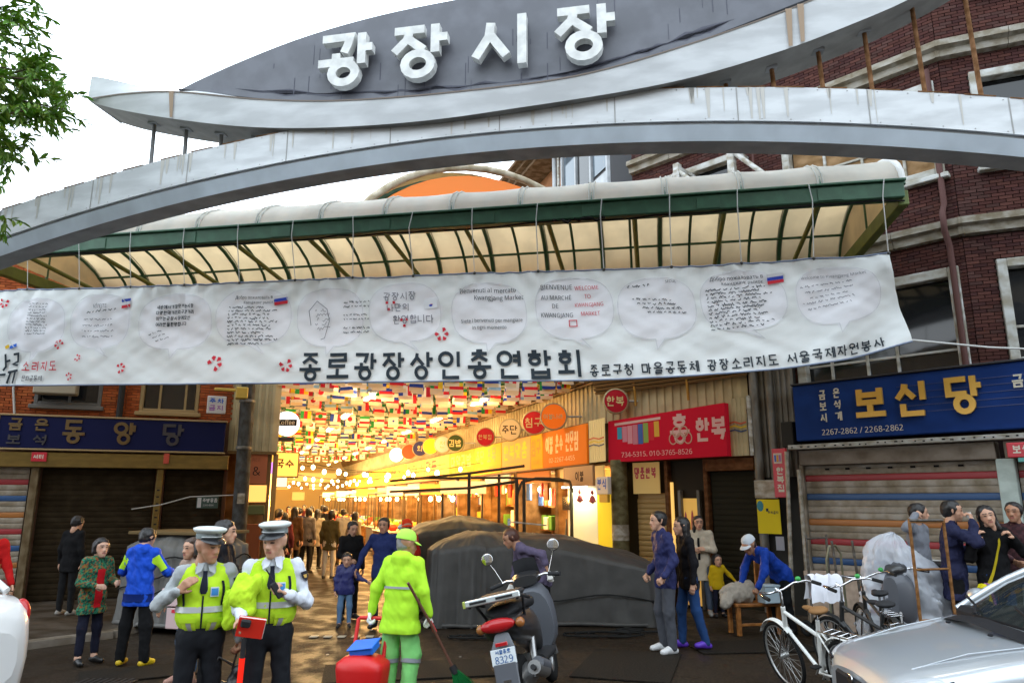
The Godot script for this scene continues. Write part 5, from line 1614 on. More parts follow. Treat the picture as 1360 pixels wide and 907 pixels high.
	m = M.new(); corrugated(m, -3.9, -3.56, 2.68, 3.7, .3, .08, .012)
	part("sheet", m, mats.cladding_cream, e)
	for k in 3:
		m = M.new(); stroke(m, PackedVector2Array([Vector2(-3.89, 3.26 - k * .07), Vector2(-3.8, 3.28 - k * .07), Vector2(-3.68, 3.24 - k * .07), Vector2(-3.57, 3.26 - k * .07)]), .028, plane(.318), .0)
		part("wave_stripe", m, [mat("wave_red", Color(.5, .1, .05), .6), mat("wave_yellow", Color(.6, .42, .04), .6), mat("wave_navy", Color(.06, .08, .14), .6)][k], e)
	part("white_edge", M.new().box(Vector3(-3.5, 3.2, .3), Vector3(.07, 1.05, .06), .008), mats.bracket_white, e)
	var fa := thing("fascia", "cream corrugated fascia with brown louvres above the red sign", "fascia", FR1)
	m = M.new(); corrugated(m, -6.9, -3.56, 3.5, 4.1, .2, .18, .03)
	part("cladding", m, mats.cladding_cream, fa)
	for k in 8: part("louvre", M.new().box(Vector3(-5.2, 4.12 + k * .07, .3 + k * .03), Vector3(3.4, .05, .12), .0, Basis(Vector3.RIGHT, .5)), mats.louvre_brown, fa)
	for x in [-4.7, -5.9]: part("drip_pipe", M.new().tube([Vector3(x, 3.75, .32), Vector3(x, 4.3, .36)], .025, 6), mat("pipe_amber", Color(.4, .2, .04), .6), fa)
	part("upper_slab", M.new().box(Vector3(-5.0, 4.78, .2), Vector3(4.0, .2, .9), .02), mats.lintel_rust, fa)
	var ps := thing("poster", "cream poster with red Hangul under the red sign, right of the round pillar", "poster", FR1)
	part("sheet", M.new().box(Vector3(-5.8, 2.34, .2), Vector3(.62, .6, .02)), glow("poster_cream", Color(.6, .42, .15), Color(1.0, .6, .2), .12), ps)
	letters("명품한복", Vector2(-6.06, 2.54), Vector2(.1, .2), .03, .03, plane(.212), mats.plastic_red, ps)
func shopfront_left() -> void:
	var brass := mat("header_brass", Color(.22, .14, .035), .35, .5, "blotch", Vector3(.8, 2, .8))
	var h := thing("shutter_header", "long dull brass shutter header under the dark blue sign", "shutter box", FL)
	part("box", M.new().box(Vector3(1.95, 2.66, .14), Vector3(4.2, .28, .3), .012), brass, h)
	part("end_panel", M.new().box(Vector3(-.85, 2.66, .14), Vector3(1.38, .28, .3), .012), mats.box_taupe, h)
	var n := thing("notice_plate", "small red plate with white characters on the brass header", "sign", FL)
	part("plate", M.new().box(Vector3(.73, 2.71, .31), Vector3(.25, .17, .02), .004), mats.plastic_red, n)
	letters("셔터", Vector2(.64, 2.755), Vector2(.07, .08), .02, .013, plane(.322), mats.letter_cream, n)
	var n2 := thing("notice_plate", "tiny red tag hanging from the brass header's right half", "sign", FL)
	part("tag", M.new().box(Vector3(2.9, 2.72, .31), Vector3(.1, .2, .02), .004), mat("tag_red", Color(.5, .06, .03), .5), n2)
	var dk := mat("shutter_umber", Color(.034, .024, .013), .9, .0, "grime", Vector3(1, 1, 1))
	var a := thing("rolling_shutter", "dark brown closed shutter behind the man in black on the left", "shutter", FL)
	shutter(a, .76, 2.7, .1, 2.52, .02, dk, {}, .1)
	var c := thing("rolling_shutter", "dark brown closed shutter left of the grey utility pole", "shutter", FL)
	shutter(c, 2.9, 3.98, .1, 2.52, .02, dk, {}, .1)
	var p := thing("door_post", "pale post between the striped and the dark shutters on the left", "post", FL)
	part("post", M.new().box(Vector3(.67, 1.3, .12), Vector3(.13, 2.5, .14), .01), mat("post_khaki", Color(.2, .15, .09), .6, .0, "grime", Vector3(2, 1, 2)), p)
	var p2 := thing("door_post", "brass post between the two dark shutters", "post", FL)
	part("post", M.new().box(Vector3(2.8, 1.3, .1), Vector3(.12, 2.45, .12), .01), brass, p2)
	for k in 8: part("latch_plate", M.new().box(Vector3(2.8, 1.2 + k * .13, .165), Vector3(.05, .03, .012), .003), mats.steel_dark, p2)
	var s := thing("rolling_shutter", "pale shutter with red, blue and orange stripes at the far left", "shutter", FL)
	var pl := mat("shutter_pale", Color(.36, .31, .25), .5, .1, "grime", Vector3(1.2, .6, 1.2))
	shutter(s, -2.4, .56, .1, 2.52, .06, pl, {2: mats.stripe_red, 5: mats.stripe_blue, 8: mats.stripe_orange, 11: mats.stripe_red, 14: mats.stripe_blue, 17: mats.stripe_orange, 20: mats.stripe_red})
	var g := thing("shop_sign", "unlit dark blue sign with dull gold Hangul above the brass header", "sign", FL)
	part("board", M.new().box(Vector3(1.97, 3.17, .2), Vector3(3.95, .6, .2), .01), mat("sign_navy", Color(.008, .010, .048), .65), g)
	for e in [[1.97, 3.485, 4.0, .035], [1.97, 2.85, 4.0, .035]]: part("edge_trim", M.new().box(Vector3(e[0], e[1], .2), Vector3(e[2], e[3], .24), .006), mat("trim_ochre", Color(.30, .2, .09), .5), g)
	part("edge_trim", M.new().box(Vector3(.0, 3.17, .2), Vector3(.035, .6, .24), .006), mats.trim_ochre, g)
	var dg := mat("letter_bronze", Color(.13, .075, .022), .5, .2)
	letters("금은", Vector2(.17, 3.41), Vector2(.22, .2), .2, .035, plane(.3), dg, g, .02)
	letters("보석", Vector2(.17, 3.12), Vector2(.22, .18), .2, .03, plane(.3), mat("letter_dim", Color(.035, .03, .035), .5), g, .02)
	letters("동", Vector2(1.06, 3.4), Vector2(.37, .4), 0, .06, plane(.3), dg, g, .02)
	letters("양", Vector2(1.93, 3.4), Vector2(.37, .4), 0, .06, plane(.3), dg, g, .02)
	letters("당", Vector2(2.8, 3.4), Vector2(.37, .4), 0, .06, plane(.3), mats.letter_dim, g, .02)
	var u := thing("utility_pole", "dark grey steel utility pole left of the alley entrance", "pole", FL)
	part("shaft", M.new().tube([Vector3(4.36, 0, .5), Vector3(4.33, 2.9, .5), Vector3(4.28, 6.6, .5)], [.155, .145, .125], 14), mat("pole_slate", Color(.075, .075, .075), .6, .1, "grime", Vector3(2, 1, 2)), u)
	for y in [2.95, 3.9, 4.4]: part("band", M.new().lathe([Vector2(.15, -.03), Vector2(.158, -.025), Vector2(.158, .025), Vector2(.15, .03)], 14, Vector3(4.32, y, .5)), mats.steel_grey, u)
	part("number_plate", M.new().box(Vector3(4.34, 1.95, .652), Vector3(.14, .2, .01)), mats.board_white, u)
	var hs := thing("hanging_sign", "small white rounded sign with blue text hanging from a yellow arm on the pole", "sign", FL)
	part("arm", M.new().box(Vector3(3.98, 4.12, .5), Vector3(.62, .06, .06), .01), mat("arm_yellow", Color(.5, .33, .05), .5), hs)
	part("clamp", M.new().box(Vector3(4.2, 4.05, .55), Vector3(.24, .24, .28), .02), mats.arm_yellow, hs)
	part("plate", M.new().box(Vector3(3.74, 3.8, .5), Vector3(.36, .36, .03), .014), mat("plate_white", Color(.5, .48, .48), .5), hs)
	letters("주차", Vector2(3.6, 3.93), Vector2(.12, .1), .03, .018, plane(.518), mats.bar_blue, hs)
	letters("금지", Vector2(3.6, 3.79), Vector2(.12, .1), .03, .018, plane(.518), mats.bar_violet, hs)
	var gp := thing("hanging_sign", "dark green plate with pale letters mounted before the right dark shutter", "sign", FL)
	part("plate", M.new().box(Vector3(3.72, 1.87, .3), Vector3(.4, .22, .02), .004), mat("plate_green", Color(.03, .06, .045), .5), gp)
	part("figure", M.new().box(Vector3(3.57, 1.87, .312), Vector3(.07, .19, .006)), mats.plate_white, gp)
	letters("주방용품", Vector2(3.63, 1.95), Vector2(.06, .07), .01, .011, plane(.312), mats.plate_white, gp)
	words("2265-0000", Vector2(3.64, 1.82), .03, plane(.312), mats.plate_white, gp)
	var k := thing("snack_kiosk", "narrow snack kiosk with orange board and lit menu between pole and alley", "kiosk", FL)
	part("cabinet", M.new().box(Vector3(4.52, .72, .06), Vector3(.5, 1.44, .2), .01), mat("cabinet_rust", Color(.25, .07, .025), .6), k)
	part("orange_board", M.new().box(Vector3(4.6, 2.55, .1), Vector3(.42, .6, .03), .004), mat("board_orange", Color(.42, .13, .06), .6), k)
	words("&", Vector2(4.52, 2.5), .17, plane(.117), mat("print_brown", Color(.06, .03, .02), .8), k)
	words("SALE", Vector2(4.44, 2.74), .08, plane(.117), mat("print_terracotta", Color(.3, .1, .05), .8), k)
	part("lit_menu", M.new().box(Vector3(4.62, 2.05, .1), Vector3(.42, .34, .04), .004), glow("menu_glow", Color(.7, .4, .1), Color(1.0, .52, .12), 1.3), k)
	part("counter_goods", M.new().box(Vector3(4.6, 1.72, .1), Vector3(.45, .2, .08), .02), mat("goods_olive", Color(.13, .13, .05), .8), k)
	var tube_ := thing("neon_tube", "upright glowing amber tube at the left edge of the alley mouth", "lamp", Transform3D(Basis(), Vector3(-5.42, 0, -16.6)))
	part("tube_lamp", M.new().tube([Vector3(0, 1.2, 0), Vector3(0, 2.5, 0)], .045, 8), glow("tube_amber", Color(.8, .6, .3), Color(1.0, .62, .2), 2.2), tube_)
	part("tip", M.new().tube([Vector3(0, 2.5, 0), Vector3(0, 2.75, 0)], .045, 8), glow("tube_violet", Color(.6, .3, .8), Color(.6, .25, 1.0), 1.2), tube_)
	var ol := OmniLight3D.new()
	ol.name = "tube_light"; tube_.add_child(ol); ol.position = Vector3(.1, 1.9, .1); ol.light_color = WARM.linear_to_srgb(); ol.light_energy = .5; ol.omni_range = 40; ol.omni_attenuation = 2.0; ol.shadow_enabled = true
func alley_signs() -> void:
	var list := [
		[-2.9, -.46, "sign_orange", Color(.54, .126, .007), .30, "orange", "이불 혼수 전문점", Color(.8, .5, .25)],
		[-3.7, -2.93, "sign_marigold", Color(.58, .259, .007), .34, "marigold narrow", "침구", Color(.7, .25, .03)],
		[-5.95, -3.74, "sign_peach", Color(.56, .288, .079), .39, "peach", "한복맞춤", Color(.85, .55, .02)],
		[-8.6, -6.0, "sign_gold", Color(.59, .288, .018), .39, "gold", "주단 포목", Color(.75, .3, .08)],
		[-11.6, -8.64, "sign_lime", Color(.31, .277, .022), .34, "lime green", "마약김밥", Color(.8, .62, .15)],
		[-13.1, -11.64, "sign_butter", Color(.61, .357, .072), .45, "butter yellow", "", Color(.7, .3, .08)],
		[-15.4, -13.14, "sign_ivory", Color(.61, .346, .094), .48, "ivory", "만두", Color(.7, .08, .03)],
		[-19.0, -15.45, "sign_apricot", Color(.61, .288, .065), .50, "apricot", "빈대떡", Color(.75, .2, .03)],
		[-23.0, -19.05, "sign_amber2", Color(.61, .317, .036), .54, "amber", "육회", Color(.75, .2, .03)],
		[-27.5, -23.05, "sign_honey", Color(.61, .288, .029), .59, "honey", "", Color(.75, .2, .03)],
		[-32.5, -27.55, "sign_saffron", Color(.61, .288, .022), .63, "saffron", "", Color(.75, .2, .03)],
		[-40.0, -32.55, "sign_sun", Color(.61, .288, .036), .67, "sunny yellow", "", Color(.75, .2, .03)]]
	var ord := ["first", "second", "third", "fourth", "fifth", "sixth", "seventh", "eighth", "ninth", "tenth", "eleventh", "twelfth"]
	for k in list.size():
		var e = list[k]
		var o := thing("shop_sign", "backlit %s shop sign, %s along the alley's right wall after the red sign" % [e[5], ord[k]], "sign", FAR, "backlit shop signs along the alley")
		var x0: float = e[0]; var x1: float = e[1]
		var c: Color = e[3]
		part("panel", M.new().box(Vector3((x0 + x1) / 2, 3.085, .42), Vector3(x1 - x0, .84, .16), .01), glow(e[2], c, c, e[4]), o)
		part("frame", M.new().box(Vector3((x0 + x1) / 2, 3.085, .38), Vector3(x1 - x0 + .03, .9, .15), .01), mats.brown if mats.has("brown") else mats.louvre_brown, o)
		if e[6]:
			var im := mat("ink_" + e[2], e[7], .7)
			var n: int = e[6].length()
			var cw: float = (x1 - x0) * .86 / n
			letters(e[6], Vector2(x0 + (x1 - x0) * .08, 3.38), Vector2(cw * .8, .38), cw * .2, .06, plane(.503), im, o)
			words("02-2267-4455", Vector2(x0 + (x1 - x0) * .15, 2.82), .1, plane(.503), im, o, (x1 - x0) * .6)
	var e2 := thing("end_panel", "cream striped panel between the orange sign and the red sign", "panel", FAR)
	var m := M.new(); corrugated(m, -.45, .3, 2.68, 3.55, .45, .1, .012)
	part("sheet", m, glow("panel_glow", Color(.6, .5, .26), Color(.9, .6, .2), .15), e2)
	for k in 3:
		m = M.new(); stroke(m, PackedVector2Array([Vector2(-.43, 3.16 - k * .07), Vector2(-.2, 3.18 - k * .07), Vector2(.05, 3.14 - k * .07), Vector2(.28, 3.16 - k * .07)]), .028, plane(.468), .0)
		part("wave_stripe", m, [mats.wave_red, mats.wave_yellow, mats.wave_navy][k], e2)
	var rs := [
		[FR1 * Vector3(-6.26, 3.86, .5), .25, Color(.36, .012, .02), .1, "dark red round sign nearest to the street, above the red clothes sign", "한복"],
		[FAR * Vector3(-1.63, 3.76, .75), .30, Color(.75, .13, .01), .6, "orange round sign projecting above the orange shop sign", "이불나라"],
		[FAR * Vector3(-2.83, 3.74, .75), .29, Color(.42, .02, .02), .3, "red round sign just left of the orange round sign", "침구"],
		[FAR * Vector3(-4.55, 3.72, .75), .29, Color(.55, .42, .22), .25, "cream round sign with brown characters on the alley wall", "주단"],
		[FAR * Vector3(-6.68, 3.70, .75), .27, Color(.42, .02, .03), .3, "red round sign above the gold shop sign", "한복집"],
		[FAR * Vector3(-9.93, 3.76, .75), .29, Color(.04, .06, .02), .1, "black and green round sign above the lime green sign", "김밥"],
		[FAR * Vector3(-11.6, 3.83, .75), .3, Color(.5, .42, .32), .3, "greyish round sign deeper in the alley", "전"],
		[FAR * Vector3(-13.4, 3.89, .75), .31, Color(.75, .5, .02), .6, "yellow round sign deeper in the alley", ""],
		[FAR * Vector3(-15.2, 3.92, .75), .31, Color(.05, .05, .14), .1, "navy round sign deeper in the alley", "회"],
		[FAR * Vector3(-17.3, 3.92, .75), .33, Color(.5, .06, .02), .4, "dark orange round sign deeper in the alley", ""],
		[FAR * Vector3(-20.1, 3.95, .75), .35, Color(.9, .85, .7), 2.2, "glowing white round sign deep in the alley", ""]]
	for k in rs.size():
		var e = rs[k]
		var o := thing("round_sign", e[4], "sign", Transform3D(FAR.basis.rotated(Vector3.UP, PI * .5 - .15 - (.0)), e[0]), "round signs projecting from the alley's right wall")
		o.transform = Transform3D(Basis(Vector3.UP, deg_to_rad(-3.0)), e[0])
		var r: float = e[1]
		var c: Color = e[2]
		var rot := Basis(Vector3.RIGHT, PI / 2)
		part("face", M.new().lathe([Vector2(0, .062), Vector2(r * .9, .062), Vector2(r * .92, .05), Vector2(r * .92, -.05), Vector2(r * .9, -.062), Vector2(0, -.062)], 26, Vector3.ZERO, rot), glow("round_%d" % k, c, c, e[3]), o)
		part("rim", M.new().lathe([Vector2(r * .93, -.07), Vector2(r, -.07), Vector2(r * 1.03, -.05), Vector2(r * 1.03, .05), Vector2(r, .07), Vector2(r * .93, .07)], 26, Vector3.ZERO, rot), mats.cladding_cream, o)
		part("bracket", M.new().tube([Vector3(r, 0, 0), Vector3(r + .5, .0, -.05)], .025, 6), mats.bracket_white, o)
		if e[5]:
			var n: int = e[5].length()
			var s := r * 1.5 / maxf(n, 2)
			letters(e[5], Vector2(-s * n / 2.0, s * .5), Vector2(s * .85, s), s * .15, s * .13, plane(.066), mat("round_ink", Color(.6, .45, .2), .7) if k != 3 else mats.print_brown, o)
	var cf := thing("round_sign", "glowing white round coffee sign on the alley's left side", "sign", Transform3D(Basis(), Vector3(-5.26, 3.66, -17)))
	part("face", M.new().lathe([Vector2(0, .07), Vector2(.25, .07), Vector2(.285, .05), Vector2(.285, -.05), Vector2(.25, -.07), Vector2(0, -.07)], 26, Vector3.ZERO, Basis(Vector3.RIGHT, PI / 2)), glow("coffee_white", Color(.85, .85, .85), Color(1, .97, .92), 1.6), cf)
	part("name_strip", M.new().box(Vector3(0, .02, .073), Vector3(.5, .15, .006)), mats.edge_black, cf)
	words("Coffee", Vector2(-.2, .02), .1, plane(.078), mats.letter_white, cf, .4)
	part("lower_sign", M.new().box(Vector3(-.02, -.36, 0), Vector3(.42, .1, .06), .01), mat("lower_navy", Color(.03, .03, .05), .5), cf)
	part("bracket", M.new().tube([Vector3(-.28, 0, 0), Vector3(-.6, 0, 0)], .03, 6), mats.steel_dark, cf)
	for k in 9:
		var s := 3.0 + k * 4.2
		for t in [2.1, 4.7]:
			var o := thing("ceiling_lamp", "white tube lamp under the arcade roof, pair %s from the street, %s side" % [ord[k], "right" if t < 3 else "left"], "lamp", Transform3D(FAR.basis, al(s, t, 4.2)), "tube lamps under the arcade roof")
			part("housing", M.new().box(Vector3(0, .06, 0), Vector3(1.2, .06, .2), .01), mats.bracket_white, o)
			part("tube_lamp", M.new().box(Vector3(0, .0, 0), Vector3(1.1, .05, .1), .012), glow("tube_white", Color(.8, .8, .75), Color(1.0, .86, .6), 5.0), o)
			part("hanger", M.new().tube([Vector3(0, .09, 0), Vector3(0, 2.6, 0)], .012, 5), mats.steel_dark, o)
			var l := OmniLight3D.new()
			l.name = "ceiling_lamp_light_%d" % lampn; lampn += 1
			o.add_child(l); l.position = Vector3(0, -.14, 0); l.light_size = .1; l.omni_attenuation = 2.0
			l.light_color = Color(1.0, .62, .24).linear_to_srgb(); l.light_energy = 3.6; l.shadow_enabled = true; l.omni_range = 60.0
func flag_mesh(kind: int) -> ArrayMesh:
	var m := M.new()
	var w := .30; var h := .225
	var W := Color(.72, .68, .6); var R := Color(.6, .03, .04); var G := Color(.03, .25, .06); var B := Color(.03, .06, .32); var Y := Color(.75, .5, .03); var K := Color(.03, .03, .03); var O := Color(.7, .22, .02); var S := Color(.25, .45, .65)
	var bands: Array = [[0, G, W, R], [1, W, R, W], [1, B, W, B], [0, R, W, R], [0, G, R, Y], [1, Y, B, R], [1, W, B, R], [0, B, W, R], [1, G, W, R], [1, R, W, B], [1, G, Y, R], [1, S, W, S], [0, W, W, W], [1, B, W, B], [1, W, W, W], [1, R, W, R]][kind]
	var z := func(x: float, y: float) -> float: return .03 * sin(x * 12.0 + kind) + .02 * y
	for e in 3:
		m.col = bands[1 + e]
		for q in 3:
			if bands[0] == 0:
				var x0: float = -w / 2 + w * e / 3.0; var x1 := x0 + w / 3.0
				var y0: float = -h * q / 3.0; var y1 := y0 - h / 3.0
				m.quad(Vector3(x0, y1, z.call(x0, y1)), Vector3(x1, y1, z.call(x1, y1)), Vector3(x1, y0, z.call(x1, y0)), Vector3(x0, y0, z.call(x0, y0)))
			else:
				var x0: float = -w / 2 + w * q / 3.0; var x1 := x0 + w / 3.0
				var y0: float = -h * e / 3.0; var y1 := y0 - h / 3.0
				m.quad(Vector3(x0, y1, z.call(x0, y1)), Vector3(x1, y1, z.call(x1, y1)), Vector3(x1, y0, z.call(x1, y0)), Vector3(x0, y0, z.call(x0, y0)))
	m.col = Color(.66, .54, .36)
	m.quad(Vector3(-w / 2, -h - .085, z.call(-w / 2, -h)), Vector3(w / 2, -h - .085, z.call(w / 2, -h)), Vector3(w / 2, -h, z.call(w / 2, -h)), Vector3(-w / 2, -h, z.call(-w / 2, -h)))
	m.quad(Vector3(-w / 2, 0, z.call(-w / 2, 0)), Vector3(w / 2, 0, z.call(w / 2, 0)), Vector3(w / 2, .04, 0), Vector3(-w / 2, .04, 0))
	var em: Color = {0: R, 1: Y, 3: R, 11: Y, 12: B, 14: R, 15: G}.get(kind, Color(-1, 0, 0))
	if em.r >= .0:
		m.col = em
		for a in 10:
			var a0 := TAU * a / 10.0; var a1 := TAU * (a + 1) / 10.0
			var c := Vector3(-.1 if kind == 1 else .0, -h / 2, .0)
			var r := .035 if kind < 14 else .07
			m.tri(c + Vector3(0, 0, .035 + z.call(c.x, c.y)), c + Vector3(cos(a0) * r, sin(a0) * r, .035 + z.call(c.x, c.y)), c + Vector3(cos(a1) * r, sin(a1) * r, .035 + z.call(c.x, c.y)))
	if kind == 2 or kind == 9:
		m.col = Color(.65, .1, .1) if kind == 2 else B
		m.quad(Vector3(-w / 2, -h * .5, .04), Vector3(-w * .1, -h * .5, .04), Vector3(-w * .1, 0, .04), Vector3(-w / 2, 0, .04))
		m.col = W
		m.quad(Vector3(-w / 2, -h * .3, .044), Vector3(-w * .1, -h * .3, .044), Vector3(-w * .1, -h * .2, .044), Vector3(-w / 2, -h * .2, .044))
	return m.mesh()
func flags() -> void:
	var fm := mat("flag_cloth", Color(1, 1, 1), .8)
	fm.backlight_enabled = true; fm.backlight = Color(.25, .2, .12).linear_to_srgb()
	var meshes := []
	for k in 16: meshes.append(flag_mesh(k))
	var ss := [.9, 1.5, 2.1, 2.7, 3.4, 4.2, 5.1, 6.1, 7.3, 8.7, 10.4, 12.4, 15.0, 18.0, 22.0, 26.0, 31.0]
	var ord := ["first", "second", "third", "fourth", "fifth", "sixth", "seventh", "eighth", "ninth", "tenth", "eleventh", "twelfth", "thirteenth", "fourteenth", "fifteenth", "sixteenth", "seventeenth"]
	for k in ss.size():
		var s: float = ss[k]
		var o := thing("flag_string", "string of small national flags across the alley, %s row from the street" % ord[k], "bunting", FAR, "strings of flags across the alley")
		var yr := 4.72 + rnd(-.1, .1); var yl := 4.68 + rnd(-.1, .12)
		var n := 15
		var pts := []
		for j in 25:
			var u := j / 24.0
			pts.append(Vector3(-s + rnd(-.005, .005), lerpf(yr, yl, u) - .35 * 4 * u * (1 - u) * .6, .15 + u * 6.5))
		part("cord", M.new().tube(pts, .008, 4), mat("cord_green", Color(.04, .12, .03), .7), o)
		for j in n:
			var u := (j + .5 + (.25 if k % 2 else -.15)) / n
			var f := part("flag", meshes[rng.randi() % 16], fm, o)
			f.transform = Transform3D(Basis(Vector3.UP, PI / 2 * 1.0) * Basis(Vector3.UP, rnd(-.35, .35)) * Basis(Vector3.RIGHT, rnd(-.2, .2)), Vector3(-s, lerpf(yr, yl, u) - .84 * u * (1 - u) - .02, .15 + u * 6.5))
	for k in 5:
		var o := thing("garland", "thin green garland sagging across the alley, %s from the street" % ord[k], "garland", FAR, "green garlands across the alley")
		var s := 1.2 + k * 1.4
		var pts := []
		for j in 33:
			var u := j / 32.0
			pts.append(Vector3(-s, 4.75 - .9 * u * (1 - u) + rnd(-.02, .02), .15 + u * 6.5))
		part("strand", M.new().tube(pts, .03, 5), mat("garland_green", Color(.035, .11, .02), .8), o)
func stalls() -> void:
	var wood := mat("stall_wood", Color(.25, .13, .05), .7, .0, "grime", Vector3(1, 1, 1))
	var steel := mat("stall_steel", Color(.35, .33, .3), .35, .6)
	var pipe := mat("stall_pipe", Color(.06, .045, .03), .6, .2)
	var white := glow("bulb_glow", Color(1, .9, .7), Color(1.0, .78, .42), 14.0)
	var ord := ["first", "second", "third", "fourth", "fifth", "sixth", "seventh", "eighth", "ninth"]
	var goods := [mat("goods_red", Color(.5, .05, .03), .7), mat("goods_green", Color(.1, .25, .05), .7), mat("goods_yellow", Color(.6, .4, .05), .7), mat("goods_white", Color(.65, .6, .5), .7), mat("goods_brown", Color(.25, .12, .05), .7), mat("goods_blue", Color(.05, .12, .4), .7)]
	for k in 9:
		var s := 5.2 + k * 3.6
		var o := thing("food_stall", "food stall with lit bulbs and bowls of food, %s in the row down the alley" % ord[k], "stall", Transform3D(FAR.basis, al(s, 2.2 - (.3 if k % 2 else .0))), "food stalls in the alley")
		part("counter", M.new().box(Vector3(0, .42, 0), Vector3(2.6, .84, 1.1), .02), steel if k % 2 else wood, o)
		part("counter_top", M.new().box(Vector3(0, .865, 0), Vector3(2.7, .05, 1.2), .01), steel, o)
		for x in [-1.25, 1.25]:
			for z in [-.5, .5]: part("post", M.new().box(Vector3(x, 1.5, z), Vector3(.045, 1.25, .045)), pipe, o)
		part("sign_board", M.new().box(Vector3(1.32, 2.22, 0), Vector3(.05, .3, 1.15), .006), glow("stall_sign_%d" % (k % 3), [Color(.8, .6, .3), Color(.8, .35, .05), Color(.8, .7, .5)][k % 3], [Color(1, .7, .3), Color(1, .45, .08), Color(1, .8, .5)][k % 3], .8), o)
		part("roof_frame", M.new().box(Vector3(0, 2.14, .5), Vector3(2.6, .05, .05)), pipe, o)
		part("roof_frame", M.new().box(Vector3(0, 2.14, -.5), Vector3(2.6, .05, .05)), pipe, o)
		part("awning", M.new().box(Vector3(0, 2.2, 0), Vector3(2.5, .02, 1.1)), mat("awning_cream", Color(.6, .5, .35), .8), o)
		for j in 7:
			var bx := -1.1 + j * .36
			part("food_bowl", M.new().lathe([Vector2(0, 0), Vector2(.1, 0), Vector2(.16, .1), Vector2(.14, .13), Vector2(.08, .2), Vector2(0, .22)], 10, Vector3(bx, .89, rnd(-.3, .3))), goods[(j + k) % 6], o)
		for j in 2: lamp(o, Vector3(-.7 + j * 1.4, 1.95, .1), .06, Color(1, .46, .10), 4.2, white)
	var fr := thing("stall_frame", "bare dark pipe frame with curved top rail behind the covered stalls", "stall frame", Transform3D(Basis(), Vector3.ZERO))
	for p in [[-.95, -16.4, 2.5], [.1, -15.4, 2.35], [.25, -15.4, 2.35], [1.3, -16.3, 2.3], [-.3, -17.2, 2.5]]:
		part("upright", M.new().tube([Vector3(p[0], 0, p[1]), Vector3(p[0], p[2], p[1])], .04, 6), pipe, fr)
	for p in [[Vector3(-3.0, 2.38, -18.3), Vector3(-.95, 2.5, -16.4), Vector3(.25, 2.62, -15.5)], [Vector3(-3.0, 2.12, -18.3), Vector3(-.95, 2.18, -16.4), Vector3(.1, 2.3, -15.45)], [Vector3(.1, 2.0, -15.4), Vector3(.2, 2.28, -15.4), Vector3(.5, 2.36, -15.5), Vector3(1.0, 2.36, -15.8), Vector3(1.25, 2.3, -16.0), Vector3(1.32, 2.1, -16.2)], [Vector3(-2.5, 2.42, -17.4), Vector3(.0, 2.42, -17.0), Vector3(1.3, 2.32, -16.3)]]:
		part("rail", M.new().tube(p, .032, 6), pipe, fr)
	for k in 14:
		var x := -1.62 - k * 2.95
		var o := thing("market_shop", "small lit shop full of goods, %s bay of the alley's right wall" % (ord + ["tenth", "eleventh", "twelfth", "thirteenth", "fourteenth"])[k], "shop", FAR, "lit shops along the alley")
		for j in 3: part("shelf", M.new().box(Vector3(x, .5 + j * .62, -.8), Vector3(2.6, .04, .4)), wood, o)
		for row in 4:
			var gx := x - 1.2
			while gx < x + 1.15:
				var gw := rnd(.14, .34)
				var gh := rnd(.16, .5)
				var gc := Vector3(gx + gw / 2, .52 + row * .62 + gh / 2, -.72 + rnd(-.08, .08)) if row < 3 else Vector3(gx + gw / 2, 2.36 - gh / 2, -.25 + rnd(-.1, .1))
				if row < 3 or k < 8: part("goods_box", M.new().box(gc, Vector3(gw * .92, gh, .3 if row < 3 else .06), .01), goods[rng.randi() % 6], o)
				gx += gw + (rnd(0, .1) if row < 3 else rnd(.05, .5))
		part("counter", M.new().box(Vector3(x, .4, .3), Vector3(2.2, .8, .5), .015), [wood, mats.goods_white, mats.cabinet_rust][k % 3], o)
		for j in 6: part("goods_box", M.new().box(Vector3(x - .95 + j * .38, .8 + rnd(.05, .12), .3), Vector3(.28, rnd(.1, .25), .36), .01), goods[rng.randi() % 6], o)
		lamp(o, Vector3(x - .5, 2.2, -.3), .07, [Color(1, .52, .14), Color(1, .7, .35), Color(1, .46, .1)][k % 3], 5.5, white)
		part("banner_board", M.new().box(Vector3(x, 2.5, .1), Vector3(2.3, .28, .05), .006), glow("board_%d" % (k % 4), [Color(.75, .5, .2), Color(.4, .12, .04), Color(.7, .6, .4), Color(.6, .3, .05)][k % 4], [Color(1, .65, .2), Color(1, .3, .05), Color(1, .8, .5), Color(1, .5, .1)][k % 4], .4), o)
	for k in 6:
		var o := thing("lit_sign", "glowing upright sign projecting from the alley's left wall, %s from the street" % ord[k], "sign", Transform3D(FAR.basis, al(5.0 + k * 4.5, 6.35, 2.55)), "lit signs on the alley's left wall")
		var c: Color = [Color(1, .55, .1), Color(1, .8, .45), Color(1, .35, .05), Color(1, .9, .7)][k % 4]
		part("panel", M.new().box(Vector3(0, .2, 0), Vector3(.12, .9 if k % 2 else .55, .6), .01), glow("left_sign_%d" % (k % 4), c * .8, c, 1.3), o)
		part("frame", M.new().box(Vector3(-.03, .2, 0), Vector3(.1, .96 if k % 2 else .61, .66), .01), mats.louvre_brown, o)
		letters(["국수", "전", "순대", "회", "떡", "김밥"][k], Vector2(-.22, .32), Vector2(.2, .2), .03, .03, func(p: Vector2, l: float) -> Vector3: return Vector3(.063 + l, p.y, -p.x), mats.print_brown, o)
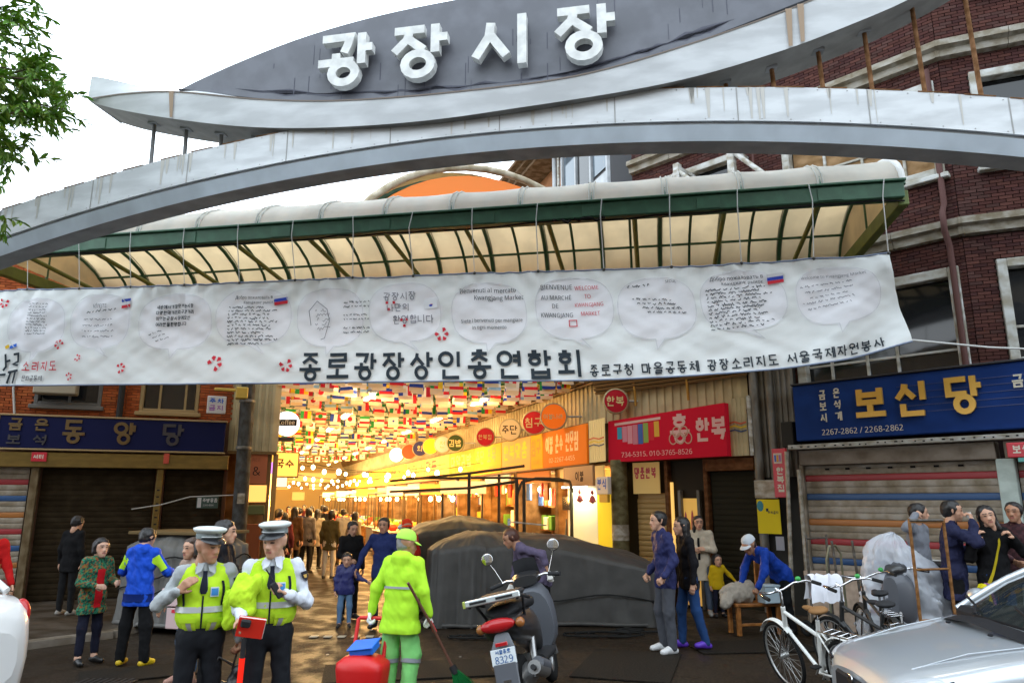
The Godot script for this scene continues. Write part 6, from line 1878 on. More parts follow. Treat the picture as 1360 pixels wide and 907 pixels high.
	for k in 7:
		var o := thing("bulb_string", "string of bare bulbs across the alley, %s from the street" % ord[k], "string lights", FAR, "bulb strings across the alley")
		var s := 8.0 + k * 4.2
		var pts := []
		for j in 17: pts.append(Vector3(-s, 3.05 - .35 * sin(PI * j / 16.0) + .15 * (k % 2), .4 + j * .36))
		part("wire", M.new().tube(pts, .008, 4), mats.cable_black, o)
		for j in 16:
			if j % 2 == 0: part("bulb", M.new().ball((pts[j] as Vector3) + Vector3(0, -.09, 0), Vector3(.055, .07, .055), 9, 6), white, o)
		for j in 2: lamp(o, (pts[4 + j * 8] as Vector3) + Vector3(0, -.1, 0), .07, Color(1, .66, .30), 6.0 if k < 3 else 10.0, white)
	var b := thing("bright_shop_window", "bright lit shop window with hanging red ornaments near the alley mouth", "shop window", FAR)
	part("white_wall", M.new().box(Vector3(-1.35, 1.5, .2), Vector3(1.5, 1.7, .04)), mat("wall_bright", Color(.75, .72, .55), .7), b)
	part("yellow_door", M.new().box(Vector3(-.2, 1.3, .24), Vector3(.62, 2.1, .04), .006), glow("door_yellow", Color(.8, .6, .03), Color(1, .7, .03), .3), b)
	for j in 2: part("tube_lamp", M.new().box(Vector3(-1.7 + j * .7, 2.2, .4), Vector3(.55, .04, .05)), glow("tube_cool", Color(.9, .95, .9), Color(.95, 1.0, .9), 6.0), b)
	var al_ := AreaLight3D.new()
	al_.name = "window_tube_light"; b.add_child(al_); al_.position = Vector3(-1.3, 2.14, .45); al_.rotation_degrees = Vector3(-75, 0, 0); al_.area_size = Vector2(1.2, .1); al_.light_energy = 2.2; al_.light_color = Color(.95, 1, .85); al_.shadow_enabled = true; al_.area_range = 40.0
	for j in 2:
		var p := Vector3(-.85 + j * .6, 1.95 - j * .02, .5)
		part("ornament", M.new().ball(p, Vector3(.085, .085, .05), 10, 7).ball(p + Vector3(0, .14, 0), Vector3(.035, .05, .035), 8, 6).ball(p + Vector3(-.09, -.03, 0), Vector3(.05, .03, .03), 8, 5).ball(p + Vector3(.09, -.03, 0), Vector3(.05, .03, .03), 8, 5), mats.cloth_rose, b)
	for j in 2: part("pole", M.new().tube([Vector3(-1.75 + j * .25, .75, .45), Vector3(-1.9 + j * .25, 1.5, .35)], .02, 5), pipe, b)
	part("dark_screen", M.new().box(Vector3(-2.0, 1.85, .3), Vector3(.4, .3, .04), .005), mats.pane_dark, b)
	var hs := thing("hanging_sign", "small white and blue striped hanging sign right of the yellow door", "sign", FAR)
	part("panel", M.new().box(Vector3(.28, 2.2, .5), Vector3(.5, .34, .08), .01), mat("panel_pale", Color(.55, .5, .45), .6), hs)
	letters("분식", Vector2(.08, 2.33), Vector2(.17, .2), .05, .035, plane(.542), mats.bar_blue, hs)
	part("lower_panel", M.new().box(Vector3(.3, 1.95, .5), Vector3(.36, .15, .06), .008), mat("panel_amber", Color(.6, .35, .05), .6), hs)
	var bs := thing("hanging_sign", "brown board with dark characters under the orange shop sign", "sign", FAR)
	part("panel", M.new().box(Vector3(-1.0, 2.42, .45), Vector3(1.5, .42, .06), .01), mat("panel_brown", Color(.35, .2, .1), .6), bs)
	letters("이불", Vector2(-1.1, 2.52), Vector2(.18, .2), .05, .035, plane(.482), mats.print_brown, bs)
func covered_stalls() -> void:
	var tarp := mat("tarp_charcoal", Color(.055, .053, .050), .55, .0, "blotch", Vector3(.7, .7, .7))
	var tarp2 := mat("tarp_umber", Color(.052, .042, .026), .5, .0, "blotch", Vector3(.7, .7, .7))
	var grey := mat("tarp_grey", Color(.13, .125, .115), .55, .0, "blotch", Vector3(.8, .8, .8))
	var list := [
		["stall under a charcoal tarpaulin, lowest and nearest to the man in navy jacket", tarp, Vector3(.85, 0, -12.95), -7.0, Vector2(3.3, 1.7), [1.42, 1.32, .95], "charcoal"],
		["stall under a dark tarpaulin with hanging folds, left of the bending man", tarp, Vector3(-.62, 0, -12.75), 2.0, Vector2(1.5, 1.7), [1.30, 1.40, 1.38], "left"],
		["stall under a brownish tarpaulin behind the charcoal one", tarp2, Vector3(-1.0, 0, -14.5), 6.0, Vector2(2.3, 1.9), [1.45, 1.62, 1.5], "brown"],
		["low stall wrapped in grey tarpaulin with black cords behind the blue jacket man", grey, Vector3(-5.15, .09, -12.0), -18.0, Vector2(1.5, 1.2), [1.3, 1.32, 1.3], "grey"]]
	for e in list:
		var o := thing("covered_stall", e[0], "covered stall", Transform3D(Basis(Vector3.UP, deg_to_rad(e[3])), e[2]))
		var w: float = e[4].x / 2; var d: float = e[4].y / 2
		var rows := []
		var N := 180
		for r in 26:
			var v := r / 25.0
			var ring := PackedVector3Array()
			for k in N:
				var a := TAU * k / N
				var n := 7.0
				var sq := 1.0 / pow(pow(absf(cos(a)), n) + pow(absf(sin(a)), n), 1.0 / n)
				var px := cos(a) * sq; var pz := sin(a) * sq
				var shrink := 1.0; var y := .0
				if v < .6:
					y = v / .6 * .86; shrink = 1.06 - .06 * v / .6
				else:
					var u := (v - .6) / .4
					y = .86 + .14 * sin(u * PI / 2); shrink = maxf(.0, cos(u * PI / 2) * .999 + .001) if u > .5 else lerpf(1.0, cos(PI / 4), u / .5)
				var pq := px * shrink
				var hh: float = lerpf(e[5][1], e[5][2], clampf(pq, 0, 1)) if pq > 0 else lerpf(e[5][1], e[5][0], clampf(-pq, 0, 1))
				var fold := .0
				if v < .75:
					fold = (.07 * noise.get_noise_2d(k * 16.0 * (e[4].x + e[4].y) / 4.0, v * 30.0 + w * 700) + .07 * (.3 - absf(noise.get_noise_2d(k * 34.0, v * 70.0 + w * 300)))) * (1.0 - v * .5) * 1.1
				var sag := (.08 * noise.get_noise_2d(px * shrink * 90 + w * 500, pz * shrink * 90) + .05 * (.25 - absf(noise.get_noise_2d(px * shrink * 170 + w * 300, pz * shrink * 150)))) * v
				ring.append(Vector3(px * (w * shrink + fold), maxf(.0, y * hh + sag), pz * (d * shrink + fold)))
			rows.append(ring)
		part("tarpaulin", M.new().grid(rows, true), e[1], o)
		var hem := []
		for k in 40:
			var a := TAU * k / 40
			var sq := 1.0 / pow(pow(absf(cos(a)), 5) + pow(absf(sin(a)), 5), .2)
			hem.append(Vector3(cos(a) * sq * (w * 1.07 + rnd(0, .05)), .02 + rnd(0, .02), sin(a) * sq * (d * 1.07 + rnd(0, .05))))
		part("trailing_hem", M.new().tube(hem, .035, 6, true), e[1], o)
		if e[6] in ["grey", "charcoal"]:
			for y in ([.95, .72, .5] if e[6] == "grey" else [.42]):
				var pts := []
				for k in 60:
					var a := TAU * k / 60
					var sq := 1.0 / pow(pow(absf(cos(a)), 5) + pow(absf(sin(a)), 5), .2)
					pts.append(Vector3(cos(a) * sq * (w * 1.05 + .05), y + .05 * sin(k * .7) + rnd(-.01, .01), sin(a) * sq * (d * 1.05 + .05)))
				part("cord", M.new().tube(pts, .012, 5, true), mat("cord_dark", Color(.02, .02, .02), .7), o)
		if e[6] == "grey": part("top_board", M.new().box(Vector3(0, 1.33, .0), Vector3(1.5, .05, 1.0), .01), mat("board_ochre", Color(.16, .11, .05), .7), o)
		if e[6] == "brown":
			part("white_slat", M.new().box(Vector3(1.2, 1.5, .9), Vector3(.7, .025, .06), .004, Basis(Vector3.BACK, -.1)), mats.bracket_white, o)
func tree() -> void:
	var o := thing("street_tree", "leafy green street tree reaching in from the upper left corner", "tree", Transform3D(Basis(), Vector3(-7.6, 0, -6.6)))
	var bark := mat("bark", Color(.09, .07, .05), .9, .0, "grime", Vector3(2, 1, 2))
	part("trunk", M.new().tube([Vector3(0, 0, 0), Vector3(.05, 2.2, 0), Vector3(.2, 4.4, -.1), Vector3(.35, 6.2, -.2), Vector3(.4, 8.6, -.3)], [.2, .16, .13, .1, .05], 10), bark, o)
	var leaf := M.new()
	for s in [-1.0, 1.0]:
		leaf.quad(Vector3(0, 0, 0), Vector3(s * .014, .006, .03), Vector3(s * .012, .004, .06), Vector3(0, -.004, .085))
	var xs := []; var cs := []
	var centre := Vector3(.2, 6.6, -.2)
	var tips := [Vector3(2.72, 6.35, -.5), Vector3(2.65, 6.0, -.4), Vector3(2.35, 6.6, -.6), Vector3(2.35, 6.9, -.3), Vector3(2.1, 5.75, -.3), Vector3(2.3, 5.6, -.5), Vector3(1.9, 5.15, -.2), Vector3(1.75, 4.8, -.4), Vector3(2.2, 7.3, -.5), Vector3(1.95, 7.6, -.3), Vector3(2.5, 6.25, -.9), Vector3(1.5, 5.4, .0), Vector3(1.6, 7.1, .2), Vector3(1.7, 6.4, .3), Vector3(1.45, 6.0, -.9), Vector3(1.8, 5.8, -.9), Vector3(1.9, 6.8, -1.0), Vector3(1.2, 4.9, .1), Vector3(1.95, 5.0, -.9)]
	for k in 60: tips.append(centre + Vector3(rnd(-1.6, 1.75), rnd(-1.4, 2.2), rnd(-2.2, 2.2)))
	var bm := M.new()
	for k in tips.size():
		var e: Vector3 = tips[k]
		var st := Vector3(.15 + rnd(0, .15), clampf(e.y - rnd(.4, 1.4), 3.2, 7.8), -.15)
		var mid := st.lerp(e, .5) + Vector3(0, rnd(.1, .35), 0)
		bm.tube([st, mid, e], [.045, .022, .006], 6)
		var dir := (e - mid).normalized()
		for q in 26:
			var u := rnd(.3, 1.08)
			var p := mid.lerp(e, u) + Vector3(rnd(-1, 1), rnd(-1, .7), rnd(-1, 1)) * .15
			if u < .45: p = st.lerp(e, rnd(.5, 1))
			var sd := (dir * .5 + Vector3(rnd(-1, 1), rnd(-.9, .2), rnd(-1, 1))).normalized()
			for l in 11:
				var b := Basis.looking_at(-(sd + Vector3(rnd(-1, 1), rnd(-.8, .6), rnd(-1, 1)) * .9).normalized(), Vector3(rnd(-.4, .4), 1, rnd(-.4, .4)).normalized())
				xs.append(Transform3D(b.scaled(Vector3.ONE * rnd(.9, 1.6)), p + sd * (.018 * l)))
				var g := rnd(.7, 1.25)
				cs.append(Color(.12 * g * rnd(.8, 1.4), .235 * g, .025 * g))
	part("branch", bm, bark, o)
	var lm := mat("leaf", Color(1, 1, 1), .5)
	lm.backlight_enabled = true; lm.backlight = Color(.16, .28, .02).linear_to_srgb()
	stuff(multi("foliage", leaf.mesh(), xs, cs, lm, o))
func car(o: Node3D, paint: Material, rear_lamp: bool) -> void:
	var black := mat("trim_matt", Color(.018, .018, .02), .6)
	var st := [[2.2, .48, .60, .30], [2.14, .64, .67, .25], [2.02, .76, .735, .22], [1.85, .83, .785, .2], [1.5, .87, .865, .2], [1.15, .885, .93, .2], [.95, .89, .965, .2], [.3, .89, .985, .2], [-.6, .89, 1.0, .2], [-1.3, .885, 1.03, .2], [-1.75, .86, 1.05, .22], [-2.0, .80, 1.0, .26], [-2.12, .70, .90, .32], [-2.16, .62, .8, .4]]
	var rows := []
	for s in st:
		var x: float = s[0]; var w: float = s[1]; var t: float = s[2]; var b: float = s[3]
		var half := [Vector2(.0, b), Vector2(w * .8, b), Vector2(w * .96, b + .07), Vector2(w, lerpf(b, t, .42)), Vector2(w * .995, lerpf(b, t, .62)), Vector2(w * .975, lerpf(b, t, .82)), Vector2(w * .93, t - .045), Vector2(w * .86, t - .012), Vector2(w * .7, t + .008), Vector2(w * .35, t + .028), Vector2(0, t + .034)]
		var ring := PackedVector3Array()
		for p in half: ring.append(Vector3(x, p.y, p.x))
		for k in range(half.size() - 2, 0, -1): ring.append(Vector3(x, half[k].y, -half[k].x))
		rows.append(ring)
	var fine := []
	for r in rows.size() - 1:
		for q in 4:
			var u := q / 4.0
			var ring := PackedVector3Array()
			for k in rows[0].size():
				var a: Vector3 = rows[maxi(0, r - 1)][k]; var b: Vector3 = rows[r][k]; var c: Vector3 = rows[r + 1][k]; var d: Vector3 = rows[mini(rows.size() - 1, r + 2)][k]
				ring.append(b.cubic_interpolate(c, a, d, u) if r > 0 and r < rows.size() - 2 else b.lerp(c, u))
			fine.append(ring)
	fine.append(rows[-1])
	var m := M.new().grid(fine, true)
	m.fan(fine[0], Vector3.RIGHT); m.fan(fine[-1], Vector3.LEFT)
	part("body", m, paint, o)
	var prof := [[.98, .985, .77], [.62, 1.22, .70], [.22, 1.415, .605], [-.3, 1.465, .585], [-.9, 1.43, .575], [-1.25, 1.35, .6], [-1.72, 1.06, .72]]
	var glass := mat("car_glass", Color(.02, .03, .03), .04)
	glass.transparency = BaseMaterial3D.TRANSPARENCY_ALPHA; glass.albedo_color.a = .42
	var gl := func(u: float, v: float) -> Vector3:
		var k := clampf(u, 0, 1) * (prof.size() - 1); var i0 := mini(int(k), prof.size() - 2); var f := k - i0
		var a = prof[i0]; var b = prof[i0 + 1]
		var x := lerpf(a[0], b[0], f); var y := lerpf(a[1], b[1], f); var w := lerpf(a[2], b[2], f)
		return Vector3(x + .10 * (1.0 - v * v) * (1.0 if u < .4 else (-.3 if u > .7 else .0)), y + .03 * (1.0 - v * v), w * v)
	var patchy := func(u0: float, u1: float, mt: Material, name_: String) -> void:
		var rr := []
		for a in 9:
			var row := PackedVector3Array()
			for b in 13: row.append(gl.call(lerpf(u0, u1, a / 8.0), lerpf(-1, 1, b / 12.0)))
			rr.append(row)
		part(name_, M.new().grid(rr), mt, o)
	patchy.call(.0, .335, glass, "windscreen")
	patchy.call(.335, .83, paint, "roof")
	patchy.call(.83, 1.0, glass, "rear_window")
	for s in [-1.0, 1.0]:
		var rr := []
		for a in 17:
			var u := a / 16.0
			var top: Vector3 = gl.call(u, s)
			rr.append(PackedVector3Array([top, Vector3(top.x, lerpf(.98, 1.05, u), s * .80)]))
		part("side_window", M.new().grid(rr), glass, o)
		var pts := []
		for a in 17: pts.append((gl.call(a / 16.0, s) as Vector3) + Vector3(0, .006, s * .008))
		part("roof_pillar", M.new().tube(pts, .034, 8), paint, o)
		for px in [.62, -.35, -1.2]:
			var tp: Vector3 = gl.call((.98 - px) / 2.7, s)
			part("pillar", M.new().tube([Vector3(px, .98, s * .80), Vector3(px - .05, tp.y, tp.z)], .03, 6), black, o)
		part("door_mirror", M.new().ball(Vector3(.68, 1.07, s * 1.0), Vector3(.08, .075, .12), 12, 8), paint, o)
		part("mirror_arm", M.new().tube([Vector3(.66, 1.02, s * .84), Vector3(.68, 1.04, s * .93)], .025, 6), black, o)
		var lens := mat("lamp_lens", Color(.42, .45, .48), .05)
		lens.clearcoat_enabled = true; lens.clearcoat = 1.0
		part("headlight", M.new().ball(Vector3(1.95, .665, s * .62), Vector3(.22, .07, .16), 16, 10, Basis(Vector3.UP, s * .55) * Basis(Vector3.BACK, -.25)), lens, o)
		part("headlight_rim", M.new().tube(range(20).map(func(k): return Vector3(1.95, .66, s * .62) + Basis(Vector3.UP, s * .55) * Basis(Vector3.BACK, -.25) * Vector3(cos(TAU * k / 20) * .222, .02, sin(TAU * k / 20) * .162)), .012, 6, true), black, o)
		part("tail_light", M.new().ball(Vector3(-1.95, .90, s * .735), Vector3(.10, .12, .06), 12, 10), mat("lamp_red", Color(.42, .012, .015), .12), o)
		for x in [1.32, -1.32]:
			var w := part("wheel", M.new().lathe([Vector2(.2, -.1), Vector2(.29, -.1), Vector2(.315, -.07), Vector2(.315, .07), Vector2(.29, .1), Vector2(.2, .1)], 24, Vector3(x, .315, s * .79), Basis(Vector3.RIGHT, PI / 2)), mat("tyre", Color(.014, .014, .014), .8), o)
			part("rim", M.new().lathe([Vector2(0, .08), Vector2(.05, .09), Vector2(.19, .06), Vector2(.21, .1), Vector2(.21, -.1)], 20, Vector3(x, .315, s * .79), Basis(Vector3.RIGHT, PI / 2 * s)), mat("rim_alloy", Color(.5, .5, .5), .3, .8), w)
			part("wheel_arch", M.new().tube(range(13).map(func(k): return Vector3(x + cos(PI * k / 12) * .36, .32 + sin(PI * k / 12) * .36, s * .872)), .03, 6), black, o)
	var cow := []
	for a in 4:
		var row := PackedVector3Array()
		for b in 13:
			var v := lerpf(-1, 1, b / 12.0)
			row.append(Vector3(lerpf(1.09, 1.22 , a / 3.0) + .11 * (1 - v * v) - .05, lerpf(.995, .962, a / 3.0) + .03 * (1 - v * v) - .035 * absf(v), .66 * v))
		cow.append(row)
	part("cowl_panel", M.new().grid(cow), black, o)
	for s in [-.55, .15]: part("wiper", M.new().tube([Vector3(1.16, 1.04, s), Vector3(1.02, 1.075, s + .25), Vector3(.93, 1.11, s + .55)], .011, 5), black, o)
	for s in [-.3, .3]:
		part("washer_nozzle", M.new().ball(Vector3(1.3, .955, s), Vector3(.022, .012, .016), 8, 5), black, o)
		part("hood_crease", M.new().tube([Vector3(1.98, .76, s * 1.75), Vector3(1.6, .872, s * 1.85), Vector3(1.2, .938, s * 2.1)], .004, 6), paint, o)
	part("grille", M.new().box(Vector3(2.17, .52, 0), Vector3(.1, .16, .7), .03), black, o)
	part("lower_grille", M.new().box(Vector3(2.17, .33, 0), Vector3(.08, .1, 1.0), .02), black, o)
	part("badge", M.new().ball(Vector3(2.225, .58, 0), Vector3(.012, .035, .06), 12, 6), mat("chrome", Color(.7, .7, .72), .12, 1.0), o)
	part("dashboard", M.new().box(Vector3(.75, .98, 0), Vector3(.6, .12, 1.4), .04), black, o)
	for s in [-.36, .36]: part("seat", M.new().box(Vector3(-.35, .98, s), Vector3(.16, .75, .46), .06, Basis(Vector3.BACK, -.2)), mat("seat_grey", Color(.03, .03, .032), .9), o)
	part("steering_wheel", M.new().tube(range(16).map(func(k): return Vector3(.42 + sin(TAU * k / 16) * .06, 1.03 + cos(TAU * k / 16) * .17, -.36 + sin(TAU * k / 16) * .17)), .015, 6, true), black, o)
func vehicles() -> void:
	var silver := mat("car_silver", Color(.50, .54, .58), .3, .55)
	silver.clearcoat_enabled = true; silver.clearcoat = 1.0; silver.clearcoat_roughness = .05
	var f := Vector3(-.998, 0, -.07).normalized()
	var o := thing("parked_car", "silver car whose bonnet and windscreen fill the lower right corner", "car", Transform3D(Basis(f, Vector3.UP, f.cross(Vector3.UP)), Vector3(4.82, 0, -5.86)))
	car(o, silver, false)
	var white := mat("car_white", Color(.70, .70, .70), .3)
	white.clearcoat_enabled = true; white.clearcoat = 1.0; white.clearcoat_roughness = .05
	f = Vector3(-.906, 0, -.423).normalized()
	o = thing("parked_car", "white car at the left edge showing its rear corner and red tail light", "car", Transform3D(Basis(f, Vector3.UP, f.cross(Vector3.UP)).scaled(Vector3(1, 1.06, 1)), Vector3(-6.36, 0, -6.85)))
	car(o, white, true)
	f = Vector3(.2, 0, -.98).normalized()
	var s := thing("motor_scooter", "black scooter parked rear towards us with red tail light and white number plate", "scooter", Transform3D(Basis(f, Vector3.UP, f.cross(Vector3.UP)) * Basis(Vector3.RIGHT, deg_to_rad(-13)) * Basis.from_scale(Vector3.ONE * 1.08), Vector3(.30, .02, -7.7)))
	scooter(s)
	f = Vector3(-.6, 0, .5).normalized()
	var s2 := s.duplicate() as Node3D
	s2.name = numbered("motor_scooter"); add_child(s2)
	s2.transform = Transform3D(Basis(f, Vector3.UP, f.cross(Vector3.UP)), Vector3(5.02, .09, -9.55))
	for ch in s2.get_children():
		if String(ch.name).begins_with("mirror") or String(ch.name).begins_with("windscreen"): ch.free()
	s2.set_meta("label", "dark scooter wrapped in clear plastic sheeting behind the silver car")
	var p := thing("plastic_sheet", "crumpled clear plastic sheet draped over the scooter behind the silver car", "plastic sheet", Transform3D(Basis(Vector3.UP, .5), Vector3(5.02, .09, -9.55)))
	var pm := mat("plastic_film", Color(.72, .76, .84), .28)
	pm.transparency = BaseMaterial3D.TRANSPARENCY_ALPHA; pm.albedo_color.a = .5
	var rows := []
	for r in 40:
		var v := r / 39.0
		var ring := PackedVector3Array()
		for k in 96:
			var a := TAU * k / 96
			var top := 1.42 - .40 * smoothstep(-.3, .9, cos(a)) * smoothstep(.5, 1.0, v)
			var rad := (.52 + .1 * sin(2 * a)) * (1.05 - .25 * v) * sqrt(maxf(.0, 1.0 - pow(v, 5.0)))
			var c := noise.get_noise_3d(cos(a) * 130, v * 200, sin(a) * 130) * .14 + (.4 - absf(noise.get_noise_3d(cos(a) * 420 + 50, v * 500, sin(a) * 420))) * .14 + (.3 - absf(noise.get_noise_3d(cos(a) * 900, v * 900, sin(a) * 900 + 70))) * .06
			ring.append(Vector3(cos(a) * (rad * 1.15 + c * sqrt(1.0 - v * v * .9)) - .25 * v * v, .12 + (top - .12) * v + c * .25, sin(a) * (rad * .75 + c * sqrt(1.0 - v * v * .9))))
		rows.append(ring)
	part("sheet", M.new().grid(rows, true), pm, p)
func wheel(o: Node, c: Vector3, r: float, tyre_r: float, spokes: int, rim_m: Material) -> Node3D:
	var w := part("wheel", M.new(), rim_m, o)
	part("tyre", M.new().tube(range(28).map(func(k): return c + Vector3(cos(TAU * k / 28), sin(TAU * k / 28), 0) * r), tyre_r, 8, true), mat("tyre", Color(.014, .014, .014), .8), w)
	part("rim", M.new().tube(range(28).map(func(k): return c + Vector3(cos(TAU * k / 28), sin(TAU * k / 28), 0) * (r - tyre_r * 1.1)), tyre_r * .55, 6, true), rim_m, w)
	var m := M.new()
	for k in spokes:
		var a := TAU * k / spokes
		m.tube([c + Vector3(cos(a + .3), sin(a + .3), 0) * .03 + Vector3(0, 0, .03 if k % 2 else -.03), c + Vector3(cos(a), sin(a), 0) * (r - tyre_r)], .0025 if spokes > 10 else .014, 4)
	if spokes > 10: stuff(part("spokes", m, rim_m, w))
	else: part("spokes", m, rim_m, w)
	part("hub", M.new().tube([c + Vector3(0, 0, -.05), c + Vector3(0, 0, .05)], .028, 8), rim_m, w)
	return w
func scooter(o: Node3D) -> void:
	var blk := mat("scooter_black", Color(.012, .012, .014), .25)
	blk.clearcoat_enabled = true; blk.clearcoat = .8
	var matt := mat("scooter_matt", Color(.03, .03, .032), .6)
	var grey := mat("scooter_grey", Color(.09, .095, .11), .4)
	var chrome := mat("chrome", Color(.7, .7, .72), .12, 1.0)
	var alu := mat("scooter_alloy", Color(.32, .32, .32), .35, .8)
	wheel(o, Vector3(-.65, .25, 0), .21, .055, 5, alu)
	wheel(o, Vector3(.68, .25, 0), .21, .05, 5, alu)
	var loft := func(name_: String, st: Array, mt: Material) -> void:
		var rows := []
		for s in st:
			var ring := PackedVector3Array()
			for k in 20:
				var a := TAU * k / 20
				var sq := 1.0 / pow(pow(absf(cos(a)), 2.6) + pow(absf(sin(a)), 2.6), 1 / 2.6)
				ring.append(Vector3(s[0], s[1] + sin(a) * sq * s[3], cos(a) * sq * s[2]))
			rows.append(ring)
		var m := M.new().grid(rows, true)
		m.fan(rows[0], Vector3(rows[0][0].x - rows[1][0].x, 0, 0)); m.fan(rows[-1], Vector3(rows[-1][0].x - rows[-2][0].x, 0, 0))
		part(name_, m, mt, o)
	loft.call("tail_body", [[-1.02, .80, .05, .03], [-.99, .79, .13, .06], [-.9, .76, .17, .10], [-.6, .72, .19, .15], [-.3, .68, .17, .17], [0, .6, .13, .16], [.1, .5, .1, .12]], blk)
	loft.call("seat", [[-.92, .86, .06, .02], [-.85, .885, .14, .045], [-.5, .89, .16, .055], [-.1, .86, .14, .06], [.12, .82, .09, .04]], matt)
	loft.call("floor_board", [[-.2, .36, .15, .06], [.35, .34, .16, .05], [.5, .4, .14, .06]], matt)
	loft.call("front_shield", [[.34, .62, .19, .28], [.44, .66, .22, .33], [.54, .68, .18, .30], [.62, .7, .09, .22]], grey)
	loft.call("front_mudguard", [[.42, .42, .05, .02], [.55, .5, .075, .03], [.7, .5, .075, .03], [.86, .40, .05, .02]], blk)
	loft.call("engine", [[-.8, .30, .06, .06], [-.6, .32, .11, .11], [-.35, .34, .12, .12], [-.15, .34, .08, .08]], alu)
	loft.call("rear_mudguard", [[-1.0, .72, .06, .02], [-1.05, .62, .10, .02], [-1.08, .5, .10, .02], [-1.10, .40, .085, .02], [-1.10, .36, .05, .01]], grey)
	part("flap", M.new().box(Vector3(-1.10, .43, 0), Vector3(.02, .2, .19), .008, Basis(Vector3.BACK, -.12)), grey, o)
	part("flap_mark", M.new().box(Vector3(-1.118, .40, 0), Vector3(.006, .018, .06)), chrome, o)
	part("tail_light", M.new().ball(Vector3(-1.0, .80, -.02), Vector3(.05, .055, .15), 16, 9), mat("lamp_red", Color(.42, .012, .015), .12), o)
	for s in [-1, 1]: part("turn_signal", M.new().ball(Vector3(-.985, .79, s * .165), Vector3(.04, .04, .04), 12, 8), mat("lamp_amber", Color(.30, .11, .03), .12), o)
	part("reflector", M.new().box(Vector3(-1.075, .665, 0), Vector3(.015, .03, .1), .004), mats.lamp_red, o)
	var pl := part("number_plate", M.new().box(Vector3(-1.085, .575, 0), Vector3(.008, .12, .20), .003, Basis(Vector3.BACK, -.12)), mat("plate_enamel", Color(.62, .66, .68), .4), o)
	var pf := func(p: Vector2, l: float) -> Vector3: return Vector3(-1.0925 - l - (p.y - .575) * -.12, p.y, p.x)
	var ink := mat("plate_ink", Color(.05, .12, .3), .6)
	letters("서울종로", Vector2(-.06, .628), Vector2(.026, .028), .006, .005, pf, ink, pl)
	words("8329", Vector2(-.075, .555), .05, pf, ink, pl, .15)
	var m := M.new()
	for s in [-.2, .2]: m.tube([Vector3(-.6, .93, s), Vector3(-1.0, 1.0, s), Vector3(-1.06, .98, s)], .014, 6)
	for x in [-.7, -.8, -.9, -1.0]: m.tube([Vector3(x, .95 + (-x - .6) * .15, -.2), Vector3(x, .95 + (-x - .6) * .15, .2)], .010, 6)
	m.tube([Vector3(-.85, .96, -.2), Vector3(-.7, .78, -.15)], .012, 6); m.tube([Vector3(-.85, .96, .2), Vector3(-.7, .78, .15)], .012, 6)
	part("luggage_rack", m, matt, o)
	part("rack_bar", M.new().box(Vector3(-1.07, 1.01, 0), Vector3(.025, .05, .46), .008), mat("bar_silver", Color(.62, .66, .66), .35, .4), o)
	for s in [-.12, .1]: part("bar_slot", M.new().box(Vector3(-1.084, 1.01, s), Vector3(.006, .018, .14)), matt, o)
	part("bar_cap", M.new().box(Vector3(-1.07, 1.01, -.238), Vector3(.03, .055, .02), .004), mat("cap_lime", Color(.35, .4, .08), .5), o)
	part("rack_pad", M.new().box(Vector3(-.8, 1.0, 0), Vector3(.4, .05, .36), .02), matt, o)
	part("exhaust", M.new().tube([Vector3(-.25, .28, .14), Vector3(-.5, .3, .19), Vector3(-.62, .34, .2), Vector3(-.98, .44, .2)], [.025, .03, .06, .055], 12), alu, o)
	part("exhaust_shield", M.new().tube([Vector3(-.6, .37, .22), Vector3(-.9, .455, .22)], .05, 10), grey, o)
	part("exhaust_tip", M.new().tube([Vector3(-.97, .43, .2), Vector3(-1.03, .45, .2)], .022, 10), mats.scooter_matt, o)
	for s in [-1, 1]: part("shock_absorber", M.new().tube([Vector3(-.62, .3, s * .12), Vector3(-.5, .62, s * .13)], .03, 8), alu, o)
	part("kickstand", M.new().tube([Vector3(-.25, .3, -.12), Vector3(-.3, .03, -.3)], .014, 6), alu, o)
	part("fork", M.new().tube([Vector3(.68, .25, -.09), Vector3(.6, .5, -.08), Vector3(.5, .95, 0)], .022, 6).tube([Vector3(.68, .25, .09), Vector3(.6, .5, .08), Vector3(.5, .95, 0)], .022, 6), alu, o)
	part("handlebar", M.new().tube([Vector3(.36, 1.0, -.35), Vector3(.42, 1.03, -.2), Vector3(.47, 1.0, 0), Vector3(.42, 1.03, .2), Vector3(.36, 1.0, .35)], .016, 8), chrome, o)
	for s in [-1, 1]:
		part("grip", M.new().tube([Vector3(.35, 1.0, s * .36), Vector3(.40, 1.02, s * .24)], .021, 8), matt, o)
		part("mirror_stem", M.new().tube([Vector3(.42, 1.03, s * .24), Vector3(.44, 1.16, s * .3), Vector3(.42, 1.24, s * .34)], .007, 5), chrome, o)
		part("mirror", M.new().lathe([Vector2(0, -.02), Vector2(.05, -.015), Vector2(.062, 0), Vector2(.055, .006), Vector2(0, .006)], 18, Vector3(.41, 1.28, s * .345), Basis(Vector3.BACK, PI / 2 - .1)), chrome, o)
		part("lever", M.new().tube([Vector3(.44, 1.03, s * .18), Vector3(.42, 1.02, s * .33)], .006, 5), alu, o)
	loft.call("handlebar_cover", [[.36, 1.0, .12, .05], [.46, 1.02, .15, .07], [.56, 1.0, .1, .06], [.6, .98, .04, .03]], blk)
	part("windscreen", M.new().grid([PackedVector3Array([Vector3(.56, 1.04, -.13), Vector3(.6, 1.05, 0), Vector3(.56, 1.04, .13)]), PackedVector3Array([Vector3(.48, 1.2, -.12), Vector3(.52, 1.22, 0), Vector3(.48, 1.2, .12)])]), mat("visor_smoke", Color(.04, .04, .045), .1), o)
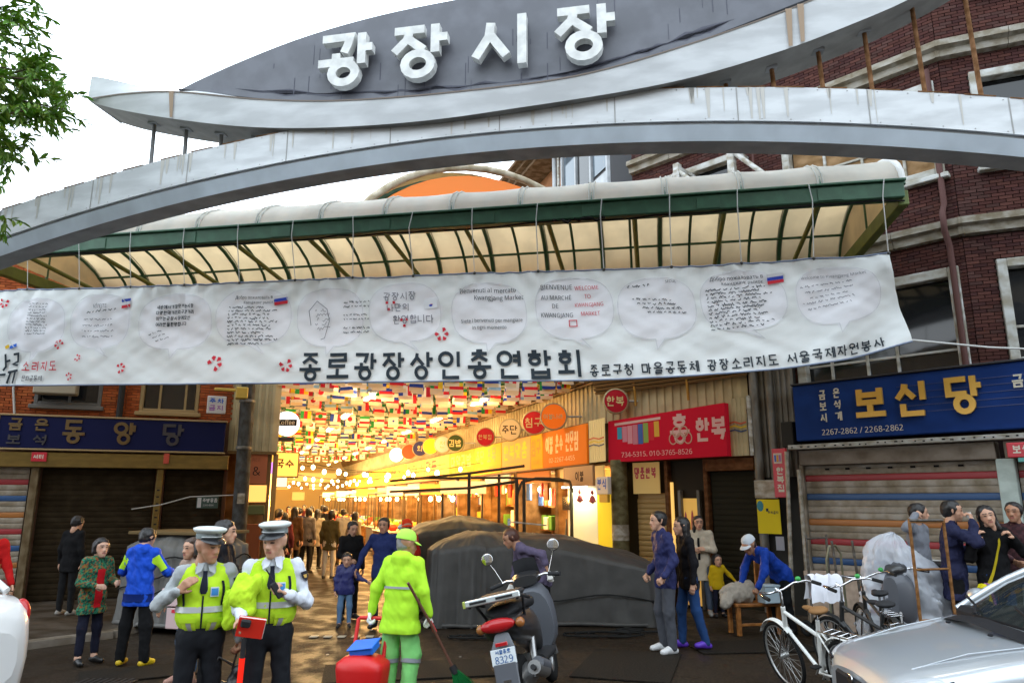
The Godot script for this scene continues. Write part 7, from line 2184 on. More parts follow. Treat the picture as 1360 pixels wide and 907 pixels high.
func bicycle(o: Node3D, frame_m: Material, saddle_m: Material, red: bool) -> void:
	var chrome := mat("chrome", Color(.7, .7, .72), .12, 1.0)
	var steel := mat("bike_steel", Color(.45, .45, .44), .35, .7)
	wheel(o, Vector3(-.52, .34, 0), .325, .02, 28, steel)
	wheel(o, Vector3(.56, .34, 0), .325, .02, 28, steel)
	var bb := Vector3(-.06, .30, 0); var st := Vector3(-.2, .72, 0); var hd := Vector3(.33, .82, 0); var hl := Vector3(.37, .66, 0)
	for t in [[bb, hl], [st + Vector3(.02, -.06, 0), hd], [bb, st + Vector3(-.03, .1, 0)]]:
		part("frame_tube", M.new().tube(t, .019, 8), frame_m, o)
	part("head_tube", M.new().tube([hd + Vector3(-.01, .05, 0), hl + Vector3(.01, -.03, 0)], .024, 8), frame_m, o)
	for s in [-.05, .05]:
		part("chain_stay", M.new().tube([bb + Vector3(0, 0, s * .5), Vector3(-.52, .34, s)], .011, 6), frame_m, o)
		part("seat_stay", M.new().tube([st + Vector3(0, -.03, s * .4), Vector3(-.52, .34, s)], .010, 6), frame_m, o)
		part("fork_blade", M.new().tube([hl + Vector3(.01, -.03, s * .8), Vector3(.47, .48, s), Vector3(.56, .34, s)], .012, 6), chrome, o)
	part("seat_post", M.new().tube([st, st + Vector3(-.05, .16, 0)], .013, 6), chrome, o)
	part("saddle", M.new().ball(st + Vector3(-.09, .2, 0), Vector3(.10, .035, .09), 12, 7).ball(st + Vector3(.05, .2, 0), Vector3(.11, .025, .035), 12, 7), saddle_m, o)
	part("stem", M.new().tube([hd, hd + Vector3(-.04, .2, 0), hd + Vector3(.03, .23, 0)], .014, 8), chrome, o)
	part("handlebar", M.new().tube([Vector3(.05, 1.06, -.30), Vector3(.2, 1.08, -.28), Vector3(.33, 1.06, -.2), Vector3(.37, 1.02, -.08), Vector3(.36, 1.02, .08), Vector3(.33, 1.06, .2), Vector3(.2, 1.08, .28), Vector3(.05, 1.06, .30)], .013, 8), chrome, o)
	for s in [-1, 1]: part("grip", M.new().tube([Vector3(.02, 1.055, s * .3), Vector3(.13, 1.07, s * .29)], .019, 8), mat("grip_black", Color(.02, .02, .02), .7), o)
	part("bell", M.new().ball(Vector3(.28, 1.1, .23), Vector3(.03, .025, .03), 10, 6), mat("bell_green", Color(.03, .3, .06), .4), o)
	for c in [[Vector3(-.52, .34, 0), .15, 2.75], [Vector3(.56, .34, 0), .55, 2.3]]:
		var rows := []
		for k in 15:
			var a := lerpf(c[1], c[2], k / 14.0)
			var d := Vector3(cos(a), sin(a), 0)
			rows.append(PackedVector3Array([c[0] + d * .365 + Vector3(0, 0, -.032), c[0] + d * .378 + Vector3(0, 0, -.015), c[0] + d * .378 + Vector3(0, 0, .015), c[0] + d * .365 + Vector3(0, 0, .032)]))
		part("mudguard", M.new().grid(rows), frame_m, o)
	part("chainring", M.new().lathe([Vector2(.02, 0), Vector2(.095, 0), Vector2(.095, .006), Vector2(.02, .006)], 20, bb + Vector3(0, 0, .05), Basis(Vector3.RIGHT, PI / 2)), steel, o)
	for s in [-1, 1]:
		part("crank", M.new().tube([bb + Vector3(0, 0, s * .06), bb + Vector3(s * .12, -s * .11, s * .07)], .010, 6), steel, o)
		part("pedal", M.new().box(bb + Vector3(s * .12, -s * .11, s * .12), Vector3(.09, .02, .08), .006), mats.grip_black, o)
	part("chain", M.new().tube([bb + Vector3(0, .095, .05), Vector3(-.52, .38, .05), Vector3(-.56, .34, .05), Vector3(-.52, .30, .05), bb + Vector3(0, -.095, .05)], .006, 5), mat("chain_rust", Color(.12, .07, .04), .7), o)
	var m := M.new()
	for s in [-.06, .06]: m.tube([Vector3(-.28, .74, s), Vector3(-.72, .74, s)], .007, 5); m.tube([Vector3(-.6, .74, s), Vector3(-.53, .36, s)], .006, 5)
	for k in 4: m.tube([Vector3(-.35 - k * .11, .74, -.06), Vector3(-.35 - k * .11, .74, .06)], .006, 5)
	part("carrier", m, chrome, o)
	if red: part("reflector", M.new().box(Vector3(-.905, .42, 0), Vector3(.012, .10, .05), .004, Basis(Vector3.BACK, .15)), mat("lamp_red", Color(.42, .012, .015), .12), o)
	part("kickstand", M.new().tube([Vector3(-.4, .32, -.06), Vector3(-.42, .02, -.2)], .008, 5), steel, o)
func hand_cart(o: Node3D, w: float, h: float, mt: Material, bars: Array) -> void:
	for x in [-w / 2, w / 2]:
		part("upright", M.new().tube([Vector3(x, .05, 0), Vector3(x, h, 0)], .018, 7), mt, o)
		var wl := part("wheel", M.new().tube(range(14).map(func(k): return Vector3(x * 1.15, .1 + sin(TAU * k / 14) * .08, -.08 + cos(TAU * k / 14) * .08)), .03, 6, true), mats.tyre, o)
	for b in bars: part("crossbar", M.new().tube([Vector3(-w / 2, b, 0), Vector3(w / 2, b, 0)], .014, 6), mt, o)
	part("toe_plate", M.new().box(Vector3(0, .04, .14), Vector3(w, .015, .28), .004), mt, o)
func carts() -> void:
	var f := Vector3(-.22, 0, -.975).normalized()
	var lean := Basis(Vector3.RIGHT, deg_to_rad(-13))
	var white := mat("bike_white", Color(.66, .66, .63), .35)
	var o := thing("bicycle", "white bicycle with swept chrome handlebar and brown saddle, left of the silver car", "bicycle", Transform3D(Basis(f, Vector3.UP, f.cross(Vector3.UP)) * lean, Vector3(3.05, .0, -7.62)))
	bicycle(o, white, mat("saddle_tan", Color(.23, .12, .05), .6), true)
	f = Vector3(-.3, 0, -.95).normalized()
	o = thing("bicycle", "old black bicycle standing just right of the white bicycle", "bicycle", Transform3D(Basis(f, Vector3.UP, f.cross(Vector3.UP)) * Basis(Vector3.RIGHT, deg_to_rad(-7)), Vector3(3.72, .0, -7.9)))
	bicycle(o, mat("bike_black", Color(.02, .02, .02), .5), mats.scooter_matt, false)
	var o3 := o.duplicate() as Node3D
	o3.name = numbered("bicycle"); add_child(o3)
	f = Vector3(.15, 0, -.98).normalized()
	o3.transform = Transform3D(Basis(f, Vector3.UP, f.cross(Vector3.UP)) * Basis(Vector3.RIGHT, deg_to_rad(-6)), Vector3(4.2, .0, -8.7))
	o3.set_meta("label", "black bicycle behind the other black bicycle, next to the plastic wrapped scooter")
	var st := mat("cart_steel", Color(.14, .13, .12), .55, .4, "grime", Vector3(3, 3, 3))
	var rusty := mat("cart_rust", Color(.30, .15, .06), .7, .2, "grime", Vector3(3, 3, 3))
	var c := thing("hand_cart", "grey hand cart frame with two uprights in front of the striped shutter's left part", "hand cart", Transform3D(Basis(Vector3.UP, .5), Vector3(4.33, .09, -10.7)))
	hand_cart(c, .42, 1.35, st, [.3, .7, 1.3])
	part("hoop", M.new().tube([Vector3(.05, .3, .1), Vector3(.05, 1.0, .1), Vector3(.12, 1.18, .1), Vector3(.26, 1.2, .1), Vector3(.36, 1.08, .1), Vector3(.38, .3, .1)], .016, 7), mat("hoop_olive", Color(.2, .19, .12), .5, .3), c)
	c = thing("hand_cart", "tall slim grey hand cart standing left of the plastic wrapped scooter", "hand cart", Transform3D(Basis(Vector3.UP, .35) * Basis(Vector3.RIGHT, -.08), Vector3(4.66, .09, -10.45)))
	hand_cart(c, .36, 1.28, st, [.35, .8])
	c = thing("hand_cart", "rusty orange hand truck standing in front of the man in the navy jacket", "hand cart", Transform3D(Basis(Vector3.UP, .25), Vector3(4.85, .09, -8.75)))
	hand_cart(c, .48, 1.62, rusty, [.5, 1.05, 1.58])
	part("silver_bar", M.new().tube([Vector3(-.25, 1.6, .01), Vector3(.22, 1.6, .01)], .016, 6), mats.cart_steel, c)
	var b := thing("board", "pale cardboard sheet leaning behind the hand carts", "board", Transform3D(Basis(Vector3.UP, -.1) * Basis(Vector3.RIGHT, -.25), Vector3(4.55, .09, -10.95)))
	part("sheet", M.new().box(Vector3(.1, .42, 0), Vector3(.75, .84, .02), .004), mat("cardboard", Color(.45, .34, .26), .85, .0, "blotch", Vector3(2, 2, 2)), b)
	var cl := thing("cloth", "white cloth thrown over the black bicycle's handlebar", "cloth", Transform3D(Basis(), Vector3(3.43, .0, -8.4)))
	var rows := []
	for r in 12:
		var row := PackedVector3Array()
		for k in 14:
			var u := lerpf(-1, 1, r / 11.0); var v := lerpf(-.17, .17, k / 13.0)
			row.append(Vector3(v + .02 * sin(r + k), 1.12 - absf(u) * absf(u) * .28 + .012 * sin(k * 1.7 + r), u * .14 + .02 * sin(k * 1.1)))
		rows.append(row)
	part("sheet", M.new().grid(rows), mat("cloth_white", Color(.6, .6, .64), .85), cl)
	var wb := thing("wooden_stool", "orange varnished wooden bench beside the bending man in blue", "stool", Transform3D(Basis(Vector3.UP, .2), Vector3(3.58, .0, -11.35)))
	var vw := mat("varnish_orange", Color(.36, .14, .03), .45, .0, "grime", Vector3(2, 2, 2))
	part("seat", M.new().box(Vector3(0, .42, 0), Vector3(.75, .05, .34), .012), vw, wb)
	for x in [-.32, .32]:
		for z in [-.13, .13]: part("leg", M.new().box(Vector3(x, .2, z), Vector3(.06, .4, .06), .008), vw, wb)
	part("stretcher", M.new().box(Vector3(0, .15, .13), Vector3(.6, .04, .03), .006), vw, wb)
	part("back_post", M.new().box(Vector3(.2, .75, -.16), Vector3(.12, .68, .05), .01), vw, wb)
	var bg := thing("sack", "beige cloth sack lying on the orange bench", "sack", Transform3D(Basis(), Vector3(3.36, .445, -11.3)))
	var sm := M.new()
	sdf(sm, [bone(Vector3(-.12, .12, 0), Vector3(.1, .12, 0), .14, .13), bone(Vector3(-.2, .1, .05), Vector3(-.25, .0, .16), .1, .08), bone(Vector3(.0, .2, .0), Vector3(.15, .25, .02), .08, .06)], .018, .03, null, .03)
	part("sack_cloth", sm, mat("cloth_beige", Color(.34, .30, .25), .9), bg)
	var bx := thing("box", "small pale blue box on the orange bench, right of the sack", "box", Transform3D(Basis(Vector3.UP, .3), Vector3(3.78, .445, -11.25)))
	part("carton", M.new().box(Vector3(0, .12, 0), Vector3(.26, .24, .2), .01), mat("carton_blue", Color(.42, .52, .58), .6), bx)
	part("lid", M.new().box(Vector3(0, .245, 0), Vector3(.28, .03, .22), .008), mats.carton_blue, bx)
func small_things() -> void:
	for k in 3:
		var o := thing("loose_cable", ["black cable lying in loops before the charcoal tarpaulin", "short black cable coil on the road left of the scooter", "thin black cable trailing towards the navy jacket man"][k], "cable", Transform3D(Basis(), [Vector3(1.3, .02, -11.2), Vector3(-.55, .02, -11.0), Vector3(1.75, .02, -11.5)][k]))
		var pts := []
		for j in 40:
			var a := j * .42
			pts.append(Vector3((.45 if k == 0 else .25) * cos(a) + j * .012 - .2, .004 * (j % 3), (.2 if k == 0 else .12) * sin(a * (1.0 if k < 2 else .6)) + rnd(-.02, .02)))
		part("cable", M.new().tube(pts, .014, 5), mats.cable_black, o)
	var w := thing("overhead_wire", "thin grey wire crossing the white sky at the upper left", "wire", Transform3D())
	part("wire", M.new().tube([Vector3(-14, 6.6, -14.5), Vector3(-9.5, 7.9, -14.8), Vector3(-5.6, 9.6, -15.2), Vector3(0, 12.5, -16)], .016, 5), mat("wire_grey", Color(.3, .3, .32), .7), w)
	w = thing("overhead_wire", "slack wire strung across the front of the dark left shutters", "wire", FL)
	part("wire", M.new().tube([Vector3(2.4, 1.75, .5), Vector3(2.9, 1.83, .5), Vector3(3.4, 1.98, .5), Vector3(4.3, 2.02, .5)], .012, 5), mats.cable_grey, w)
	var m := M.new()
	for k in 6: m.quad(Vector3(-2.9 + k * .2, .006, -11.2), Vector3(-2.79 + k * .2, .006, -11.2), Vector3(-2.79 + k * .2, .006, -11.05), Vector3(-2.9 + k * .2, .006, -11.05))
	var rp := structure("road_marking", M.new(), mat("road_paint", Color(.4, .36, .28), .7))
	for k in 6: part("paint_dash", M.new().box(Vector3(-2.85 + k * .2, .004, -11.12), Vector3(.11, .006, .14)), mats.road_paint, rp)
	var dr := thing("drain_cover", "dark iron drain cover set in the road near the officers", "drain cover", Transform3D(Basis(), Vector3(-4.4, .0, -8.4)))
	part("frame", M.new().box(Vector3(0, .0, 0), Vector3(.62, .012, .42), .003), mat("iron_dark", Color(.045, .04, .037), .5, .5), dr)
	for k in 8: part("bar", M.new().box(Vector3(-.245 + k * .07, .008, 0), Vector3(.03, .01, .36)), mats.iron_dark, dr)
func cloth(key: String, c: Color, rough := .85) -> StandardMaterial3D:
	var m := mat("cloth_" + key, c, rough)
	m.rim_enabled = c.get_luminance() > .04; m.rim = .12
	return m
func strip(pr: Dictionary, name_: String, mt: Material, a0: float, a1: float, y0: float, y1: float, off := .006, nu := 10, nv := 2, bones := "V2") -> void:
	var m := M.new()
	patch(m, pr[bones], .016, pr.H, pr.t, pr.fz, pr.lx, a0, a1, y0 * pr.k, y1 * pr.k, off, nu, nv)
	part(name_, m, mt, pr.o)
func police(pr: Dictionary, shirt: Material) -> void:
	var lime := cloth("hivis", Color(.46, .70, .03), .7)
	var silver := mat("tape_silver", Color(.50, .52, .53), .35, .3)
	var dark := cloth("navy_dark", Color(.015, .017, .028))
	var k: float = pr.k
	var V2 := []
	for b in pr.V.slice(0, 4):
		var c = b.duplicate(); c[2] += .014; c[3] += .014; V2.append(c)
	for e in 2:
		var s: Vector3 = pr.shl[e]
		V2.append(bone(s + pr.lx * (.06 if e == 0 else -.06) * k, pr.nb + pr.lx * (-.055 if e == 0 else .055) * k - pr.t * .03 * k, .066 * k, .05 * k))
		V2.append(bone(s + pr.lx * (.055 if e == 0 else -.055) * k - pr.t * .03, pr.H + pr.t * .3 * k + pr.lx * (-.1 if e == 0 else .1) * k, .075 * k, .09 * k))
	pr["V2"] = V2
	var hem := []
	for b in V2:
		if (b[0] as Vector3).dot(pr.t) > pr.H.dot(pr.t) - .02: hem.append(b)
	var m := M.new()
	sdf(m, V2, .012, .016, null, .009)
	part("vest", m, lime, pr.o)
	strip(pr, "reflective_band", silver, .06, 1.9, .20, .245)
	strip(pr, "reflective_band", silver, -1.9, -.06, .20, .245)
	strip(pr, "hem_band", silver, .05, 3.1, -.035, .0, .006, 20)
	strip(pr, "hem_band", silver, -3.1, -.05, -.035, .0, .006, 20)
	strip(pr, "hem_edge", dark, -3.1, 3.1, -.05, -.037, .008, 30, 1)
	strip(pr, "zip", dark, -.05, .05, -.04, .33, .008, 2, 10)
	var nk: Vector3 = pr.nb
	m = M.new()
	for s in [-1.0, 1.0]:
		var c0: Vector3 = nk + pr.fz * .062 * k + pr.t * .02 * k
		m.quad(c0 + pr.lx * s * .01 + pr.fz * .012, c0 + pr.lx * s * .062 * k - pr.fz * .01 + pr.t * .012, c0 + pr.lx * s * .075 * k - pr.t * .085 * k + pr.fz * .045 * k, c0 + pr.lx * s * .03 * k - pr.t * .06 * k + pr.fz * .05 * k)
	part("collar", m, shirt, pr.o)
	strip(pr, "shirt_front", shirt, -.22, .22, .36, .47, .009, 5, 6)
	m = M.new()
	var rows := []
	for j in 6:
		var y := lerpf(.52, .345, j / 5.0)
		var hw: float = [.018, .016, .022, .027, .031, .02][j] * k
		var c: Vector3 = pr.H + pr.t * y * k
		var h := .0
		while h < .4 and sdf_at(V2, c + pr.fz * h, .016) < .0: h += .006
		h = maxf(h, .085 * k)
		rows.append(PackedVector3Array([c + pr.fz * (h + .012) - pr.lx * hw, c + pr.fz * (h + .019), c + pr.fz * (h + .012) + pr.lx * hw]))
	part("tie", m.grid(rows), dark, pr.o)
	for s in [-1.0, 1.0]:
		strip(pr, "pocket", cloth("hivis_pocket", Color(.62, .88, .05), .7), .32 * s, .95 * s, .03, .14, .014, 6, 4)
		strip(pr, "pocket_flap", lime, .30 * s, .97 * s, .125, .16, .022, 6, 2)
		strip(pr, "pocket_tape", silver, .52 * s, .74 * s, .02, .125, .018, 3, 4)
	strip(pr, "chest_badge", mat("badge_blue", Color(.04, .22, .55), .5), .42, .72, .33, .385, .012, 4, 3)
	strip(pr, "badge_edge", mat("badge_white", Color(.55, .6, .65), .5), .38, .76, .32, .395, .009, 4, 3)
	strip(pr, "shoulder_edge", dark, .9, 1.0, .25, .44, .008, 2, 8)
	strip(pr, "shoulder_edge", dark, -1.0, -.9, .25, .44, .008, 2, 8)
	var el: Vector3 = pr.el[1]; var sh: Vector3 = pr.shl[1]
	var d := (el - sh).normalized()
	var outw: Vector3 = (pr.lx * .75 + pr.fz * .66).normalized()
	outw = (outw - d * outw.dot(d)).normalized()
	var sd := d.cross(outw)
	var pc := sh + d * .09 * k + outw * .063 * k
	m = M.new()
	m.quad(pc - sd * .032 - d * .035, pc + sd * .032 - d * .035, pc + sd * .032 + d * .01, pc - sd * .032 + d * .01)
	m.tri(pc - sd * .032 + d * .01, pc + sd * .032 + d * .01, pc + d * .045)
	part("sleeve_patch", m, mat("patch_dark", Color(.02, .02, .03), .7), pr.o)
	m = M.new()
	pc += outw * .004
	m.quad(pc - sd * .018 - d * .01, pc + sd * .018 - d * .01, pc + sd * .012 + d * .016, pc - sd * .012 + d * .016)
	part("patch_emblem", m, mat("patch_gold", Color(.5, .3, .05), .5), pr.o)
	var hk: float = pr.hk
	var hm := M.new()
	hm.xf = pr.ht * Transform3D(Basis(Vector3.RIGHT, -.06), Vector3(0, .078 * hk, -.004))
	hm.lathe([Vector2(.094, -.005), Vector2(.098, .0), Vector2(.098, .034), Vector2(.095, .036)].map(func(p): return p * hk), 24)
	part("hat_band", hm, mat("hat_band_grey", Color(.22, .25, .25), .6), pr.o)
	hm = M.new()
	hm.xf = pr.ht * Transform3D(Basis(Vector3.RIGHT, -.02), Vector3(0, .078 * hk, .002))
	hm.lathe([Vector2(.096, .036), Vector2(.118, .048), Vector2(.130, .062), Vector2(.128, .074), Vector2(.10, .084), Vector2(.05, .089), Vector2(0, .09)].map(func(p): return p * hk), 24, Vector3.ZERO, Basis.from_scale(Vector3(.95, 1, 1.06)))
	part("hat_crown", hm, cloth("hat_white", Color(.55, .58, .57), .7), pr.o)
	hm = M.new()
	hm.xf = pr.ht * Transform3D(Basis(Vector3.RIGHT, -.06), Vector3(0, .078 * hk, -.004))
	rows = []
	for r in 4:
		var row := PackedVector3Array()
		for a in 13:
			var an := lerpf(-1.25, 1.25, a / 12.0)
			var rr: float = .097 + [.0, .02, .036, .046][r] * cos(an * .95)
			row.append(Vector3(sin(an) * rr, .0 - .016 * r * cos(an), cos(an) * rr) * hk)
		rows.append(row)
	hm.grid(rows)
	part("hat_visor", hm, mat("visor_black", Color(.012, .012, .014), .25), pr.o)
	hm = M.new()
	hm.xf = pr.ht * Transform3D(Basis(Vector3.RIGHT, -.06), Vector3(0, .078 * hk, -.004))
	var strap := []
	for a in 13:
		var an := lerpf(-1.25, 1.25, a / 12.0)
		strap.append(Vector3(sin(an) * .1, .008, cos(an) * .1) * hk)
	part("hat_strap", hm.tube(strap, .006, 5), silver, pr.o)
	hm = M.new()
	hm.xf = pr.ht * Transform3D(Basis(Vector3.RIGHT, -.1), Vector3(0, .078 * hk, 0))
	hm.ball(Vector3(0, .045, .112) * hk, Vector3(.034, .026, .012), 12, 7)
	hm.ball(Vector3(-.035, .052, .105) * hk, Vector3(.02, .012, .008), 8, 5); hm.ball(Vector3(.035, .052, .105) * hk, Vector3(.02, .012, .008), 8, 5)
	part("hat_badge", hm, mat("badge_pewter", Color(.20, .21, .23), .4, .5), pr.o)
func people() -> void:
	var black := cloth("black", Color(.010, .010, .011))
	var trous := cloth("police_black", Color(.012, .013, .016), .7)
	var shoe_b := mat("shoe_black", Color(.012, .012, .012), .4)
	var grey_shirt := cloth("shirt_grey", Color(.34, .36, .37))
	var white_shirt := cloth("shirt_white", Color(.60, .63, .70))
	var a := person("traffic officer in grey shirt and lime vest, hand on chest, left of the two", Vector3(-2.42, 0, -6.0), 20.0, {
		"h": 1.67, "hy": 42.0, "hp": 4.0, "top": grey_shirt, "top_name": "shirt", "trousers": trous, "shoes": shoe_b, "hair": "nape", "tuck": true, "arm": .9, "hem": .0, "girth": 1.02, "skin": SKIN2, "wrinkle": .02,
		"ra": [Vector3(-.55, -.85, -.05), Vector3(.62, .55, .72)], "la": [Vector3(.30, -.95, .0), Vector3(.14, -.97, .12)], "curl": [.45, 1.2], "palms": [Vector3(.5, .1, -.8), null], "hands": [Vector3(.75, .65, .2), null]})
	police(a, grey_shirt)
	var lime: Material = mats.cloth_hivis
	var b := person("traffic officer in white shirt and lime vest looking aside, right of the two", Vector3(-1.90, 0, -6.05), 12.0, {
		"h": 1.71, "hy": -24.0, "hp": 6.0, "top": white_shirt, "top_name": "shirt", "trousers": trous, "shoes": shoe_b, "hair": "nape", "tuck": true, "arm": .88, "hem": .0, "girth": .95, "wrinkle": .02,
		"ra": [Vector3(-.30, -.94, .12), Vector3(.30, -.25, .9)], "la": [Vector3(.34, -.9, .12), Vector3(-.62, .36, .75)], "curl": [.9, 1.1], "palms": [Vector3(.1, -1, .1), Vector3(-.2, .7, -.3)], "hands": [null, Vector3(-.8, .3, .4)]})
	police(b, white_shirt)
	var bo := Transform3D(Basis(Vector3.UP, deg_to_rad(12.0)), Vector3(-1.90, 0, -6.05))
	var ao := Transform3D(Basis(Vector3.UP, deg_to_rad(20.0)), Vector3(-2.42, 0, -6.0))
	var hand: Vector3 = bo * (b.wr[1] + (Vector3(-.8, .3, .4)).normalized() * .075)
	var ra := thing("handheld_radio", "black handheld radio in the right officer's raised hand", "radio", Transform3D(Basis(Vector3.UP, .5) * Basis(Vector3.BACK, .6), hand))
	part("case", M.new().box(Vector3(0, .02, .012), Vector3(.05, .13, .03), .008), mats.scooter_matt, ra)
	part("antenna", M.new().tube([Vector3(.015, .085, .012), Vector3(.015, .2, .012)], .006, 6), mats.scooter_matt, ra)
	hand = bo * (b.wr[0] + b.wd[0] * .07)
	var bk := thing("notebook", "red covered notebook held in front by the right officer", "notebook", Transform3D(Basis(Vector3.UP, .25) * Basis(Vector3.RIGHT, .35) * Basis(Vector3.BACK, -.18), hand + Vector3(.07, -.03, .03)))
	part("cover", M.new().box(Vector3(0, 0, .012), Vector3(.19, .15, .004), .001), mat("cover_red", Color(.75, .03, .015), .45), bk)
	part("pages", M.new().box(Vector3(.004, 0, 0), Vector3(.19, .145, .018), .002), mat("pages_white", Color(.6, .6, .58), .8), bk)
	part("back_cover", M.new().box(Vector3(0, 0, -.012), Vector3(.19, .15, .004), .001), mats.cover_red, bk)
	part("black_case", M.new().box(Vector3(-.04, .04, .03), Vector3(.07, .06, .03), .01), mats.scooter_matt, bk)
	var bat := thing("traffic_baton", "glowing red traffic baton hanging beside the right officer's leg", "baton", Transform3D(Basis(Vector3.BACK, -.03), bo * (b.H + Vector3(-.17, -.02, .14) * 1.0)))
	part("handle", M.new().tube([Vector3(0, 0, 0), Vector3(0, -.14, 0)], .017, 10), mats.scooter_matt, bat)
	part("wand_light", M.new().tube([Vector3(0, -.14, 0), Vector3(0, -.5, 0), Vector3(0, -.515, 0)], [.022, .02, .012], 12), glow("baton_red", Color(.75, .015, .008), Color(1, .03, .01), .5), bat)
	part("lanyard", M.new().tube([Vector3(0, 0, 0), Vector3(.01, .05, -.03), Vector3(0, .1, -.05)], .005, 5), mats.cable_black, bat)
	for e in 2:
		var pr: Dictionary = [a, b][e]
		var T_: Transform3D = [ao, bo][e]
		var el: Vector3 = pr.el[1 if e == 0 else 0]
		var wr: Vector3 = pr.wr[1 if e == 0 else 0]
		var vb := thing("folded_vest", ["lime vest bundled under the left officer's arm", "lime vest draped over the right officer's forearm"][e], "vest", T_)
		var m := M.new()
		if e == 0:
			var c: Vector3 = el.lerp(wr, .15) + Vector3(-.055, .02, .10)
			sdf(m, [bone(c + Vector3(0, .11, 0), c + Vector3(.01, -.07, .0), .05, .07), bone(c + Vector3(.03, .03, .03), c + Vector3(.03, -.09, .0), .04, .05)], .011, .02, null, .022)
		else:
			var s: Vector3 = pr.shl[0]
			sdf(m, [bone(s.lerp(el, .35) + Vector3(-.01, 0, .05), el + Vector3(.03, .05, .08), .06, .07), bone(el + Vector3(.05, .08, .1), el + Vector3(.12, -.03, .12), .055, .045), bone(s + Vector3(.07, -.08, .10), el + Vector3(.10, .08, .11), .05, .055)], .011, .02, null, .022)
		part("cloth", m, lime, vb)
	var bag := thing("handbag", "black bag hanging from the left officer's lowered hand", "bag", Transform3D(Basis(Vector3.UP, .3), ao * (a.wr[1] + a.wd[1] * .09)))
	var bm := M.new()
	sdf(bm, [bone(Vector3(0, -.17, 0), Vector3(.0, -.3, 0), .055, .10, Vector3.BACK, 1.7), bone(Vector3(-.06, -.32, 0), Vector3(.06, -.32, 0), .07, .07, Vector3.BACK, 1.5)], .011, .02, null, .02)
	part("bag_body", bm, mat("leather_black", Color(.012, .012, .013), .35), bag)
	part("handle", M.new().tube([Vector3(-.05, -.14, 0), Vector3(-.02, 0, 0), Vector3(.02, 0, 0), Vector3(.05, -.14, 0)], .009, 6), mats.leather_black, bag)
	part("loose_strap", M.new().tube([Vector3(-.05, -.1, .02), Vector3(-.15, -.04, .03), Vector3(-.22, -.16, .03)], .012, 6), mats.leather_black, bag)
	var jl := cloth("cleaner_lime", Color(.41, .74, .035), .65)
	var mint := cloth("cleaner_mint", Color(.24, .66, .20), .7)
	var cp := Vector3(-1.09, 0, -7.5)
	var c := person("street cleaner in lime hooded jacket and mint trousers seen from behind", cp, 158.0, {
		"h": 1.60, "hy": -34.0, "hp": 12.0, "top": jl, "trousers": mint, "shoes": mat("shoe_grey", Color(.12, .12, .12), .7), "hair": "nape", "hair_mat": mat("hair_grey", Color(.18, .17, .16), .5), "hem": .18, "girth": 1.06, "bulk": 1.1, "hood": true, "leg": 1.42, "gloves": true, "wrinkle": .011, "lean": 5.0, "flare": 1.16, "skin": SKIN2,
		"ra": [Vector3(-.30, -.95, .0), Vector3(-.16, -.92, .28)], "la": [Vector3(.40, -.9, -.12), Vector3(.16, -.96, -.02)], "curl": [1.4, 1.4], "rl": [Vector3(-.08, -1, .1), Vector3(0, -1, -.18)], "ll": [Vector3(.08, -1, .02), Vector3(.02, -1, -.02)]})
	cap(c, cloth("cap_lime", Color(.42, .80, .10), .7))
	var silver: Material = mats.tape_silver
	c["V2"] = c.J
	strip(c, "back_band", mat("tape_grey", Color(.26, .27, .3), .5), PI - 1.1, PI + 1.1, .235, .258, .02, 30, 1)
	for e in 2:
		var q: Vector3 = c.kn[e]
		var dn: Vector3 = (c.an[e] - q).normalized()
		var ring := M.new()
		ring.tube([q + dn * -.02, q + dn * .02], .106 if e == 0 else .106, 16)
		var rr := M.new()
		var lo := []
		for j in 20:
			var an := TAU * j / 20
			var d := Vector3(cos(an), 0, sin(an))
			d = (d - dn * d.dot(dn)).normalized()
			var h := .03
			while h < .3 and sdf_at(c.T, q + dn * .05 + d * h, .015) < .0: h += .004
			lo.append([q + dn * .03 + d * (h + .006), q + dn * .068 + d * (h + .006)])
		var r0 := PackedVector3Array(); var r1 := PackedVector3Array()
		for p in lo: r0.append(p[0]); r1.append(p[1])
		rr.grid([r0, r1], true)
		part("knee_band", rr, mats.tape_grey, c.o)
	var cb := Transform3D(Basis(Vector3.UP, deg_to_rad(158.0)), cp)
	var rh: Vector3 = cb * (c.wr[0] + c.wd[0] * .075)
	var lh: Vector3 = cb * (c.wr[1] + c.wd[1] * .075)
	var br := thing("broom", "long brown handled broom with green bristles in the cleaner's right hand", "broom", Transform3D(Basis(), rh))
	var dir := Vector3(.42, -.72, .12).normalized()
	part("handle", M.new().tube([-dir * .46 + Vector3(.03, 0, .30), dir * .02 + Vector3(0, 0, .02), dir * .48], .014, 8), mat("handle_brown", Color(.13, .05, .03), .5), br)
	part("grip", M.new().tube([-dir * .06 + Vector3(0, 0, .012), dir * .1], .02, 8), mat("grip_red", Color(.4, .02, .02), .5), br)
	part("collar", M.new().tube([dir * .44, dir * .52], .035, 10), mats.scooter_matt, br)
	var m := M.new()
	var sx := dir.cross(Vector3.BACK).normalized()
	for k in 240:
		var u := rnd(-1, 1); var v := rnd(-1, 1)
		var tip := dir * rnd(.74, .84) + sx * u * .13 + dir.cross(sx) * v * .06 + Vector3(.02, -.01, 0)
		var base := dir * .5 + sx * u * .03 + dir.cross(sx) * v * .02
		m.tube([base, base.lerp(tip, .5) + sx * u * .01, tip], [.005, .004, .002], 3)
	stuff(part("bristles", m, mat("bristle_green", Color(.008, .15, .035), .6), br))
	var rc := thing("litter_cart", "red wheeled litter cart pulled by the cleaner's left hand", "cart", Transform3D(Basis(Vector3.UP, -.25), Vector3(lh.x + .04, 0, lh.z)))
	var red := mat("cart_red", Color(.62, .012, .012), .4)
	var hy := lh.y
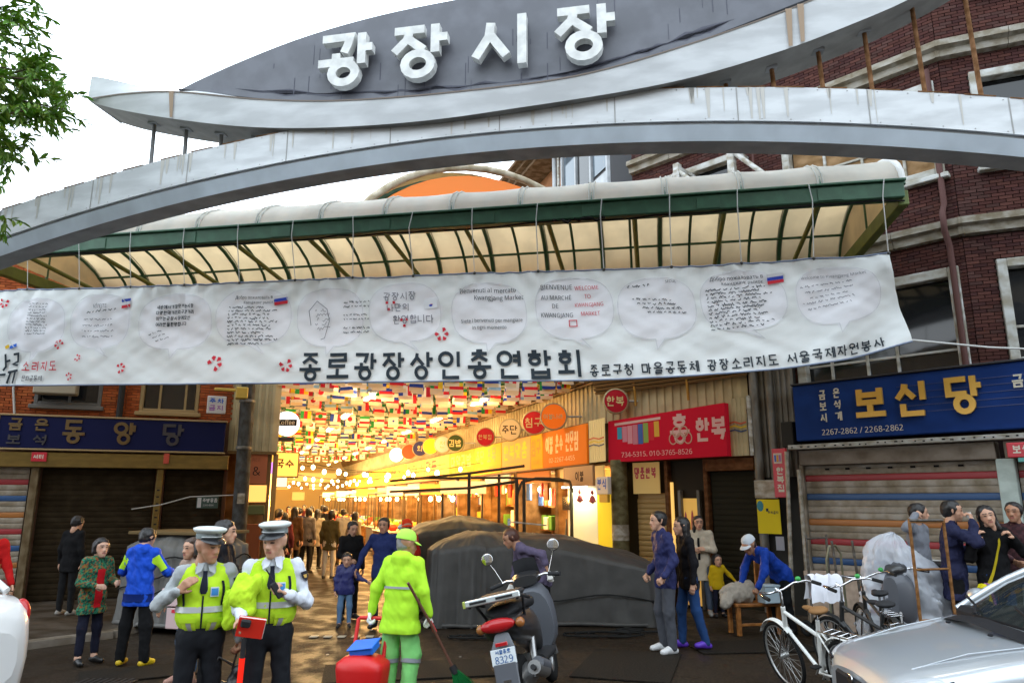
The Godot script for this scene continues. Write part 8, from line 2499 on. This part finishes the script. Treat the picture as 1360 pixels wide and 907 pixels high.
	part("pull_handle", M.new().tube([Vector3(-.16, .3, .14), Vector3(-.16, hy, .0), Vector3(-.14, hy + .015, 0), Vector3(.14, hy + .015, 0), Vector3(.16, hy, 0), Vector3(.16, .3, .14)], .019, 8), red, rc)
	var st := []
	for y in [[.12, .20, .15], [.2, .22, .17], [.36, .24, .18], [.42, .235, .175], [.47, .17, .13], [.50, .08, .07]]:
		var ring := PackedVector3Array()
		for k in 24:
			var an := TAU * k / 24
			var sq := 1.0 / pow(pow(absf(cos(an)), 4) + pow(absf(sin(an)), 4), .25)
			ring.append(Vector3(cos(an) * sq * y[1], y[0], .2 + sin(an) * sq * y[2]))
		st.append(ring)
	var bodym := M.new().grid(st, true); bodym.fan(st[-1], Vector3.UP); bodym.fan(st[0], Vector3.DOWN)
	part("bin", bodym, red, rc)
	for s in [-.2, .2]: part("wheel", M.new().tube(range(14).map(func(k): return Vector3(s, .1 + sin(TAU * k / 14) * .07, .2 + cos(TAU * k / 14) * .07)), .03, 6, true), mats.tyre, rc)
	var dp := thing("dustpan", "bright blue dustpan lying on top of the red litter cart", "dustpan", Transform3D(Basis(Vector3.UP, -.25) * Basis(Vector3.RIGHT, .3) * Basis(Vector3.BACK, .15), Vector3(lh.x + .0, .54, lh.z + .2)))
	part("tray", M.new().box(Vector3(0, 0, 0), Vector3(.25, .07, .18), .015), mat("pan_blue", Color(.015, .16, .75), .35), dp)
	part("rim", M.new().box(Vector3(0, .04, 0), Vector3(.27, .015, .2), .005), mats.pan_blue, dp)
	var bluej := cloth("jacket_blue", Color(.012, .07, .50), .6)
	var d := person("man in bright blue hooded jacket with lime shoulders seen from behind", Vector3(-4.52, 0, -9.25), 172.0, {
		"h": 1.57, "hy": -10.0, "hp": 14.0, "top": bluej, "trousers": black, "shoes": mat("shoe_yellow", Color(.62, .42, .01), .5), "hem": .14, "bulk": 1.1, "hood": true, "leg": 1.2, "hair": "short", "wrinkle": .025, "flare": 1.02,
		"ra": [Vector3(-.5, -.8, .25), Vector3(.3, -.05, .9)], "la": [Vector3(.5, -.8, .25), Vector3(-.3, -.05, .9)], "rl": [Vector3(-.14, -1, .0), Vector3(-.05, -1, -.02)], "ll": [Vector3(.14, -1, .0), Vector3(.05, -1, -.02)], "curl": [1.0, 1.0]})
	d["V2"] = d.J
	strip(d, "navy_hem", cloth("hem_navy", Color(.006, .02, .13), .6), PI - 1.5, PI + 1.5, -.12, -.02, .006, 20, 4)
	for e in 2:
		var sh: Vector3 = d.shl[e]; var el: Vector3 = d.el[e]
		var ax := (el - sh).normalized()
		var pm := M.new()
		var rows := []
		for j in 5:
			var row := PackedVector3Array()
			for k in 9:
				var an := lerpf(-.9, .9, k / 8.0)
				var o1: Vector3 = (-d.fz * cos(an) + (d.lx if e == 1 else -d.lx) * (sin(an) + .35)).normalized()
				o1 = (o1 - ax * o1.dot(ax)).normalized()
				var cc := sh.lerp(el, lerpf(.12, .85, j / 4.0))
				var h := .02
				while h < .2 and sdf_at(d.J, cc + o1 * h, .016) < .0: h += .004
				row.append(cc + o1 * (h + .004))
			rows.append(row)
		part("lime_patch", pm.grid(rows), cloth("patch_lime", Color(.42, .72, .03), .6), d.o)
	var pal := [Color(.012, .03, .025), Color(.02, .13, .07), Color(.03, .19, .10), Color(.012, .05, .04), Color(.26, .06, .02), Color(.2, .13, .03)]
	var floral := func(p: Vector3) -> Color:
		var n := noise.get_noise_3d(p.x * 2600, p.y * 2600, p.z * 2600)
		return pal[clampi(int((n + .42) * 7.0), 0, 5)]
	var e := person("short woman in green floral coat over a red top, facing the blue jacket man", Vector3(-5.13, 0, -9.35), 62.0, {
		"h": 1.44, "hy": -8.0, "top": cloth("floral", Color(1, 1, 1)), "top_colours": floral, "trousers": cloth("navy_trousers", Color(.014, .015, .028)), "shoes": shoe_b, "hair": "perm", "hem": .22, "bulk": 1.12, "flare": 1.1, "skin": Color(.55, .32, .22), "cuff": .18,
		"ra": [Vector3(-.2, -.95, .1), Vector3(.3, -.1, .9)], "la": [Vector3(.2, -.95, .1), Vector3(-.25, .0, .9)], "curl": [.8, .8]})
	e["V2"] = e.J
	strip(e, "red_top", cloth("top_red", Color(.45, .01, .015)), -.42, .42, -.14, .40, .008, 6, 16)
	person("man in all black clothes with his back turned before the dark shutter", Vector3(-7.3, .09, -12.5), 165.0, {
		"h": 1.56, "cell": 1.3, "top": black, "trousers": cloth("charcoal", Color(.014, .014, .015)), "shoes": mat("shoe_pale", Color(.3, .28, .25), .6), "hem": .14, "hp": 10.0})
	person("man in black jacket standing between the two officers, facing right", Vector3(-3.11, 0, -8.0), 85.0, {
		"h": 1.70, "top": cloth("jacket_black", Color(.013, .013, .016), .6), "trousers": black, "shoes": shoe_b, "hy": 10.0, "la": [Vector3(.2, -.9, .3), Vector3(-.1, .1, .95)]})
	var w := person("woman with brown hair half hidden behind the left officer", Vector3(-3.50, 0, -8.35), -30.0, {
		"h": 1.50, "top": cloth("cardigan_beige", Color(.35, .25, .2)), "trousers": cloth("jeans_pale", Color(.10, .16, .26)), "shoes": mat("shoe_rose", Color(.45, .25, .2), .6), "hair": "bob", "hair_mat": mat("hair_brown", Color(.05, .025, .015), .45), "cuff": .25, "ra": [Vector3(-.35, -.9, .1), Vector3(-.3, -.8, .4)]})
	var pb := thing("shopping_bag", "pale pink paper bag with red print beside the left officer's elbow", "bag", Transform3D(Basis(Vector3.UP, -.2), Vector3(-3.38, .66, -7.75)))
	part("paper", M.new().box(Vector3(0, .1, 0), Vector3(.18, .2, .1), .006), mat("paper_pink", Color(.58, .42, .42), .7), pb)
	part("upper_box", M.new().box(Vector3(-.06, .3, 0), Vector3(.2, .17, .12), .006), mats.paper_pink, pb)
	part("red_print", M.new().box(Vector3(.02, .17, .052), Vector3(.1, .03, .003)), mats.print_red, pb)
	for s in [-.05, .05]: part("handle", M.new().tube([Vector3(s, .22, 0), Vector3(s, .5, 0), Vector3(-.02, .6, 0)], .005, 5), mats.cord_white, pb)
	person("person in red jacket cut off by the left edge of the picture", Vector3(-6.62, 0, -9.5), 30.0, {
		"h": 1.68, "cell": 1.3, "top": cloth("jacket_red", Color(.45, .012, .012)), "trousers": black, "shoes": shoe_b, "la": [Vector3(.25, -.9, .1), Vector3(.3, -.8, .4)]})
	var navy := cloth("padded_navy", Color(.018, .022, .12), .5)
	person("small boy in navy padded jacket and pale jeans holding a man's hand", Vector3(-2.60, 0, -11.9), 12.0, {
		"h": 1.08, "cell": 1.15, "head": 1.04, "top": navy, "trousers": cloth("jeans_light", Color(.10, .18, .30)), "shoes": shoe_b, "bulk": 1.12, "hem": .1, "wrinkle": .03, "la": [Vector3(.4, -.7, .1), Vector3(.6, -.2, .3)], "hp": 8.0})
	person("woman in black coat looking down just behind the small boy", Vector3(-2.72, 0, -12.7), 35.0, {
		"h": 1.56, "cell": 1.15, "top": black, "trousers": black, "shoes": shoe_b, "hem": .3, "hair": "short", "hp": 18.0, "ra": [Vector3(-.2, -.95, .15), Vector3(.3, -.2, .8)]})
	person("middle aged man in dark blue polo shirt striding out of the alley", Vector3(-2.02, 0, -11.9), -6.0, {
		"h": 1.64, "cell": 1.05, "top": cloth("polo_navy", Color(.020, .030, .105)), "top_name": "polo_shirt", "trousers": cloth("slate", Color(.02, .022, .03)), "shoes": shoe_b, "skin": SKIN2, "girth": 1.08, "shoulders": .19,
		"ra": [Vector3(-.5, -.85, .1), Vector3(-.35, -.9, .15)], "la": [Vector3(.25, -.95, 0), Vector3(.1, -.95, .2)], "rl": [Vector3(-.06, -1, .12), Vector3(0, -1, -.05)], "ll": [Vector3(.06, -1, -.12), Vector3(.02, -1, -.2)]})
	var rw := person("stall worker in red cap and apron behind the street cleaner", Vector3(-1.86, 0, -13.2), 20.0, {
		"h": 1.56, "cell": 1.3, "top": cloth("apron_red", Color(.5, .03, .02)), "trousers": black, "shoes": shoe_b, "hair": "nape"})
	cap(rw, cloth("cap_red", Color(.7, .05, .015)))
	person("man in mauve shirt bending behind the scooter with white work gloves", Vector3(.42, 0, -10.45), -82.0, {
		"h": 1.70, "lean": 40.0, "hp": 22.0, "top": cloth("shirt_mauve", Color(.11, .09, .15)), "top_name": "shirt", "trousers": black, "shoes": shoe_b, "hair_mat": mat("hair_auburn", Color(.07, .022, .012), .5), "gloves": true, "skin": SKIN2, "hem": .06, "sleeve": .5,
		"ra": [Vector3(-.2, -.7, .7), Vector3(0, -.5, .8)], "la": [Vector3(.22, -.75, -.55), Vector3(.1, -.85, .35)], "curl": [.8, .9], "rl": [Vector3(-.08, -1, .2), Vector3(0, -1, -.15)], "ll": [Vector3(.08, -1, -.05), Vector3(0, -1, -.15)]})
	var cm := person("man in navy zip jacket and grey trousers walking left beside a woman", Vector3(2.02, 0, -10.0), -78.0, {
		"h": 1.77, "top": cloth("zip_navy", Color(.026, .030, .095), .6), "trousers": cloth("chino_grey", Color(.065, .068, .08)), "shoes": mat("trainer_white", Color(.6, .6, .6), .5), "hem": .1, "leg": 1.1, "lean": 3.0, "wrinkle": .022,
		"la": [Vector3(.22, -.95, -.12), Vector3(0, -.75, .65)], "ra": [Vector3(-.22, -.95, -.1), Vector3(0, -.75, .65)], "rl": [Vector3(-.04, -1, .12), Vector3(0, -1, -.1)], "ll": [Vector3(.05, -1, .05), Vector3(.0, -1, -.08)], "curl": [1.2, 1.2]})
	cm["V2"] = cm.J
	var cw := person("woman in black jacket, blue jeans and violet trainers beside the navy jacket man", Vector3(2.38, 0, -10.25), -84.0, {
		"h": 1.69, "top": cloth("jacket_soft_black", Color(.012, .011, .013)), "trousers": cloth("jeans_blue", Color(.02, .055, .16)), "shoes": mat("trainer_violet", Color(.10, .03, .42), .5), "hair": "long", "hem": .1, "lean": 3.0,
		"rl": [Vector3(-.04, -1, .2), Vector3(0, -1, .02)], "ll": [Vector3(.05, -1, -.12), Vector3(0, -1, -.3)], "heel": [.0, -.02]})
	var wc := person("woman in cream coat with folded arms before the lit shop door", Vector3(3.27, 0, -13.1), -22.0, {
		"h": 1.64, "cell": 1.15, "top": cloth("coat_cream", Color(.50, .44, .35)), "trousers": cloth("jeans_grey", Color(.10, .13, .19)), "shoes": mats.shoe_pale, "hair": "long", "hem": .34, "flare": 1.15, "bulk": 1.08, "girth": .95, "cuff": .12, "hy": 18.0,
		"ra": [Vector3(-.25, -.9, .15), Vector3(.85, .1, .5)], "la": [Vector3(.25, -.9, .15), Vector3(-.85, .05, .5)]})
	wc["V2"] = wc.J
	strip(wc, "dark_scarf", black, -.2, .12, .05, .44, .016, 4, 10)
	person("small child in yellow jacket beside the woman in the cream coat", Vector3(3.5, 0, -12.95), 10.0, {
		"h": .98, "cell": 1.2, "head": 1.05, "top": cloth("jacket_yellow", Color(.55, .36, .01)), "trousers": cloth("navy_trousers", Color(.014, .015, .028)), "shoes": shoe_b, "hair": "bob", "la": [Vector3(.6, -.7, .1), Vector3(.5, -.6, .3)]})
	var bl := person("man in royal blue jacket and white cap bending over a bench", Vector3(4.0, 0, -11.3), -72.0, {
		"h": 1.66, "lean": 52.0, "hp": 32.0, "top": cloth("jacket_royal", Color(.010, .045, .30), .6), "trousers": black, "shoes": shoe_b, "hem": .08, "bulk": 1.1, "skin": SKIN2, "wrinkle": .02, "hair": "nape",
		"ra": [Vector3(-.2, -.3, .95), Vector3(.2, -.2, .95)], "la": [Vector3(.2, -.35, .95), Vector3(-.1, -.2, .95)], "arms_local": true, "curl": [1.2, 1.2], "rl": [Vector3(-.1, -1, .2), Vector3(0, -1, -.2)], "ll": [Vector3(.1, -1, .05), Vector3(0, -1, -.2)]})
	cap(bl, cloth("cap_white", Color(.55, .6, .66), .7))
	person("man in grey shirt and dark waistcoat with one hand raised to his head", Vector3(5.36, .09, -9.95), 40.0, {
		"h": 1.78, "top": cloth("shirt_ash", Color(.20, .21, .24)), "trousers": black, "shoes": shoe_b, "hy": 30.0, "ra": [Vector3(-.92, .12, .2), Vector3(.75, .62, .15)], "hands": [Vector3(.9, .2, .2), null], "curl": [.7, .6]})
	var nj := person("man in dark navy jacket drinking with hand at his mouth, right of the raised-arm man", Vector3(5.36, .09, -9.2), 62.0, {
		"h": 1.82, "top": cloth("parka_navy", Color(.018, .020, .052), .6), "trousers": black, "shoes": shoe_b, "bulk": 1.08, "hem": .3, "wrinkle": .022, "hy": 8.0, "hair": "short", "la": [Vector3(.25, -.85, .3), Vector3(-.1, .3, .85)], "ra": [Vector3(-.3, -.4, .75), Vector3(.45, .88, -.1)], "curl": [1.0, 1.1], "palms": [Vector3(.3, -.2, -.9), null]})
	var cup := thing("paper_cup", "white paper cup at the mouth of the man in the dark navy jacket", "cup", Transform3D(Basis(Vector3.BACK, .5), Transform3D(Basis(Vector3.UP, deg_to_rad(62)), Vector3(5.36, .09, -9.2)) * (nj.wr[0] + nj.wd[0] * .07 + Vector3(.03, .0, -.01))))
	part("cup", M.new().lathe([Vector2(0, -.045), Vector2(.026, -.045), Vector2(.036, .045), Vector2(.033, .045), Vector2(.024, -.04)], 14), mat("paper_white", Color(.65, .65, .63), .7), cup)
	var bw := person("woman in black top with yellow shoulder strap tilting her head to the left", Vector3(5.76, .09, -9.05), -8.0, {
		"h": 1.76, "hr": 14.0, "hy": -15.0, "top": cloth("top_black", Color(.009, .009, .010)), "trousers": cloth("jeans_deep", Color(.014, .04, .12)), "shoes": shoe_b, "hair": "long", "girth": 1.08, "side": -3.0,
		"ra": [Vector3(-.3, -.85, .2), Vector3(.15, .8, .4)], "la": [Vector3(.5, -.75, .2), Vector3(-.55, .75, .3)], "curl": [.9, 1.0]})
	bw["V2"] = bw.J
	var ys := cloth("strap_yellow", Color(.42, .32, .015))
	var sm := M.new()
	var srows := []
	for j in 15:
		var u := j / 14.0
		var row := PackedVector3Array()
		for k2 in 3:
			var an := lerpf(.45, -1.0, u) + (k2 - 1) * .13
			var cc: Vector3 = bw.H + bw.t * (lerpf(.44, -.12, u) + (k2 - 1) * .012) * bw.k
			var dd: Vector3 = bw.fz * cos(an) + bw.lx * sin(an)
			var h2 := .05
			while h2 < .4 and sdf_at(bw.V, cc + dd * h2, .016) < .0: h2 += .005
			row.append(cc + dd * (h2 + .014))
		srows.append(row)
	part("bag_strap", sm.grid(srows), ys, bw.o)
	var yb := thing("shoulder_bag", "bright yellow bag at the hip of the woman in the black top", "bag", Transform3D(Basis(Vector3.UP, .1) * Basis(Vector3.BACK, .2), Vector3(5.5, .80, -8.86)))
	part("bag_body", M.new().box(Vector3(0, 0, 0), Vector3(.1, .34, .12), .03), mat("bag_yellow", Color(.6, .5, .01), .6), yb)
	part("trim", M.new().box(Vector3(.05, 0, .02), Vector3(.02, .34, .1), .008), mats.bar_violet, yb)
	person("man in maroon checked shirt and glasses at the right edge", Vector3(6.42, .09, -9.55), -30.0, {
		"h": 1.80, "skin": SKIN2, "top": cloth("check_maroon", Color(1, 1, 1)), "top_name": "shirt", "trousers": cloth("olive_trousers", Color(.05, .035, .012)), "shoes": shoe_b, "hy": -20.0,
		"top_colours": func(p: Vector3) -> Color: return Color(.075, .032, .036) if (int(floor(p.x * 22)) + int(floor(p.y * 22))) % 2 == 0 else Color(.05, .025, .03),
		"ra": [Vector3(-.2, -.9, .25), Vector3(.55, -.3, .75)], "la": [Vector3(.25, -.95, .1), Vector3(-.3, -.6, .7)]})
	var tops := {"black": [Color(.012, .012, .013), "black coat"], "maroon": [Color(.14, .03, .03), "maroon jacket"], "grey": [Color(.16, .15, .14), "grey jacket"], "plaid": [Color(.26, .22, .16), "pale checked jacket"], "olive": [Color(.07, .06, .025), "olive jacket"], "brown": [Color(.10, .05, .02), "brown coat"], "navy": [Color(.02, .025, .07), "navy jacket"], "white": [Color(.5, .48, .42), "white jacket"], "red": [Color(.4, .04, .02), "red jacket"], "tan": [Color(.30, .2, .09), "tan jacket"]}
	var list := [[377, 16.8, "black", "black", 175, 1.72, "nearest the glowing tube"], [385, 17.6, "maroon", "black", 185, 1.62, "behind the right officer's hat"], [398, 19.5, "brown", "black", 170, 1.74, "walking away at the crowd's left"], [405, 23.0, "navy", "tan", 190, 1.68, "far down the alley's left"], [416, 20.5, "grey", "black", 165, 1.70, "in the crowd's middle"], [428, 21.5, "plaid", "black", 178, 1.66, "in the crowd's middle"], [438, 25.0, "black", "navy", 182, 1.72, "deep in the alley"], [446, 19.0, "olive", "white", 172, 1.66, "in white trousers at the crowd's right"], [452, 26.0, "red", "black", 0, 1.6, "coming out of the deep alley"], [391, 26.0, "tan", "black", 5, 1.7, "coming out along the left wall"], [420, 29.0, "white", "black", 180, 1.68, "small and deep in the alley"], [434, 31.0, "brown", "black", 175, 1.72, "smallest, deep in the alley"], [462, 23.0, "grey", "brown", 200, 1.64, "beside the food stalls"], [411, 33.0, "maroon", "navy", 0, 1.7, "at the far end of the alley"], [476, 20.0, "plaid", "black", 150, 1.6, "bending towards the food stalls"], [370, 19.0, "white", "black", 178, 1.6, "hugging the left wall"]]
	for k in list.size():
		var q = list[k]
		var x: float = (q[0] - 680.0) / 966.0 * q[1] * 1.0
		person("passer-by in %s and %s trousers, %s" % [tops[q[2]][1], q[3], q[6]], Vector3(x, 0, -q[1]), q[4], {
			"h": q[5], "cell": 2.1, "top": cloth("crowd_" + q[2], tops[q[2]][0]), "trousers": cloth("crowd_" + q[3], tops[q[3]][0]), "shoes": shoe_b, "hair": ["short", "bob", "long"][k % 3], "hem": .1 + .08 * (k % 3), "rl": [Vector3(-.06, -1, .08 * (k % 3 - 1)), Vector3(0, -1, -.1)], "ll": [Vector3(.06, -1, -.08 * (k % 3 - 1)), Vector3(0, -1, -.1)]}, "crowd in the market alley")
